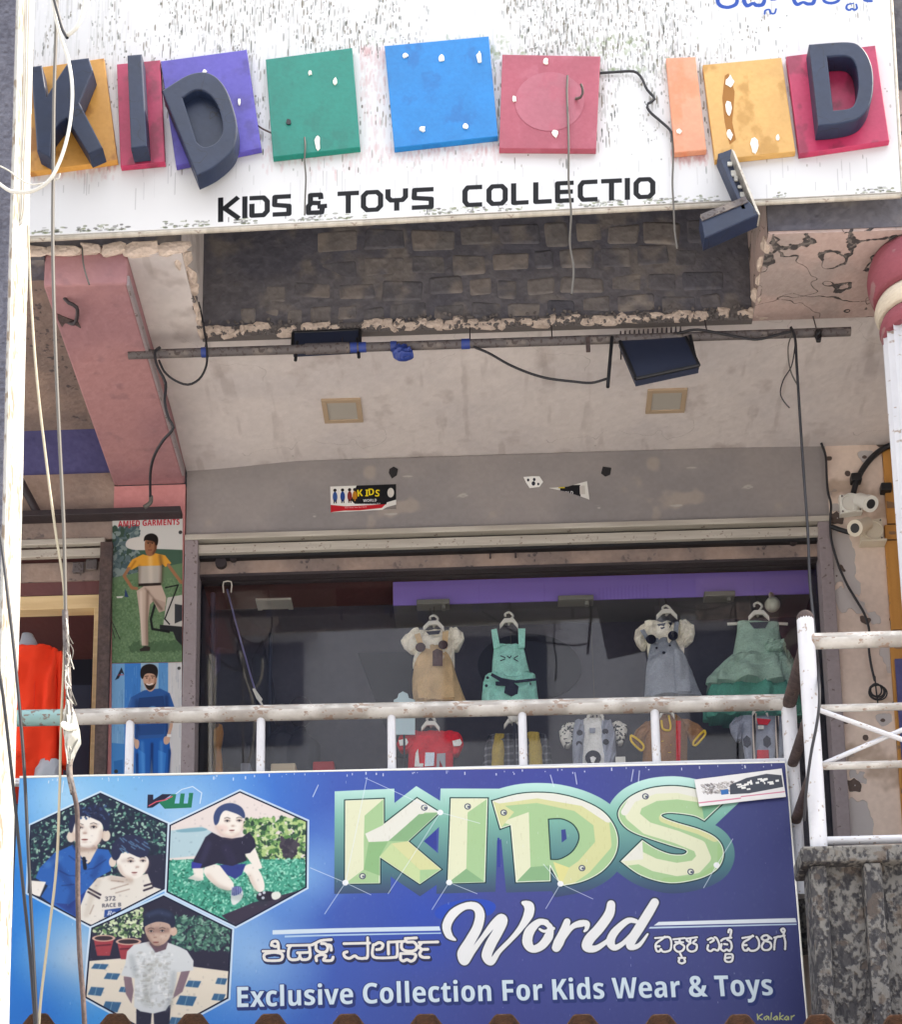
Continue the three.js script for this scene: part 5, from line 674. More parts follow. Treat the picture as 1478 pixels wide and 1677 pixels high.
      Q([[800, 640], [900, 600], [985, 830], [930, 850], [830, 720]], skin); Q([[330, 820], [430, 820], [430, 940], [380, 950], [280, 925], [340, 890]], skin); Q([[420, 850], [470, 790], [600, 800], [640, 880], [730, 980], [690, 1050], [560, 1010], [460, 920]], skin, true); Q([[780, 840], [880, 770], [975, 870], [1020, 1030], [940, 1070], [870, 960], [850, 890]], skin, true); Q([[580, 800], [830, 790], [790, 890], [730, 930], [650, 890]], '#33408c');
      Q([[510, 495], [600, 540], [700, 555], [800, 540], [860, 495], [910, 560], [925, 630], [870, 690], [820, 700], [840, 760], [700, 810], [560, 785], [420, 830], [318, 832], [335, 760], [400, 640], [450, 540]], '#2a2740'); Q([[320, 770], [420, 790], [400, 830], [318, 832]], '#3b3fa0');
      Q([[690, 1000], [790, 995], [812, 1100], [720, 1185], [685, 1150]], '#e9ece8', true); Q([[695, 1000], [785, 995], [800, 1060], [690, 1100]], '#3a3f8a', true); for (let i = 0; i < 6; i++) S([[700 + i * 16, 1005], [695 + i * 18, 1080]], '#b9c2e0', 1.2 * k); Q([[925, 1060], [1040, 1040], [1165, 1080], [1150, 1130], [930, 1150]], '#2a2438', true); Q([[1060, 1060], [1150, 1050], [1165, 1110], [1080, 1140]], '#eef0e6', true); for (const [x, y] of [[960, 1075], [1000, 1060], [990, 1110]]) { const [X, Y] = c(x, y); g.fillStyle = '#d8dae6'; g.beginPath(); g.arc(X, Y, 2.6 * k, 0, 7); g.fill(); }
      Q([[545, 430], [560, 330], [640, 275], [760, 285], [815, 360], [800, 450], [750, 520], [680, 545], [600, 510]], skin, true); Q([[535, 440], [520, 330], [570, 245], [680, 205], [790, 245], [828, 330], [815, 375], [770, 330], [690, 300], [630, 280], [590, 330], [575, 410]], '#3a4a78', true); soft(2.2, () => { S([[560, 440], [600, 510], [690, 545], [760, 510]], 'rgba(206,160,140,0.7)', 7 * k); S([[810, 400], [790, 470]], 'rgba(206,160,140,0.6)', 6 * k); S([[610, 450], [630, 460]], 'rgba(226,150,140,0.5)', 12 * k); S([[470, 900], [560, 990], [680, 1040]], 'rgba(190,150,130,0.6)', 8 * k); S([[860, 900], [930, 1050]], 'rgba(190,150,130,0.6)', 8 * k); S([[480, 600], [420, 760]], 'rgba(80,80,130,0.5)', 10 * k); S([[640, 640], [700, 760]], 'rgba(70,66,110,0.4)', 14 * k); S([[300, 930], [700, 1080], [1000, 1150]], 'rgba(20,60,60,0.35)', 14 * k); }); feat(c, [[655, 388], [768, 386]], 44, 26, [708, 430], [698, 478]);
    });
    hex([[270, 1472], [382, 1527], [376, 1636], [258, 1697], [142, 1636], [152, 1525]], () => {
      const c = (x, y) => B(130 + x / 5.474, 1470 + y / 5.474), Q = (pts, f, cv) => P(pts, f, cv, c), S = (pts, col, w) => L(pts, col, w, c);
      g.fillStyle = '#2c2a40'; const [a0, b0] = B(120, 1460); g.fillRect(a0, b0, 600, 600); leaves(285, 385, 1505, 1560, 420, ['#3f6a5c', '#5c8a78', '#2b4a4c', '#86b09a'], 4); leaves(155, 235, 1490, 1540, 320, ['#cfdcae', '#7fa06a', '#3f5a44', '#e6efc6', '#2c3c40'], 4);
      Q([[60, 600], [420, 570], [1380, 680], [1380, 1300], [60, 1300]], '#f2e6d2'); for (const [x, y, w, h] of [[115, 620, 160, 50], [230, 700, 150, 60], [85, 820, 150, 80], [365, 820, 100, 50], [210, 945, 180, 95], [965, 760, 145, 62], [1235, 735, 110, 60], [880, 890, 190, 90], [1200, 870, 130, 65], [815, 1075, 130, 70]]) { Q([[x + w * 0.2, y], [x + w, y + h * 0.1], [x + w * 0.8, y + h], [x, y + h * 0.85]], '#3f6c94'); S([[x + w * 0.55, y + 4], [x + w * 0.42, y + h - 6]], '#88a8bc', 1.2 * k); }
      for (const [x, y, w] of [[125, 400, 205], [340, 430, 225]]) { Q([[x + 12, y], [x + w - 12, y], [x + w - 45, y + 150], [x + 45, y + 150]], '#a8404a'); S([[x + 40, y + 60], [x + w - 40, y + 50]], '#6e2434', 3 * k); const [X, Y] = c(x + w / 2, y - 8); g.fillStyle = '#dcb2a0'; g.beginPath(); g.ellipse(X, Y, (w / 2) / 5.474 * k, 6 * k, 0, 0, 7); g.fill(); g.fillStyle = '#3a2c34'; g.beginPath(); g.ellipse(X, Y, (w / 2 - 22) / 5.474 * k, 4 * k, 0, 0, 7); g.fill(); }
      Q([[410, 730], [480, 735], [500, 850], [480, 965], [430, 880]], '#8d7680'); Q([[930, 680], [1010, 670], [940, 860], [850, 920]], '#8d7680'); Q([[525, 1010], [665, 1040], [645, 1250], [525, 1250]], '#2b2c42'); Q([[680, 1040], [835, 970], [815, 1250], [690, 1250]], '#2b2c42');
      Q([[640, 420], [500, 450], [440, 510], [425, 620], [385, 720], [510, 745], [505, 990], [560, 1030], [680, 1048], [790, 1020], [835, 950], [885, 760], [890, 690], [1035, 672], [1040, 590], [980, 500], [920, 470], [810, 430], [690, 520]], '#dfe2e2'); for (let i = 0; i < 300; i++) { const x = 520 + rs() * 330, y = 520 + rs() * 470, [X, Y] = c(x, y); g.fillStyle = ['rgba(180,178,168,.4)', 'rgba(250,250,248,.5)', 'rgba(150,150,146,.25)'][i % 3]; g.beginPath(); g.ellipse(X, Y, rs() * 5 * k, rs() * 4 * k, 0, 0, 7); g.fill(); } S([[640, 430], [690, 510], [800, 440]], '#aab0b8', 2 * k);
      Q([[640, 440], [810, 420], [790, 490], [700, 520]], '#6c5560'); Q([[595, 330], [600, 260], [700, 230], [820, 250], [842, 320], [820, 400], [760, 455], [690, 465], [640, 420]], '#c9ab9a', true); soft(2.4, () => Q([[600, 290], [830, 290], [820, 350], [720, 340], [620, 355]], '#7c5a54', true)); const [ex, ey] = c(858, 328); g.fillStyle = '#d8b8a4'; g.beginPath(); g.ellipse(ex, ey, 6 * k, 8 * k, 0, 0, 7); g.fill(); Q([[580, 300], [585, 200], [640, 140], [740, 110], [850, 145], [885, 250], [850, 310], [830, 260], [720, 235], [630, 265]], '#232a44', true); soft(2.4, () => { S([[610, 380], [650, 440], [720, 460]], 'rgba(100,66,60,0.75)', 8 * k); S([[700, 360], [690, 400]], 'rgba(240,220,200,0.6)', 6 * k); S([[760, 380], [800, 370]], 'rgba(240,220,200,0.7)', 9 * k); S([[480, 560], [520, 720]], 'rgba(120,126,130,0.55)', 9 * k); S([[860, 700], [850, 900], [800, 1010]], 'rgba(120,126,130,0.55)', 9 * k); S([[640, 640], [620, 960]], 'rgba(130,128,120,0.4)', 14 * k); S([[620, 180], [720, 150], [820, 180]], 'rgba(90,110,150,0.6)', 8 * k); }); feat(c, [[655, 328], [756, 324]], 44, 22, [692, 378], [700, 428], 1.6);
    });
    // KW emblem
    L([[330, 1318], [333, 1300], [318, 1289], [300, 1294], [285, 1306]], 'rgba(240,250,255,0.8)', 1.6 * k); P([[244, 1303], [253, 1303], [253, 1312], [268, 1302], [284, 1302], [262, 1318], [252, 1325], [243, 1326]], '#20203a'); P([[262, 1316], [276, 1312], [284, 1302], [291, 1302], [288, 1318], [296, 1318], [298, 1301], [305, 1301], [303, 1318], [310, 1318], [312, 1300], [319, 1300], [316, 1325], [272, 1327]], '#1c7d58'); L([[246, 1322], [258, 1315], [272, 1312], [284, 1306]], '#d2596a', 2.2 * k);
    // KIDS
    const K = [[570, 1315], [632, 1312], [632, 1355], [687, 1311], [723, 1334], [672, 1382], [726, 1429], [692, 1453], [626, 1408], [626, 1452], [570, 1453]], I = [[743, 1311], [802, 1311], [798, 1450], [738, 1452]];
    const D = [[811, 1315], [850, 1304], [884, 1301], [920, 1304], [960, 1316], [994, 1337], [1013, 1369], [1012, 1402], [992, 1430], [960, 1448], [923, 1456], [905, 1422], [905, 1448], [850, 1450], [841, 1354], [824, 1360]], Dh = [[902, 1345], [925, 1345], [944, 1356], [952, 1376], [942, 1398], [922, 1411], [906, 1412]];
    const z3 = (a) => a.map(([x, y]) => [880 + x / 3.284, 1240 + y / 3.284]);
    const Ss = z3([[1010, 255], [905, 358], [860, 335], [800, 322], [720, 314], [676, 325], [690, 345], [760, 372], [880, 410], [960, 450], [1000, 500], [1006, 560], [975, 620], [900, 665], [780, 693], [680, 690], [560, 650], [463, 580], [575, 468], [640, 510], [720, 542], [790, 546], [815, 530], [800, 515], [740, 498], [620, 458], [520, 418], [465, 370], [448, 310], [490, 245], [560, 200], [650, 174], [760, 169], [870, 190], [940, 225]]);
    const spline = (pts, sharp) => { const out = [], n = pts.length; for (let i = 0; i < n; i++) { const b = pts[i], c = pts[(i + 1) % n], a = sharp.includes(i) ? b : pts[(i + n - 1) % n], d = sharp.includes((i + 1) % n) ? c : pts[(i + 2) % n]; for (let q = 0; q < 8; q++) { const t = q / 8, t2 = t * t, t3 = t2 * t, f = (e) => 0.5 * (2 * b[e] + (c[e] - a[e]) * t + (2 * a[e] - 5 * b[e] + 4 * c[e] - d[e]) * t2 + (3 * b[e] - a[e] - 3 * c[e] + d[e]) * t3); out.push([f(0), f(1)]); } } return out; };
    const Dr = spline(D, [0, 10, 11, 12, 13, 14, 15]), Dc = spline(Dh, [0, 6]), Sr = spline(Ss, [0, 1, 17, 18]); D.splice(0, D.length, ...Dr); Dh.splice(0, Dh.length, ...Dc); Ss.splice(0, Ss.length, ...Sr);
    const glyphs = [K, I, D, Ss];
    const edge = g.createLinearGradient(0, B(800, 1285)[1], 0, B(800, 1480)[1]); [[0, '#c9f0e6'], [0.3, '#86bfae'], [0.75, '#4f7a84'], [1, '#3c4670']].forEach(([a, c]) => edge.addColorStop(a, c));
    g.lineJoin = 'miter'; g.miterLimit = 4; for (const q of glyphs) { pathOf(g, q.map((p) => B(...p))); g.lineWidth = 36 * k; g.strokeStyle = edge; g.stroke(); g.fillStyle = edge; g.fill(); }
    P([[698, 1382], [719, 1363], [719, 1398]], '#34409a'); P([[819, 1376], [822, 1376], [824, 1425], [819, 1425]], '#34409a'); P([[923, 1363], [930, 1362], [932, 1378], [924, 1384]], '#3c4890');
    for (const q of glyphs) { pathOf(g, q.map((p) => B(...p))); g.lineWidth = 5.4 * k; g.strokeStyle = '#1d3a3c'; g.stroke(); }
    const CR = '#eceecb', GN = '#b0d29c', YL = '#dfe0a6', PK = '#efeee2', DG = '#8fb988';
    const face = (q, f) => { pathOf(g, q.map((p) => B(...p))); g.fillStyle = f; g.fill(); g.lineWidth = 1.5 * k; g.strokeStyle = '#f6fbe6'; g.lineJoin = 'round'; g.stroke(); };
    face(K, GN); P([[570, 1315], [632, 1312], [601, 1340], [600, 1382], [600, 1430], [570, 1453]], CR); P([[632, 1312], [632, 1355], [610, 1362], [601, 1340]], GN); P([[632, 1355], [687, 1311], [723, 1334], [700, 1334], [640, 1382], [608, 1384], [602, 1370]], PK); P([[723, 1334], [672, 1382], [640, 1382], [690, 1337]], DG); P([[645, 1386], [672, 1382], [726, 1429], [692, 1430]], YL); P([[692, 1430], [726, 1429], [692, 1453]], GN); P([[626, 1408], [645, 1386], [692, 1430], [692, 1453]], '#cfe0a6'); P([[600, 1430], [626, 1452], [570, 1453]], GN); P([[608, 1384], [640, 1382], [626, 1408], [626, 1440], [600, 1430]], '#94c086');
    face(I, GN); P([[743, 1311], [802, 1311], [770, 1334], [768, 1428], [738, 1452]], CR); P([[768, 1428], [798, 1450], [738, 1452]], DG);
    g.save(); pathOf(g, D.map((p) => B(...p))); for (const [x, y] of [...Dh].reverse().map((p) => B(...p)).slice(0, 1)) g.moveTo(x, y); [...Dh].reverse().map((p) => B(...p)).forEach(([x, y], i) => (i ? g.lineTo(x, y) : g.moveTo(x, y))); g.closePath(); g.fillStyle = GN; g.fill('evenodd'); g.clip('evenodd');
    L([[812, 1312], [884, 1305], [950, 1320], [988, 1350], [992, 1388], [960, 1425], [930, 1446]], YL, 26 * k); L([[815, 1310], [884, 1300], [960, 1314], [1000, 1342]], PK, 20 * k); P([[824, 1350], [870, 1333], [873, 1425], [850, 1450], [841, 1354]], CR); P([[870, 1333], [902, 1345], [905, 1418], [876, 1424]], GN); P([[873, 1425], [906, 1422], [906, 1448], [850, 1450]], DG); P([[910, 1416], [936, 1426], [923, 1456]], '#e8e39a'); P([[811, 1315], [830, 1322], [846, 1333], [824, 1360]], YL); g.restore();
    pathOf(g, D.map((p) => B(...p))); g.lineWidth = 1.5 * k; g.strokeStyle = '#f6fbe6'; g.stroke(); pathOf(g, Dh.map((p) => B(...p))); g.lineWidth = 2 * k; g.strokeStyle = '#1d3a3c'; g.stroke();
    g.save(); pathOf(g, Ss.map((p) => B(...p))); g.fillStyle = GN; g.fill(); g.clip(); L(z3([[960, 240], [860, 220], [760, 205], [640, 215], [540, 265], [520, 330], [600, 400], [760, 450], [880, 500], [905, 560], [860, 610], [760, 625], [640, 600], [560, 560], [480, 570]]), CR, 22 * k); L(z3([[940, 230], [760, 185], [640, 190], [520, 240], [480, 310]]), PK, 12 * k); L(z3([[690, 345], [760, 372], [880, 410], [960, 450]]), YL, 16 * k); P(z3([[905, 358], [1010, 255], [890, 270]]), '#7fb894'); P(z3([[463, 580], [575, 468], [580, 570]]), PK); L(z3([[1000, 500], [1000, 600], [880, 680], [700, 690]]), '#a9cf90', 14 * k); g.restore();
    pathOf(g, Ss.map((p) => B(...p))); g.lineWidth = 1.5 * k; g.strokeStyle = '#f6fbe6'; g.stroke();
    for (let i = 0; i < 500; i++) { const u = 570 + rs() * 610, v = 1305 + rs() * 140, [X, Y] = B(u, v); g.fillStyle = 'rgba(120,110,60,' + 0.1 * rs() + ')'; g.fillRect(X, Y, 1.2 * k, (2 + rs() * 7) * k); }
    for (const [u, v] of [[699, 1326], [598, 1441], [770, 1324], [829, 1334], [957, 1427], [1060, 1308], [1134, 1434]]) { const [X, Y] = B(u, v); g.fillStyle = '#e6ead8'; g.beginPath(); g.arc(X, Y, 4.6 * k, 0, 7); g.fill(); g.strokeStyle = '#4a4e66'; g.lineWidth = 1.7 * k; g.stroke(); g.fillStyle = '#565c74'; g.beginPath(); g.arc(X + 1.4 * k, Y + 0.6 * k, 2 * k, 0, 7); g.fill(); }
    const star = (u, v, q) => { const [X, Y] = B(u, v); g.fillStyle = 'rgba(255,255,255,0.95)'; g.beginPath(); g.arc(X, Y, 5 * k, 0, 7); g.fill(); for (const [a, b] of q) { g.strokeStyle = 'rgba(236,244,255,0.75)'; g.lineWidth = 1.1 * k; g.beginPath(); g.moveTo(X, Y); const [x, y] = B(a, b); g.lineTo(x, y); g.stroke(); } }; star(570, 1452, [[536, 1503], [512, 1427], [612, 1472], [605, 1275]]); star(725, 1334, [[640, 1470], [602, 1276], [790, 1352]]); star(740, 1451, [[712, 1496], [786, 1470]]); star(922, 1453, [[898, 1494], [894, 1420], [975, 1478]]); star(1176, 1423, [[1202, 1380], [1155, 1460]]);
    for (const [u, v, du] of [[525, 1288, 22], [905, 1270, -14], [945, 1266, -8], [1050, 1264, 4], [1040, 1262, 8], [105, 1280, 6]]) L([[u, v], [u - du * 0.4, v + 20]], 'rgba(240,246,255,0.7)', 1.6 * k);
    // rules and small lettering
    P([[450, 1528], [724, 1523], [726, 1530], [450, 1535]], '#dcecf8'); P([[470, 1537], [727, 1533], [727, 1535], [470, 1540]], '#bcd8f2'); P([[1082, 1515], [1304, 1509], [1306, 1516], [1074, 1521]], '#eef6fb'); P([[1068, 1523], [1306, 1518], [1306, 1520], [1066, 1526]], '#cfe4f4');
    const wc = (x, y) => B(700 + x / 3.519, 1460 + y / 3.519), wk = k / 3.519, world = [
      [[178, 300, 4], [140, 272, 20], [128, 215, 25], [165, 150, 26], [230, 108, 20], [290, 108, 24], [318, 150, 26], [305, 225, 27], [262, 305, 29], [222, 375, 32], [232, 420, 22], [275, 365, 16], [335, 285, 13], [395, 212, 20], [440, 178, 28], [446, 200, 28], [418, 258, 28], [380, 325, 29], [358, 388, 28], [384, 422, 19], [430, 362, 13], [500, 292, 13], [556, 226, 17], [597, 155, 27], [600, 105, 28], [566, 86, 9]],
      [[700, 198, 16], [655, 198, 19], [604, 250, 27], [592, 312, 28], [620, 348, 21], [670, 332, 23], [712, 280, 25], [722, 226, 16], [690, 198, 14]], [[662, 236, 6], [690, 248, 8], [742, 232, 9]],
      [[820, 192, 18], [800, 250, 24], [772, 310, 28], [757, 342, 23]], [[796, 296, 10], [846, 226, 14], [896, 204, 20], [932, 204, 17], [932, 232, 10], [918, 248, 5]],
      [[1072, 92, 22], [1060, 150, 27], [1004, 230, 28], [948, 292, 29], [934, 336, 27], [980, 346, 18], [1040, 310, 12], [1090, 262, 9]],
      [[1216, 190, 12], [1166, 188, 17], [1094, 250, 22], [1068, 308, 24], [1092, 340, 17], [1140, 316, 13], [1200, 258, 14], [1258, 190, 18]], [[1322, 82, 23], [1288, 140, 26], [1232, 230, 27], [1188, 300, 26], [1184, 336, 18], [1232, 326, 12], [1282, 262, 5]]].map((q) => q.map(([x, y, r]) => [x, y, r * wk]));
    P([[712, 1500], [735, 1484], [790, 1476], [822, 1487], [805, 1510], [790, 1495], [750, 1500], [726, 1515]], '#2c50c0', true); brush(g, world, '#3a4058', wc, 2.4 * k); brush(g, world, '#f6f6f4', wc, 0);
    const k1 = (x, y) => B(420 + x / 4.62, 1520 + y / 4.62), kn1 = [[[130, 150], [138, 124], [170, 120], [182, 145], [162, 158], [140, 150]], [[182, 140], [186, 190]], [[66, 192], [225, 192]], [[150, 200], [84, 212], [74, 240], [98, 260], [190, 260], [214, 240], [206, 212], [150, 200]],
      [[252, 152], [438, 150]], [[278, 152], [262, 180], [260, 235], [284, 256], [330, 254], [346, 240], [366, 256], [404, 254], [424, 236], [424, 196], [418, 154]], [[328, 206], [412, 204]], [[346, 206], [346, 240]], [[438, 150], [468, 136], [512, 118], [586, 112]], [[470, 150], [472, 184], [504, 204], [546, 200], [560, 170], [544, 144], [512, 140]], [[560, 150], [582, 158], [586, 190]], [[474, 266], [472, 236], [510, 222], [544, 232], [528, 262], [586, 264], [600, 240]],
      [[682, 142], [878, 138]], [[862, 98], [862, 232], [836, 250], [790, 248], [764, 232], [724, 250], [690, 238], [682, 212], [706, 202]], [[906, 150], [898, 220], [930, 246], [1060, 244], [1086, 226], [1086, 140]], [[918, 150], [950, 134], [978, 150], [964, 180], [930, 186]], [[1018, 134], [1020, 220]], [[1018, 132], [1140, 126]], [[1160, 104], [1232, 100]], [[1120, 140], [1120, 176], [1150, 196], [1216, 194], [1236, 164], [1212, 132], [1160, 130], [1148, 104]], [[1112, 216], [1112, 256], [1134, 270], [1160, 260], [1190, 272], [1218, 256], [1218, 220], [1112, 216]], [[1252, 134], [1394, 130]], [[1268, 140], [1252, 168], [1270, 186], [1256, 220], [1278, 242], [1326, 244]], [[1272, 186], [1318, 184]]].map((q) => q.map(([x, y]) => [x, y, 11.5 / 4.62 * k]));
    brush(g, kn1.map((q) => q.map(([x, y, r]) => [x + 8, y + 14, r])), '#2b2e52', k1, 1.2 * k); brush(g, kn1, '#2c3560', k1, 1.4 * k); brush(g, kn1, '#f4efe6', k1, -0.4);
    const k2 = (x, y) => B(1060 + x / 5.912, 1510 + y / 5.912), kn2 = [[[96, 184], [200, 176]], [[190, 170], [160, 196], [112, 230], [100, 262], [112, 306], [140, 310], [152, 290], [170, 312], [210, 312], [246, 290], [252, 220], [236, 180], [206, 172]], [[110, 262], [140, 262]], [[272, 196], [382, 184]], [[290, 222], [366, 224]], [[330, 190], [330, 226], [286, 252], [286, 290], [320, 314], [362, 300], [376, 262], [336, 232]], [[336, 330], [352, 360]], [[322, 372], [386, 372]], [[330, 384], [324, 410], [354, 424], [384, 408], [376, 384]], [[394, 190], [500, 176]], [[400, 206], [430, 222], [436, 196]], [[440, 230], [408, 258], [412, 296], [450, 312], [490, 294], [496, 250], [462, 230], [490, 200]],
      [[602, 200], [640, 184], [660, 204], [626, 226]], [[606, 250], [600, 290], [630, 308], [660, 290], [700, 300], [714, 250], [690, 190], [668, 176]], [[730, 210], [760, 190], [830, 180]], [[736, 240], [728, 284], [756, 306], [784, 292], [812, 304], [832, 270], [822, 220], [790, 200]], [[760, 240], [790, 244]], [[800, 130], [808, 104], [828, 112], [822, 150], [814, 184]], [[774, 336], [768, 392], [800, 410], [836, 396], [838, 340], [774, 336]], [[786, 372], [820, 366]],
      [[934, 184], [1040, 166]], [[1034, 160], [996, 194], [950, 222], [936, 260], [950, 296], [978, 300], [992, 282], [1012, 302], [1056, 300], [1092, 270], [1092, 210], [1070, 172]], [[948, 250], [976, 250]], [[1118, 180], [1140, 162], [1176, 160], [1186, 190], [1150, 206], [1120, 190]], [[1190, 170], [1214, 190]], [[1140, 222], [1120, 262], [1140, 294], [1186, 294], [1212, 264], [1200, 226], [1160, 214]], [[1240, 292], [1246, 220], [1262, 176], [1300, 170]], [[1240, 180], [1340, 160]], [[1320, 130], [1306, 106], [1326, 94], [1340, 112], [1330, 150], [1346, 220], [1344, 290]]].map((q) => q.map(([x, y]) => [x, y, 10.4 / 5.912 * k]));
    brush(g, kn2, '#2a2d4c', k2, 1.6 * k); brush(g, kn2, '#f6f5f2', k2, -0.3);
    { const [x0, y0] = B(388, 1650), [x1, y1] = B(1270, 1632), s = 'Exclusive Collection For Kids Wear & Toys'; g.save(); g.translate(x0, y0); g.rotate(Math.atan2(y1 - y0, x1 - x0)); g.font = 'bold ' + 47 * k + 'px sans-serif'; g.scale((x1 - x0) / g.measureText(s).width, 1); g.lineJoin = 'round'; g.lineWidth = 6 * k; g.strokeStyle = '#2b3a78'; g.strokeText(s, 2 * k, 3 * k); g.lineWidth = 3 * k; g.strokeText(s, 0, 0); g.fillStyle = '#e2f2fa'; g.fillText(s, 0, 0); g.restore(); }
    brush(g, [[[1242, 1662], [1243, 1671]], [[1250, 1662], [1244, 1667], [1250, 1671]], [[1258, 1665], [1253, 1668], [1256, 1671], [1260, 1666], [1261, 1671]], [[1265, 1660], [1264, 1671]], [[1273, 1665], [1268, 1669], [1272, 1671], [1274, 1666], [1275, 1671]], [[1279, 1660], [1278, 1671]], [[1284, 1664], [1279, 1668], [1284, 1671]], [[1290, 1665], [1286, 1669], [1290, 1671], [1292, 1666], [1293, 1671]], [[1297, 1665], [1297, 1671]], [[1297, 1667], [1302, 1664]]].map((q) => q.map(([x, y]) => [x, y, 0.8 * k])), '#cfd58a', B);
    // scuffs and nicks along the top hem
    for (let i = 0; i < 60; i++) { const u = 40 + rs() * 1240, v = 1276 - 0.019 * (u - 32) + rs() * rs() * 8, [X, Y] = B(u, v); g.fillStyle = 'rgba(240,244,250,0.8)'; g.fillRect(X, Y, (0.6 + rs() * 1.6) * k, (1 + rs() * 5) * k); } for (let i = 0; i < 160; i++) { const [X, Y] = B(40 + rs() * 1250, 1280 + rs() * 390); g.fillStyle = 'rgba(230,238,250,' + 0.5 * rs() + ')'; g.fillRect(X, Y, 0.9 * k, (1 + rs() * 4) * k); }
  }, { rough: 0.5, color: 0.69 });
  part(t, 'print', sheet([TL, TR, BR, BL], { nx: 70, ny: 24, thick: 0.006, warp: 0.022 }), mat);
  part(t, 'top_hem', rod(TL.clone().add(V(0, 0.006, 0)), TR.clone().add(V(0, 0.006, 0)), 0.006, 0.006, 8), M.whitePlastic); part(t, 'side_hem', rod(TR.clone().add(V(0.004, 0, 0)), BR.clone().add(V(0.004, 0, 0)), 0.005, 0.005, 8), M.whitePlastic);
  for (let i = 0; i < 12; i++) { const q = TL.clone().lerp(TR, (i + 0.5) / 12); part(t, 'tie', rod(V(q.x, q.y - 0.01, q.z), V(q.x, 5.272, 1.16), 0.003, 0.003, 6), M.whitePlastic); }
  rest(t);
  const zz = (u, v) => at(u, v, 1.2 + 0.14 * clamp((v - 1262) / 415) + 0.026);
  const st = print(512, 170, (g, w, h) => { g.fillStyle = '#eceae8'; g.fillRect(0, 0, w, h); const r2 = mulberry(3); for (let i = 0; i < 500; i++) { g.fillStyle = ['#8d8480', '#5a5658', '#c9c2bc', '#ffffff'][i % 4]; g.globalAlpha = 0.5; g.beginPath(); g.ellipse(40 + r2() * 200, 40 + r2() * 60, r2() * 14, r2() * 7, r2(), 0, 7); g.fill(); } g.globalAlpha = 1; g.fillStyle = '#4b4f5a'; pathOf(g, [[200, 60], [300, 30], [420, 20], [505, 40], [505, 110], [300, 125], [190, 118]]); g.fill(); g.fillStyle = '#f4f3ef'; for (let i = 0; i < 22; i++) { g.fillRect(230 + r2() * 240, 40 + r2() * 55, 8 + r2() * 26, 6 + r2() * 8); } g.fillStyle = '#3f74b4'; g.fillRect(140, 84, 44, 30); g.fillStyle = '#d98aa0'; g.fillRect(0, h - 26, 250, 8); g.fillRect(250, h - 34, 260, 7); }, { rough: 0.6, color: 0.8 });
  single('sticker', 'torn white paper sticker over the corner of the banner', 'sticker', sheet([zz(1138, 1277), zz(1281, 1259), zz(1288, 1305), zz(1146, 1321)], { nx: 8, ny: 4, thick: 0.003, warp: 0.004 }), st);
}
{ // awning of ribbed sheet below the banner; only the crests of its front edge reach into the picture
  const t = thing('sheet_awning', 'rusty brown ribbed sheet awning whose crests stand up in front of the banner', 'awning'), pts = [], zF = 2.2, crest = (x) => -0.0265 * (x + 1.765); let x = -2.95;
  while (x < 2.4) { const y = crest(x); pts.push([x - 0.075, y - 0.062], [x - 0.036, y - 0.006], [x - 0.026, y], [x + 0.026, y], [x + 0.036, y - 0.006], [x + 0.075, y - 0.062]); x += 0.2955; }
  const low = pts.map(([a, b]) => [a, b - 0.004]).reverse(), g = poly([...pts, ...low], 0, 0.95); g.rotateX(-0.12); g.translate(0, 3.857, zF); { const p = g.attributes.position; }
  g.computeBoundingBox(); part(t, 'ribbed_sheet', g, M.rust);
  for (const xx of [-1.9, 0, 1.1]) part(t, 'arm', rod(V(xx, 3.72, 2.05), V(xx, 3.2, 1.0), 0.02), M.darkSteel);
  part(t, 'front_angle', box(-2.9, 2.3, 3.66, 3.71, 2.02, 2.06), M.darkSteel);
  rest(t);
}

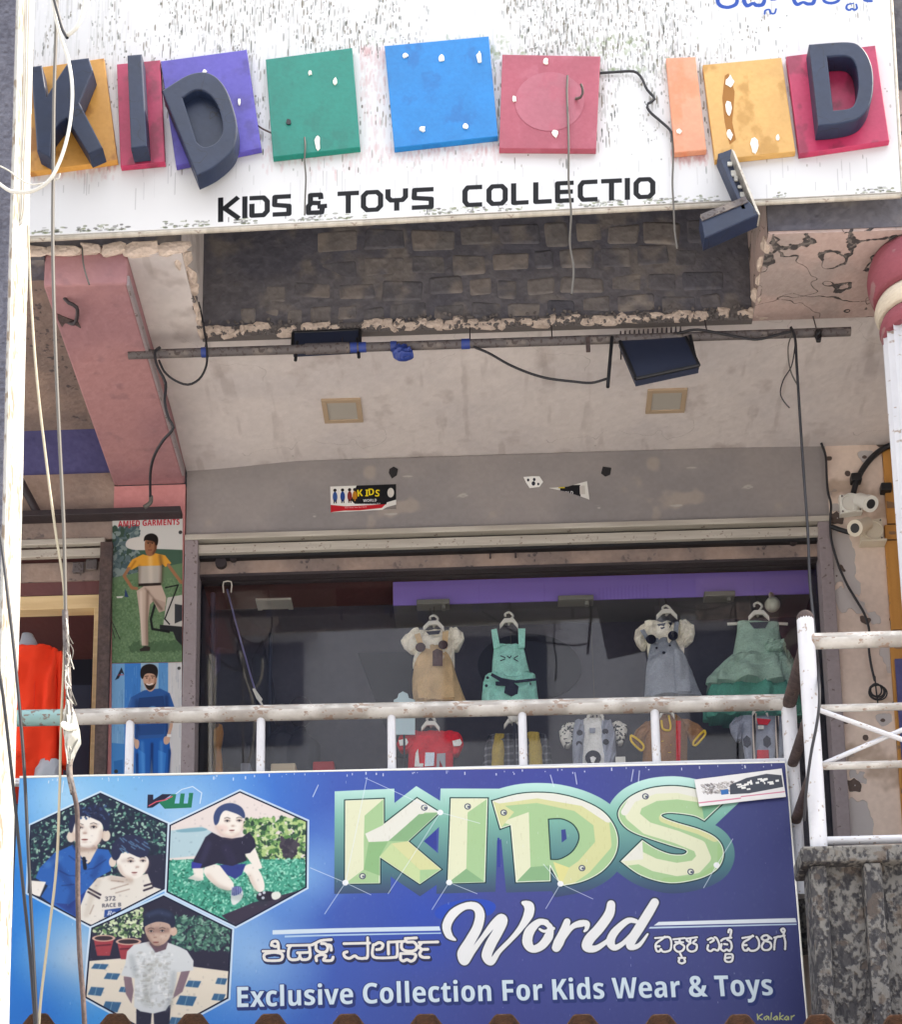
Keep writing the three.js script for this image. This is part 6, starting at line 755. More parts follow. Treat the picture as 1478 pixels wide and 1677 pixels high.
// ---------------------------------------------------------------- right pier: cameras, conduit, board
{
  const cam = (label, plate, body, dir, mat) => {
    const t = thing('security_camera', label, 'security camera', 'security cameras on the pier');
    part(t, 'junction_box', poly(px(plate, 0.05), 0.05, 0.048, 0.004), mat);
    const [a, b] = body, A = at(...a), Bq = at(...b), d = Bq.clone().sub(A).normalize();
    const barrel = part(t, 'barrel', rod(A, Bq, 0.034, 0.037, 24), mat); const hood = rod(Bq.clone().addScaledVector(d, -0.015), Bq.clone().addScaledVector(d, 0.024), 0.041, 0.042, 24); part(barrel, 'hood', hood, mat);
    const lens = rod(Bq.clone().addScaledVector(d, 0.012), Bq.clone().addScaledVector(d, 0.0245), 0.024, 0.024, 24); part(barrel, 'lens', lens, M.black);
    part(t, 'arm', rod(V(A.x, A.y, 0.04), A, 0.016), mat); const ring = new THREE.TorusGeometry(0.05, 0.006, 8, 24); const c = px([plate[0]], 0.05)[0], e = px([plate[2]], 0.05)[0]; ring.translate((c[0] + e[0]) / 2, (c[1] + e[1]) / 2, 0.052); part(t, 'mount_ring', ring, mat);
    for (const q of plate) { const s = px([q], 0.05)[0], m = [(c[0] + e[0]) / 2, (c[1] + e[1]) / 2]; part(t, 'screw', rod(V(lerp(s[0], m[0], 0.2), lerp(s[1], m[1], 0.2), 0.045), V(lerp(s[0], m[0], 0.2), lerp(s[1], m[1], 0.2), 0.053), 0.005, 0.005, 8), M.polePipe); }
    rest(t);
  };
  cam('white bullet camera on a square white box, pointing away along the pier', [[1376, 810], [1412, 807], [1414, 837], [1378, 841]], [[1408, 818, 0.13], [1424, 824, 0.21]], 0, M.whitePlastic);
  cam('cream bullet camera on a dusty box below the white one, facing the shop window', [[1412, 852], [1446, 848], [1449, 884], [1411, 890]], [[1421, 858, 0.14], [1404, 864, 0.24]], 0, M.creamPlastic);
  wire('thick black conduit curving down from the column to the white camera box', [[1470, 728, 0.05], [1455, 731, 0.04], [1437, 742, 0.035], [1420, 760, 0.035], [1409, 778, 0.035], [1402, 795, 0.035], [1399, 808, 0.03]], 0.016, M.black);
  wire('black cable from the shutter guide to the lower camera', [[1362, 862, 0.05], [1372, 866, 0.05], [1385, 870, 0.06], [1400, 873, 0.08], [1410, 868, 0.1]], 0.0125, M.black);
  wire('black cable running down the edge of the pier beside the shutter box', [[1346, 726, 0.03], [1353, 745, 0.03], [1355, 780, 0.03], [1357, 805, 0.03], [1362, 825, 0.03], [1361, 850, 0.05], [1362, 880, 0.04], [1368, 905, 0.03], [1376, 930, 0.03], [1390, 960, 0.03], [1405, 985, 0.03], [1418, 1008, 0.03], [1425, 1035, 0.03], [1424, 1060, 0.03], [1428, 1090, 0.03], [1434, 1115, 0.03]], 0.0065, M.blackCable);
  const coil = thing('cable_coil', 'small coil of black wire hanging on the flaking pier', 'cable coil'); for (let i = 0; i < 4; i++) { const g = new THREE.TorusGeometry(0.028 + 0.006 * i, 0.004, 6, 22), c = at(1436 + i, 1130 + i * 1.5, 0.04 + 0.006 * i); g.scale(1, 1.25 - i * 0.12, 1); g.rotateZ(i); g.translate(c.x, c.y, c.z); part(coil, 'turn', g, M.blackCable); } part(coil, 'tail', tube([at(1434, 1108, 0.04), at(1436, 1130, 0.05), at(1440, 1160, 0.04)], 0.004), M.blackCable); rest(coil);
  for (const [u, v, l] of [[1403, 784, 'black saddle clip on the thick conduit above the cameras'], [1452, 800, 'black saddle clip on the edge of the orange board']]) { const p = at(u, v, 0.03); single('cable_clip', l, 'clip', box(p.x - 0.028, p.x + 0.028, p.y - 0.022, p.y + 0.022, 0.0, 0.055, 0.006), M.black); }
  const w = thing('wooden_board', 'orange brown wooden board strips standing against the pier by the column', 'board'); for (const [v0, v1] of [[736, 858], [860, 884], [886, 1032]]) { const a = at(1446 + (v0 - 736) * 0.03, v0, 0.02), b = at(1446, v1, 0.02); part(w, 'plank', box(a.x, a.x + 0.24, b.y, a.y, 0.001, 0.024, 0.003), M.woodOrange); } part(w, 'plank', box(at(1462, 1100, 0.02).x, at(1462, 1100, 0.02).x + 0.1, FLOOR, at(1460, 1036, 0.02).y, 0.001, 0.02, 0.003), M.woodOrange); rest(w);
  const q = at(1466, 1080, 0.03); single('paint_patch_board', 'small blue board leaning at the foot of the orange planks', 'board', box(q.x, q.x + 0.12, FLOOR, q.y, 0.026, 0.04, 0.003), M.blueBand);
  const pr = at(1432, 882, 0.03); single('dust_ledge', 'little dusty ledge under the cream camera box', 'ledge', box(pr.x - 0.075, pr.x + 0.06, pr.y - 0.035, pr.y - 0.022, 0.0, 0.07, 0.004), M.creamPlastic);
}

// ---------------------------------------------------------------- cables on the pole
{
  const G = 'cables strung past the pole';
  wire('dark drop cable falling from above past the letter K to the pavement side', [[94, -40, 2.7], [91, 60, 2.7], [88, 160, 2.7], [87, 260, 2.7], [86, 400, 2.7], [90, 560, 2.7], [97, 720, 2.7], [104, 860, 2.7], [107, 1000, 2.7]], 0.0072, M.greyCable);
  wire('cream cable running down across the handrail and the banner', [[45, 370, 2.66], [50, 480, 2.66], [60, 620, 2.68], [76, 760, 2.68], [92, 880, 2.7], [104, 960, 2.7], [105, 1060, 2.7], [100, 1180, 2.7], [97, 1300, 2.7], [92, 1420, 2.7], [78, 1540, 2.7], [66, 1640, 2.7], [62, 1700, 2.7]], 0.0052, M.tanCable);
  wire('white cable looping round the pole below the orange tile', [[82, -20, 2.72], [96, 50, 2.72], [112, 100, 2.72], [118, 150, 2.72], [112, 215, 2.72], [96, 268, 2.72], [78, 298, 2.72], [50, 314, 2.72], [20, 314, 2.72], [0, 302, 2.7], [-30, 280, 2.6]], 0.0072, M.whiteCable);
  wire('black cable end hooked over at the top of the pole', [[84, -20, 2.74], [94, 20, 2.74], [103, 50, 2.74], [110, 62, 2.74]], 0.007, M.blackCable);
  wire('short white cable curving up out of the picture beside the pole', [[110, 58, 2.76], [121, 50, 2.76], [131, 34, 2.76], [137, 14, 2.76], [139, -20, 2.76]], 0.0085, M.whiteCable);
  wire('black cable slanting down from the pole in front of the banner edge', [[-20, 780, 2.72], [0, 880, 2.72], [14, 990, 2.74], [26, 1100, 2.74], [38, 1240, 2.74], [46, 1400, 2.74], [54, 1560, 2.74], [62, 1720, 2.74]], 0.0065, M.blackCable);
  wire('lower black cable slanting down from the pole to the foot of the banner', [[-20, 1010, 2.7], [0, 1110, 2.7], [18, 1260, 2.7], [36, 1440, 2.7], [50, 1580, 2.7], [60, 1720, 2.7]], 0.0065, M.blackCable);
  wire('thin white wires tied round the pole', [[0, 272, 2.66], [15, 280, 2.66], [30, 292, 2.66], [50, 302, 2.66], [70, 300, 2.68], [96, 292, 2.68], [98, 284, 2.68]], 0.003, M.whiteCable);
  for (const [d, l] of [[0, 'white cable running down the whitewashed side of the pole'], [7, 'second white cable bundled on the whitewashed side of the pole']]) wire(l, [[42 + d, -20, 2.5], [40 + d, 60, 2.5], [38 + d, 160, 2.5], [33 + d, 260, 2.5], [29 + d, 360, 2.5], [20 + d, 370, 2.5], [17 + d, 330, 2.52]], 0.0075, M.whiteCable);
  const b = thing('cable_joint', 'frayed cable joint wrapped in plastic hanging over the handrail', 'cable joint'), z = 2.7, rj = mulberry(12);
  part(b, 'sheath', tube([at(106, 1000, z), at(108, 1060, z), at(111, 1110, z), at(113, 1150, z), at(118, 1190, z), at(116, 1230, z), at(113, 1262, z), at(120, 1300, z)], 0.012), M.polePipe, 'twisted grey sheath');
  part(b, 'plastic_wrap', cloth([[1150, 108, 116, 0.015], [1172, 106, 124, 0.025], [1195, 104, 130, 0.035], [1215, 106, 132, 0.035], [1232, 108, 124, 0.02], [1250, 111, 118, 0.01]], z, { wrinkle: 0.02, steps: 18 }), flat(0xb9b8b0, 0.3));
  part(b, 'tape_band', tube([at(104, 1186, z + 0.02), at(112, 1192, z + 0.05), at(124, 1190, z + 0.03)], 0.013), M.whitePlastic);
  for (let i = 0; i < 22; i++) { const u = 107 + rj() * 8, v = 1010 + rj() * 220; part(b, 'frayed_strand', tube([at(u, v, z + 0.01), at(u + rj() * 8 - 2, v + 14, z + 0.03), at(u + rj() * 16 - 5, v + 26 + rj() * 14, z + 0.02)], 0.0022, 8, 5), i % 3 ? M.whiteCable : M.greyCable); }
  rest(b);
  wire('thick brown cable hanging from the joint down across the banner', [[118, 1288, 2.7], [125, 1320, 2.7], [127, 1380, 2.7], [127, 1460, 2.7], [130, 1560, 2.7], [136, 1640, 2.7], [140, 1720, 2.7]], 0.0095, M.rustPipe);
}

// ---------------------------------------------------------------- inside the shop window
{
  const t = thing('shop_window', 'large glass shop window in two panes behind the shutter guides', 'window');
  part(t, 'pane', box(-1.546, 0.93, FLOOR + 0.03, 6.94, -0.125, -0.119), M.glass); part(t, 'pane', box(0.936, 1.696, FLOOR + 0.03, 6.94, -0.125, -0.119), M.glass);
  part(t, 'sill', box(-1.546, 1.696, FLOOR, FLOOR + 0.03, -0.14, -0.1), M.darkSteel); part(t, 'head', box(-1.546, 1.696, 6.94, 6.956, -0.14, -0.1), M.darkSteel); rest(t);
}
const Z1 = -0.4, Z2 = -0.36, TOP = 6.992;
const fabric = (hex, seed, w = 60) => { const c = new THREE.Color(hex).convertLinearToSRGB ? new THREE.Color(hex) : null; const r = (hex >> 16) & 255, g = (hex >> 8) & 255, b = hex & 255; return surface(256, 0.25, (x, y) => { const a = fbm(x * w, y * w, w, seed, 2), q = fbm(x * 4, y * 4, 4, seed + 1, 3), s = ((Math.floor(x * 128) + Math.floor(y * 128)) & 1) * 6; const k = 1 + (a - 0.5) * 0.16 + (q - 0.5) * 0.16; return [r * k + s, g * k + s, b * k + s, 0.5 * a + s / 24]; }, { rough: 0.95, bump: 0.003 }); };
const F = { cream: fabric(0xf6f0de, 401), tan: fabric(0xd0b284, 403, 90), brown: fabric(0x4a2c2a, 405), mint: fabric(0xa4e6d6, 407), navy: fabric(0x20243a, 409), slate: fabric(0x949ca8, 411), sage: fabric(0xa4c4b2, 413), teal: fabric(0x4c9480, 415), red: fabric(0xdc1c30, 417), olive: fabric(0xb8a048, 419), plaid: null, grey: fabric(0xa0a6b6, 421), choc: fabric(0x9a7048, 423), yellow: fabric(0xf2cc34, 425), white: fabric(0xf4f4ee, 427) };
F.plaid = surface(256, 0.16, (x, y) => { const a = Math.abs(Math.sin(x * Math.PI * 4)) > 0.9 ? 40 : 0, b = Math.abs(Math.sin(y * Math.PI * 4)) > 0.9 ? 40 : 0; return [48 + a + b, 50 + a + b, 60 + a + b * 0.9]; }, { bump: 0 });
F.printed = surface(256, 0.12, (x, y) => { const q = fbm(x * 12, y * 12, 12, 431, 2), d = q > 0.6 ? 1 : 0; return d ? [60, 62, 66] : [230, 228, 218]; }, { bump: 0 });
F.stripe = surface(128, 0.02, (x) => (x > 0.3 && x < 0.7 ? [222, 206, 190] : [40, 30, 34]), { bump: 0 });
function hanger(label, u, vHook, vBar, hw, z, arms) {
  const h = thing('clothes_hanger', label, 'hanger', 'white hangers in the shop window'), T = at(u, vHook, z), Bp = at(u, vBar, z);
  const r = 0.021; part(h, 'hook', tube([V(T.x - r * 0.9, T.y - r * 1.1, z), V(T.x - r, T.y - r * 0.5, z), V(T.x, T.y, z), V(T.x + r, T.y - r, z), V(T.x + r * 0.3, T.y - r * 2.2, z), V(Bp.x, Bp.y + 0.012, z)], 0.0065, 30, 8), M.whitePlastic);
  const a = at(u - hw, vBar + 7, z), b = at(u + hw, vBar + 7, z); part(h, 'yoke', poly([[a.x, a.y - 0.012], [a.x, a.y + 0.012], [Bp.x - 0.025, Bp.y + 0.022], [Bp.x + 0.025, Bp.y + 0.022], [b.x, b.y + 0.012], [b.x, b.y - 0.012], [Bp.x + 0.02, Bp.y - 0.002], [Bp.x - 0.02, Bp.y - 0.002]], z + 0.055, 0.016, 0.003), M.whitePlastic);
  part(h, 'neck', rod(V(Bp.x, Bp.y + 0.012, z), V(Bp.x, Bp.y + 0.014, z + 0.045), 0.006), M.whitePlastic);
  if (arms) for (const s of arms) { const e = at(s, vBar + 9, z); part(h, 'arm', rod(V(Bp.x, a.y, z), V(e.x, e.y, z), 0.0085), M.whitePlastic); }
  part(h, 'thread', rod(V(T.x, T.y - 0.002, z), V(T.x, TOP + 0.001, Math.max(z, -0.495) * 0 + -0.5 + 0.004), 0.0013, 0.0013, 5), M.greyCable);
  return rest(h);
}
const disc = (t, name, u, v, r, z, m) => { const c = at(u, v, z), g = new THREE.SphereGeometry(r / 310, 20, 12); g.scale(1, 1, 0.35); g.translate(c.x, c.y, z); part(t, name, g, m); };
const patch = (t, name, pts, z, m, d = 0.006) => part(t, name, poly(px(pts, z), z, d, 0.0015), m);
// upper row
hanger('white hanger holding the tan pinafore', 711, 1008, 1030, 17, Z1); hanger('white hanger holding the mint dungaree', 834, 1003, 1026, 15, Z1); hanger('white hanger holding the grey pinafore', 1092, 992, 1011, 17, Z1); hanger('white hanger with bare arms holding the green dress', 1242, 987, 1013, 17, Z1, [1192, 1291]);
{
  const t = thing('pinafore_dress', 'tan pinafore with brown ears over a cream puff sleeve tee', 'dress', 'children clothes hung in the shop window');
  part(t, 'tee', cloth([[1034, 684, 742, 0.02], [1044, 682, 743, 0.03], [1065, 679, 745, 0.034], [1094, 676, 745, 0.03]], Z1, { wrinkle: 0.022 }), F.cream);
  part(t, 'sleeve', cloth([[1034, 676, 690, 0.02], [1041, 662, 690, 0.024], [1052, 657, 690, 0.026], [1062, 662, 688, 0.024], [1070, 672, 682, 0.02]], Z1, { wrinkle: 0.02, seed: 4 }), F.cream); part(t, 'sleeve', cloth([[1030, 736, 750, 0.02], [1037, 736, 759, 0.024], [1047, 738, 761, 0.026], [1056, 740, 757, 0.024], [1066, 743, 752, 0.02]], Z1, { wrinkle: 0.02, seed: 6 }), F.cream);
  part(t, 'skirt', cloth([[1062, 694, 726, 0.02], [1076, 688, 736, 0.035], [1092, 679, 743, 0.045], [1115, 676, 750, 0.06], [1140, 677, 759, 0.07], [1160, 680, 768, 0.075]], Z1, { folds: 6, foldAmp: (s) => 0.1 * s, wrinkle: 0.018, shift: 0.02, seed: 2 }), F.tan);
  patch(t, 'strap', [[679, 1039], [688, 1036], [696, 1062], [688, 1064]], Z1 + 0.05, F.tan); patch(t, 'strap', [[725, 1034], [735, 1033], [733, 1062], [724, 1062]], Z1 + 0.05, F.tan);
  patch(t, 'pocket', [[722, 1122], [743, 1121], [745, 1142], [724, 1143]], Z1 + 0.098, F.tan, 0.012); patch(t, 'pocket', [[684, 1124], [704, 1124], [704, 1143], [685, 1144]], Z1 + 0.098, F.tan, 0.012); disc(t, 'ear', 689, 1060, 8.5, Z1 + 0.07, F.brown); disc(t, 'ear', 726, 1056, 8, Z1 + 0.07, F.brown); patch(t, 'tag', [[709, 1066], [716, 1062], [725, 1066], [725, 1090], [709, 1090]], Z1 + 0.085, F.brown); patch(t, 'dark_neck_patch', [[698, 1034], [722, 1032], [719, 1038], [703, 1039]], Z1 + 0.04, F.navy); rest(t);  // necks here and below get a dark patch for the shaded hollow
}
{
  const t = thing('dungaree', 'mint green dungaree with a cat face and black belt bow', 'dungaree', 'children clothes hung in the shop window');
  part(t, 'bib', cloth([[1056, 812, 856, 0.012], [1064, 809, 859, 0.02], [1082, 807, 863, 0.035], [1106, 806, 869, 0.045], [1114, 806, 870, 0.04]], Z1, { wrinkle: 0.009 }), F.mint);
  part(t, 'shorts', cloth([[1106, 795, 877, 0.03], [1118, 792, 879, 0.045], [1136, 790, 881, 0.055], [1160, 788, 884, 0.06]], Z1, { wrinkle: 0.022, seed: 3, folds: 4, foldAmp: (s) => 0.08 * s }), F.mint);
  patch(t, 'strap', [[805, 1031], [814, 1029], [820, 1060], [809, 1062]], Z1 + 0.03, F.mint, 0.012); patch(t, 'strap', [[849, 1029], [861, 1029], [860, 1060], [850, 1061]], Z1 + 0.03, F.mint, 0.012);
  patch(t, 'belt', [[806, 1102], [822, 1110], [845, 1114], [880, 1110], [880, 1114], [848, 1118], [820, 1116], [804, 1106]], Z1 + 0.068, F.navy); patch(t, 'bow', [[812, 1116], [838, 1115], [850, 1124], [848, 1136], [838, 1140], [826, 1134], [828, 1123], [812, 1122]], Z1 + 0.078, F.navy);
  for (const q of [[[820, 1074], [828, 1077]], [[820, 1082], [828, 1079]], [[842, 1078], [849, 1074]], [[842, 1079], [849, 1083]], [[831, 1074], [835, 1078]], [[835, 1078], [838, 1074]]]) part(t, 'whisker', rod(at(...q[0], Z1 + 0.045), at(...q[1], Z1 + 0.045), 0.0025, 0.0025, 5), F.navy);
  for (const [u, v] of [[799, 1110], [797, 1123], [868, 1120]]) disc(t, 'button', u, v, 2.6, Z1 + 0.055, F.navy); rest(t);
}
{
  const t = thing('pinafore_dress', 'slate grey pinafore with dark mouse ears over a cream tee', 'dress', 'children clothes hung in the shop window');
  part(t, 'tee', cloth([[1020, 1056, 1116, 0.02], [1032, 1058, 1118, 0.03], [1055, 1060, 1122, 0.034], [1076, 1061, 1121, 0.03]], Z1, { wrinkle: 0.022, seed: 7 }), F.cream);
  part(t, 'sleeve', cloth([[1024, 1050, 1062, 0.02], [1034, 1041, 1062, 0.024], [1046, 1039, 1062, 0.026], [1056, 1043, 1060, 0.024], [1064, 1050, 1058, 0.02]], Z1, { wrinkle: 0.02, seed: 8 }), F.cream); part(t, 'sleeve', cloth([[1017, 1113, 1128, 0.02], [1026, 1113, 1138, 0.024], [1038, 1114, 1139, 0.026], [1050, 1116, 1136, 0.024], [1058, 1118, 1127, 0.02]], Z1, { wrinkle: 0.02, seed: 9 }), F.cream);
  part(t, 'skirt', cloth([[1050, 1070, 1106, 0.02], [1062, 1065, 1113, 0.035], [1080, 1061, 1124, 0.045], [1104, 1058, 1134, 0.06], [1126, 1057, 1143, 0.07], [1150, 1055, 1154, 0.075]], Z1, { folds: 6, foldAmp: (s) => 0.1 * s, wrinkle: 0.018, shift: 0.02, seed: 12 }), F.slate);
  patch(t, 'strap', [[1049, 1032], [1056, 1030], [1066, 1048], [1060, 1050]], Z1 + 0.05, F.slate); patch(t, 'strap', [[1106, 1018], [1113, 1018], [1111, 1042], [1102, 1042]], Z1 + 0.05, F.slate);
  patch(t, 'pocket', [[1108, 1112], [1130, 1111], [1133, 1132], [1110, 1133]], Z1 + 0.098, F.slate, 0.012); disc(t, 'ear', 1067, 1047, 8.5, Z1 + 0.07, F.navy); disc(t, 'ear', 1103, 1041, 8.5, Z1 + 0.07, F.navy); for (const [u, v, r] of [[1076, 1061, 2], [1098, 1057, 2], [1088, 1069, 2.6]]) disc(t, 'face_mark', u, v, r, Z1 + 0.065, F.navy); patch(t, 'dark_neck_patch', [[1077, 1022], [1103, 1018], [1098, 1028], [1084, 1030]], Z1 + 0.036, F.navy); rest(t);
}
{
  const t = thing('frill_dress', 'sage green sleeveless dress with a frilled peplum and darker net skirt', 'dress', 'children clothes hung in the shop window');
  part(t, 'net_skirt', cloth([[1112, 1172, 1298, 0.06], [1132, 1162, 1306, 0.08], [1156, 1156, 1312, 0.09], [1180, 1156, 1314, 0.09]], Z1, { folds: 13, foldAmp: () => 0.16, wrinkle: 0.012, steps: 20, seg: 90 }), F.teal);
  part(t, 'bodice', cloth([[1018, 1210, 1224, 0.012], [1020, 1208, 1277, 0.02], [1034, 1208, 1277, 0.035], [1056, 1204, 1281, 0.045], [1078, 1200, 1285, 0.05]], Z1, { wrinkle: 0.008, seed: 14 }), F.sage);
  part(t, 'peplum', cloth([[1074, 1199, 1286, 0.05], [1084, 1190, 1292, 0.075], [1100, 1174, 1298, 0.1], [1116, 1161, 1302, 0.115], [1127, 1160, 1304, 0.12]], Z1, { folds: 10, foldAmp: (s) => 0.06 + 0.2 * s, wrinkle: 0.018, steps: 22, seg: 90, seed: 15 }), F.sage);
  part(t, 'bow', cloth([[1058, 1256, 1282, 0.02], [1066, 1250, 1286, 0.03], [1074, 1256, 1280, 0.02]], Z1, { wrinkle: 0.02, shift: 0.06, seed: 16, steps: 12 }), F.sage); part(t, 'side_frill', cloth([[1064, 1280, 1292, 0.02], [1078, 1282, 1300, 0.03], [1100, 1288, 1306, 0.03], [1112, 1292, 1302, 0.02]], Z1, { wrinkle: 0.03, seed: 18 }), F.sage); patch(t, 'dark_neck_patch', [[1228, 1019], [1260, 1018], [1254, 1028], [1236, 1029]], Z1 + 0.045, F.navy); rest(t);
}
// lower row
hanger('white hanger holding the red tee', 706, 1174, 1194, 15, Z2); hanger('white hanger holding the plaid shirt', 840, 1168, 1190, 14, Z2); hanger('white hanger holding the printed tee', 975, 1166, 1176, 14, Z2); hanger('white hanger holding the brown tee', 1092, 1162, 1174, 12, Z2); hanger('white hanger holding the grey tee', 1244, 1158, 1170, 13, Z2);
const hung = 'children clothes hung in the shop window';
const tee = (name, label, m, rows, left, right, more) => { const t = thing(name, label, 'top', hung); part(t, 'body', cloth(rows, Z2, { wrinkle: 0.011, seed: rows[0][1] % 17 }), m); if (left) part(t, 'sleeve', cloth(left, Z2, { wrinkle: 0.012, seed: 5, steps: 14 }), more?.sleeve ?? m); if (right) part(t, 'sleeve', cloth(right, Z2, { wrinkle: 0.012, seed: 9, steps: 14 }), more?.sleeve ?? m); more?.add?.(t); return rest(t); };
tee('red_tee', 'red tee with silver and grey letters across the front', F.red, [[1199, 682, 734, 0.02], [1212, 672, 742, 0.035], [1235, 669, 743, 0.04], [1275, 668, 741, 0.04]], [[1199, 668, 688, 0.02], [1208, 654, 684, 0.03], [1220, 650, 678, 0.035], [1232, 656, 670, 0.025]], [[1199, 728, 746, 0.02], [1206, 730, 757, 0.03], [1220, 736, 760, 0.035], [1238, 742, 752, 0.025]], { add: (t) => {
  for (const [u, v] of [[661, 1215], [749, 1216]]) patch(t, 'sleeve_tag', [[u - 8, v - 3], [u + 5, v - 6], [u + 8, v], [u + 5, v + 5], [u - 6, v + 6]], Z2 + 0.05, F.white); patch(t, 'letter_l', [[681, 1233], [685, 1226], [687, 1250], [694, 1250], [693, 1256], [679, 1255]], Z2 + 0.05, F.white); patch(t, 'letter_b', [[697, 1232], [712, 1232], [711, 1254], [696, 1255]], Z2 + 0.052, flat(0xc8d4d8, 0.15, { metalness: 0.8 })); patch(t, 'letter_n', [[716, 1234], [730, 1233], [730, 1256], [726, 1256], [720, 1244], [720, 1256], [715, 1256]], Z2 + 0.05, flat(0x9a9a9e, 0.3, { metalness: 0.5 })); patch(t, 'dark_neck_patch', [[698, 1204], [715, 1204], [712, 1211], [702, 1211]], Z2 + 0.03, F.navy); } });
tee('plaid_shirt', 'dark plaid shirt under an olive waistcoat', F.plaid, [[1204, 812, 880, 0.02], [1220, 800, 894, 0.035], [1275, 798, 900, 0.04]], [[1206, 800, 816, 0.02], [1226, 794, 812, 0.03], [1262, 790, 808, 0.03]], [[1204, 882, 894, 0.02], [1224, 886, 902, 0.03], [1262, 890, 906, 0.03]], { add: (t) => { part(t, 'waistcoat', cloth([[1205, 810, 828, 0.03], [1230, 806, 828, 0.05], [1275, 803, 828, 0.05]], Z2, { wrinkle: 0.008 }), F.olive); part(t, 'waistcoat', cloth([[1202, 864, 884, 0.03], [1230, 866, 889, 0.05], [1275, 866, 892, 0.05]], Z2, { wrinkle: 0.008 }), F.olive); } });
tee('printed_tee', 'white printed tee with a grey denim waistcoat and black round badge', F.white, [[1178, 957, 990, 0.02], [1200, 950, 1000, 0.035], [1240, 946, 1006, 0.045], [1275, 944, 1008, 0.045]], [[1186, 926, 948, 0.02], [1196, 916, 944, 0.03], [1212, 918, 940, 0.03], [1224, 924, 934, 0.02]], [[1184, 1000, 1020, 0.02], [1192, 1004, 1029, 0.03], [1206, 1008, 1026, 0.03], [1220, 1012, 1020, 0.02]], { sleeve: F.printed, add: (t) => { part(t, 'waistcoat', cloth([[1182, 942, 957, 0.03], [1206, 938, 959, 0.055], [1240, 938, 956, 0.06], [1275, 942, 954, 0.06]], Z2, { wrinkle: 0.018 }), F.grey); part(t, 'waistcoat', cloth([[1182, 986, 1002, 0.03], [1206, 984, 1009, 0.055], [1240, 988, 1010, 0.06], [1275, 990, 1004, 0.06]], Z2, { wrinkle: 0.018 }), F.grey); disc(t, 'badge', 972, 1241, 13, Z2 + 0.05, F.navy); patch(t, 'badge_mark', [[967, 1240], [972, 1238], [977, 1241], [973, 1250], [969, 1248]], Z2 + 0.068, F.white); for (const [u, v] of [[950, 1200], [949, 1218], [992, 1198], [993, 1215]]) disc(t, 'button', u, v, 5, Z2 + 0.06, F.navy); patch(t, 'neck_label', [[966, 1192], [976, 1192], [975, 1200], [967, 1200]], Z2 + 0.042, F.grey); } });
tee('brown_tee', 'brown tee with yellow cuffs and collar and one red brace', F.choc, [[1172, 1084, 1112, 0.02], [1184, 1066, 1124, 0.03], [1210, 1056, 1127, 0.04], [1275, 1050, 1126, 0.04]], [[1184, 1056, 1076, 0.02], [1196, 1042, 1068, 0.03], [1212, 1034, 1060, 0.03], [1229, 1046, 1055, 0.02]], [[1180, 1114, 1132, 0.02], [1191, 1118, 1150, 0.03], [1203, 1126, 1157, 0.03], [1220, 1134, 1142, 0.02]], { add: (t) => {
  const loop = (pts) => part(t, 'yellow_trim', tube([...pts, pts[0]].map(([u, v]) => at(u, v, Z2 + 0.045)), 0.006, 40, 6), F.yellow); loop([[1034, 1204], [1044, 1210], [1055, 1222], [1052, 1229], [1042, 1222], [1034, 1212]]); loop([[1155, 1196], [1146, 1204], [1136, 1218], [1139, 1221], [1149, 1212], [1156, 1202]]); part(t, 'collar_trim', tube([[1084, 1180], [1087, 1194], [1097, 1196], [1099, 1190], [1096, 1172]].map(([u, v]) => at(u, v, Z2 + 0.045)), 0.006, 30, 6), F.yellow); patch(t, 'brace', [[1108, 1180], [1116, 1180], [1115, 1275], [1108, 1275]], Z2 + 0.055, F.red, 0.01); for (const v of [1214, 1222, 1234]) part(t, 'stitching', rod(at(1084, v, Z2 + 0.045), at(1100, v - 2, Z2 + 0.045), 0.002, 0.002, 5), F.yellow); } });
tee('grey_tee', 'grey tee with striped braces, red collar and a red pocket patch', F.grey, [[1174, 1214, 1282, 0.02], [1192, 1214, 1286, 0.035], [1224, 1218, 1286, 0.04], [1275, 1226, 1284, 0.04]], [[1176, 1204, 1220, 0.02], [1188, 1195, 1218, 0.03], [1200, 1198, 1216, 0.03], [1214, 1206, 1214, 0.02]], [[1174, 1278, 1290, 0.02], [1190, 1282, 1298, 0.03], [1212, 1284, 1294, 0.02]], { add: (t) => { patch(t, 'brace', [[1233, 1168], [1240, 1168], [1238, 1248], [1233, 1248]], Z2 + 0.05, F.stripe); patch(t, 'brace', [[1271, 1172], [1277, 1172], [1276, 1248], [1270, 1248]], Z2 + 0.05, F.stripe); patch(t, 'collar', [[1240, 1176], [1264, 1178], [1258, 1187], [1243, 1186]], Z2 + 0.045, F.red); patch(t, 'pocket_patch', [[1241, 1228], [1260, 1228], [1261, 1256], [1240, 1256]], Z2 + 0.05, F.red); patch(t, 'neck_label', [[1242, 1188], [1252, 1188], [1252, 1194], [1242, 1194]], Z2 + 0.045, F.white); for (const [u, v] of [[1224, 1214], [1257, 1214]]) patch(t, 'dark_print', [[u - 6, v - 4], [u, v - 10], [u + 6, v - 5], [u + 7, v + 4], [u + 1, v + 10], [u - 5, v + 6]], Z2 + 0.05, F.navy, 0.008); } });

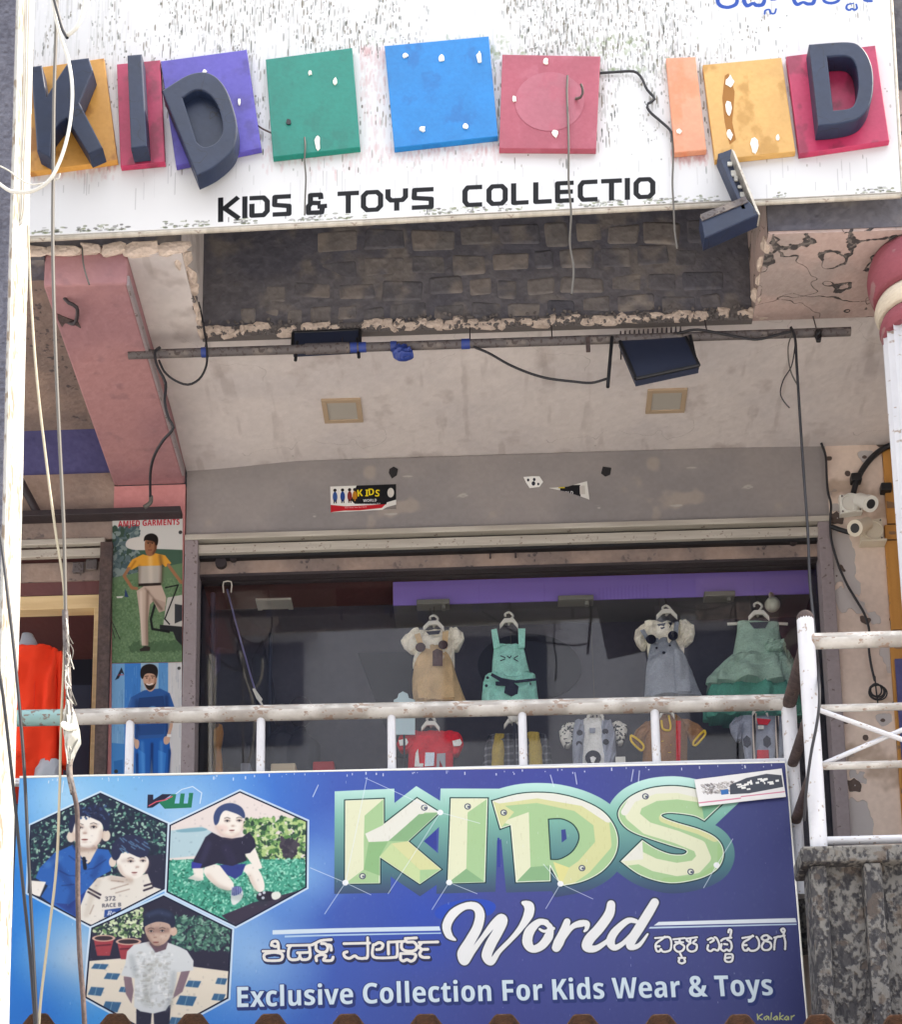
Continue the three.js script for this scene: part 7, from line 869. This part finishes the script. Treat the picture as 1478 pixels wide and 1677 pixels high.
// fittings and stock
{
  const zc = -0.3, card = single('display_card', 'pale blue display card with a rounded top standing beside the red tee', 'card', poly(px([[645, 1203], [645, 1146], [651, 1143], [653, 1136], [660, 1132], [668, 1136], [670, 1143], [680, 1146], [680, 1203]], zc), zc, 0.006, 0.001), flat(0xc4dde2, 0.6)); card.castShadow = true;
  const st = at(662, 1203, zc); single('card_stand', 'thin dark stand holding up the pale blue card', 'stand', merge([rod(V(st.x, FLOOR, zc - 0.012), V(st.x, st.y + 0.05, zc - 0.012), 0.006), box(st.x - 0.1, st.x + 0.1, FLOOR, FLOOR + 0.01, zc - 0.1, zc + 0.06)]), M.blackish);
  const bulb = thing('globe_lamp', 'unlit white globe lamp under the purple band', 'lamp'), bc = at(1266, 990, -0.46), s = new THREE.SphereGeometry(0.042, 24, 16); s.translate(bc.x, bc.y, bc.z); part(bulb, 'globe', s, flat(0xd8dccb, 0.3)); part(bulb, 'socket', rod(V(bc.x, bc.y + 0.035, bc.z), V(bc.x, 6.993, -0.497), 0.014), M.creamPlastic); rest(bulb);
  for (const [u, w, l] of [[710, 28, 'pale strip lamp fitting under the purple band above the tan pinafore'], [944, 30, 'pale strip lamp fitting under the purple band between the mint dungaree and the grey pinafore'], [1180, 26, 'pale strip lamp fitting under the purple band beside the green dress']]) { const c = at(u, 1000, -0.47); single('lamp_fitting', l, 'lamp', merge([box(c.x - w / 310, c.x + w / 310, 6.966, 6.993, -0.52, -0.44, 0.004), box(c.x + w / 500 - 0.01, c.x + w / 500 + 0.012, 6.945, 6.968, -0.49, -0.46, 0.003)]), flat(0x8a8a84, 0.5), 'strip lamp fittings under the purple band'); }
  const spot = at(842, 1174, -0.2), sg = new THREE.SphereGeometry(0.03, 20, 14); sg.scale(1, 1.1, 0.8); sg.translate(spot.x, spot.y, -0.2); const sp = thing('spot_lamp', 'white reflector spot lamp behind the handrail', 'lamp'); part(sp, 'reflector', sg, M.whitePlastic); part(sp, 'stem', rod(V(spot.x, spot.y, -0.2), V(spot.x, FLOOR, -0.2), 0.006), M.blackish); rest(sp);
  const el = at(868, 1092, -0.75), eg = new THREE.CylinderGeometry(1, 1, 0.012, 64).rotateX(Math.PI / 2); eg.scale(0.29, 0.2, 1); eg.rotateZ(-0.1); eg.translate(el.x, el.y, -0.752); single('reflection_oval', 'dark oval put in for a reflection, on the shop wall behind the mint dungaree', 'panel', clean(eg), M.blackish);  // solid dark oval standing in for a dark reflection in the window
  single('dark_shape', 'dark slanted shape put in for a reflection, on the shop wall beside the tan pinafore', 'panel', poly(px([[586, 1069], [700, 1066], [720, 1240], [650, 1240]], -0.745), -0.745, 0.012, 0.002), M.blackish);  // slanted dark plate, likewise a reflection built as a shape
  single('dark_shape', 'dark leaf shape by the open glass door', 'panel', poly(px([[430, 1046], [448, 1120], [452, 1150], [444, 1168], [420, 1160], [412, 1080]], -0.6), -0.6, 0.014, 0.002), M.blackish).castShadow = true;  // thin dark leaf outline set beside the door
  const door = thing('glass_door', 'glass door standing ajar inside the window with a pale edge', 'door'); const d0 = V(-1.5, 0, -0.2), d1 = V(-1.24, 0, -0.6); const dq = [V(d0.x, 6.9, d0.z), V(d1.x, 6.9, d1.z), V(d1.x, FLOOR, d1.z), V(d0.x, FLOOR, d0.z)]; part(door, 'pane', sheet(dq, { nx: 1, ny: 1, thick: 0.008 }), M.glass); part(door, 'pivot_stile', rod(V(d0.x, FLOOR, d0.z), V(d0.x, 6.93, d0.z), 0.014), M.navyWall); part(door, 'closing_stile', rod(V(d1.x, FLOOR, d1.z), V(d1.x, 6.9, d1.z), 0.01), M.navyWall); rest(door);
  single('cord', 'pale slanting strip for a bright streak inside the window beside the door', 'cord', tube([at(372, 965, -0.25), at(385, 1015, -0.25), at(400, 1070, -0.25), at(418, 1130, -0.25), at(432, 1165, -0.25)], 0.005), flat(0x7c78a8, 0.4)); patch(scene, 'x', [[413, 1128], [417, 1127], [430, 1145], [428, 1148], [434, 1160], [431, 1158], [420, 1144]], -0.24, M.whitePlastic).name = 'white_ribbon';  // thin pale strip drawn for the bright streak beside the glass door
  const rb = scene.children[scene.children.length - 1]; rb.userData = { label: 'white ribbon end at the foot of the slanting strip', category: 'ribbon' };
  single('wooden_figure', 'orange brown wooden post standing in the corner of the window', 'post', cloth([[1188, 354, 364, 0.02], [1200, 350, 366, 0.035], [1216, 346, 364, 0.04], [1226, 350, 362, 0.03], [1245, 350, 364, 0.035], [1300, 348, 366, 0.04], [1540, 346, 364, 0.04]], -0.3, { wrinkle: 0.006, steps: 30 }), M.woodOrange);
  const shelf = single('display_table', 'low dark display table inside the window', 'table', merge([box(-1.3, -0.45, 5.62, 5.66, -0.7, -0.3), box(-1.28, -1.24, FLOOR, 5.62, -0.68, -0.64), box(-0.51, -0.47, FLOOR, 5.62, -0.68, -0.64), box(-1.28, -1.24, FLOOR, 5.62, -0.36, -0.32), box(-0.51, -0.47, FLOOR, 5.62, -0.36, -0.32)]), M.blackish);
  const heads = [[492, 1166, 22, 'larger dark mannequin bust on the display table'], [462, 1172, 16, 'smaller dark mannequin bust on the display table']]; for (const [u, v, r, l] of heads) { const c = at(u, v, -0.55), g = new THREE.SphereGeometry(r / 310, 24, 18); g.scale(1, 1.25, 1); g.translate(c.x, c.y, -0.55); const t = thing('display_bust', l, 'mannequin'); part(t, 'head', g, flat(0x4c4a52, 0.35)); part(t, 'bust', cloth([[v + r * 1.2, u - r * 0.4, u + r * 0.4, 0.03], [v + r * 1.6, u - r * 0.5, u + r * 0.5, 0.04], [v + r * 2.4, u - r * 1.5, u + r * 1.5, 0.07], [v + 110, u - r * 1.5, u + r * 1.5, 0.08]], -0.55, { steps: 16 }), M.blackish); rest(t); }
  for (const [u, v, w, h, c, l] of [[464, 1257, 40, 12, 0xcab89a, 'cream printed box on the display table'], [402, 1255, 16, 9, 0x7c808c, 'small grey box on the display table'], [530, 1256, 34, 16, 0xa41c24, 'red folded garment on the display table']]) { const p = at(u, v, -0.34); single('stock_box', l, 'box', box(p.x - w / 600, p.x + w / 600, 5.66, Math.max(5.7, p.y + h / 550), -0.42, -0.33, 0.008), flat(c, 0.7)); }
  const p = at(1017, 1246, -0.2); single('price_card', 'small white price card beside the printed tee', 'card', merge([box(p.x - 0.026, p.x + 0.026, p.y - 0.03, p.y + 0.024, -0.205, -0.2, 0.002), rod(V(p.x, FLOOR, -0.204), V(p.x, p.y - 0.02, -0.204), 0.003)]), M.whitePlastic);
}
rest(building);
renderer.render(scene, camera);
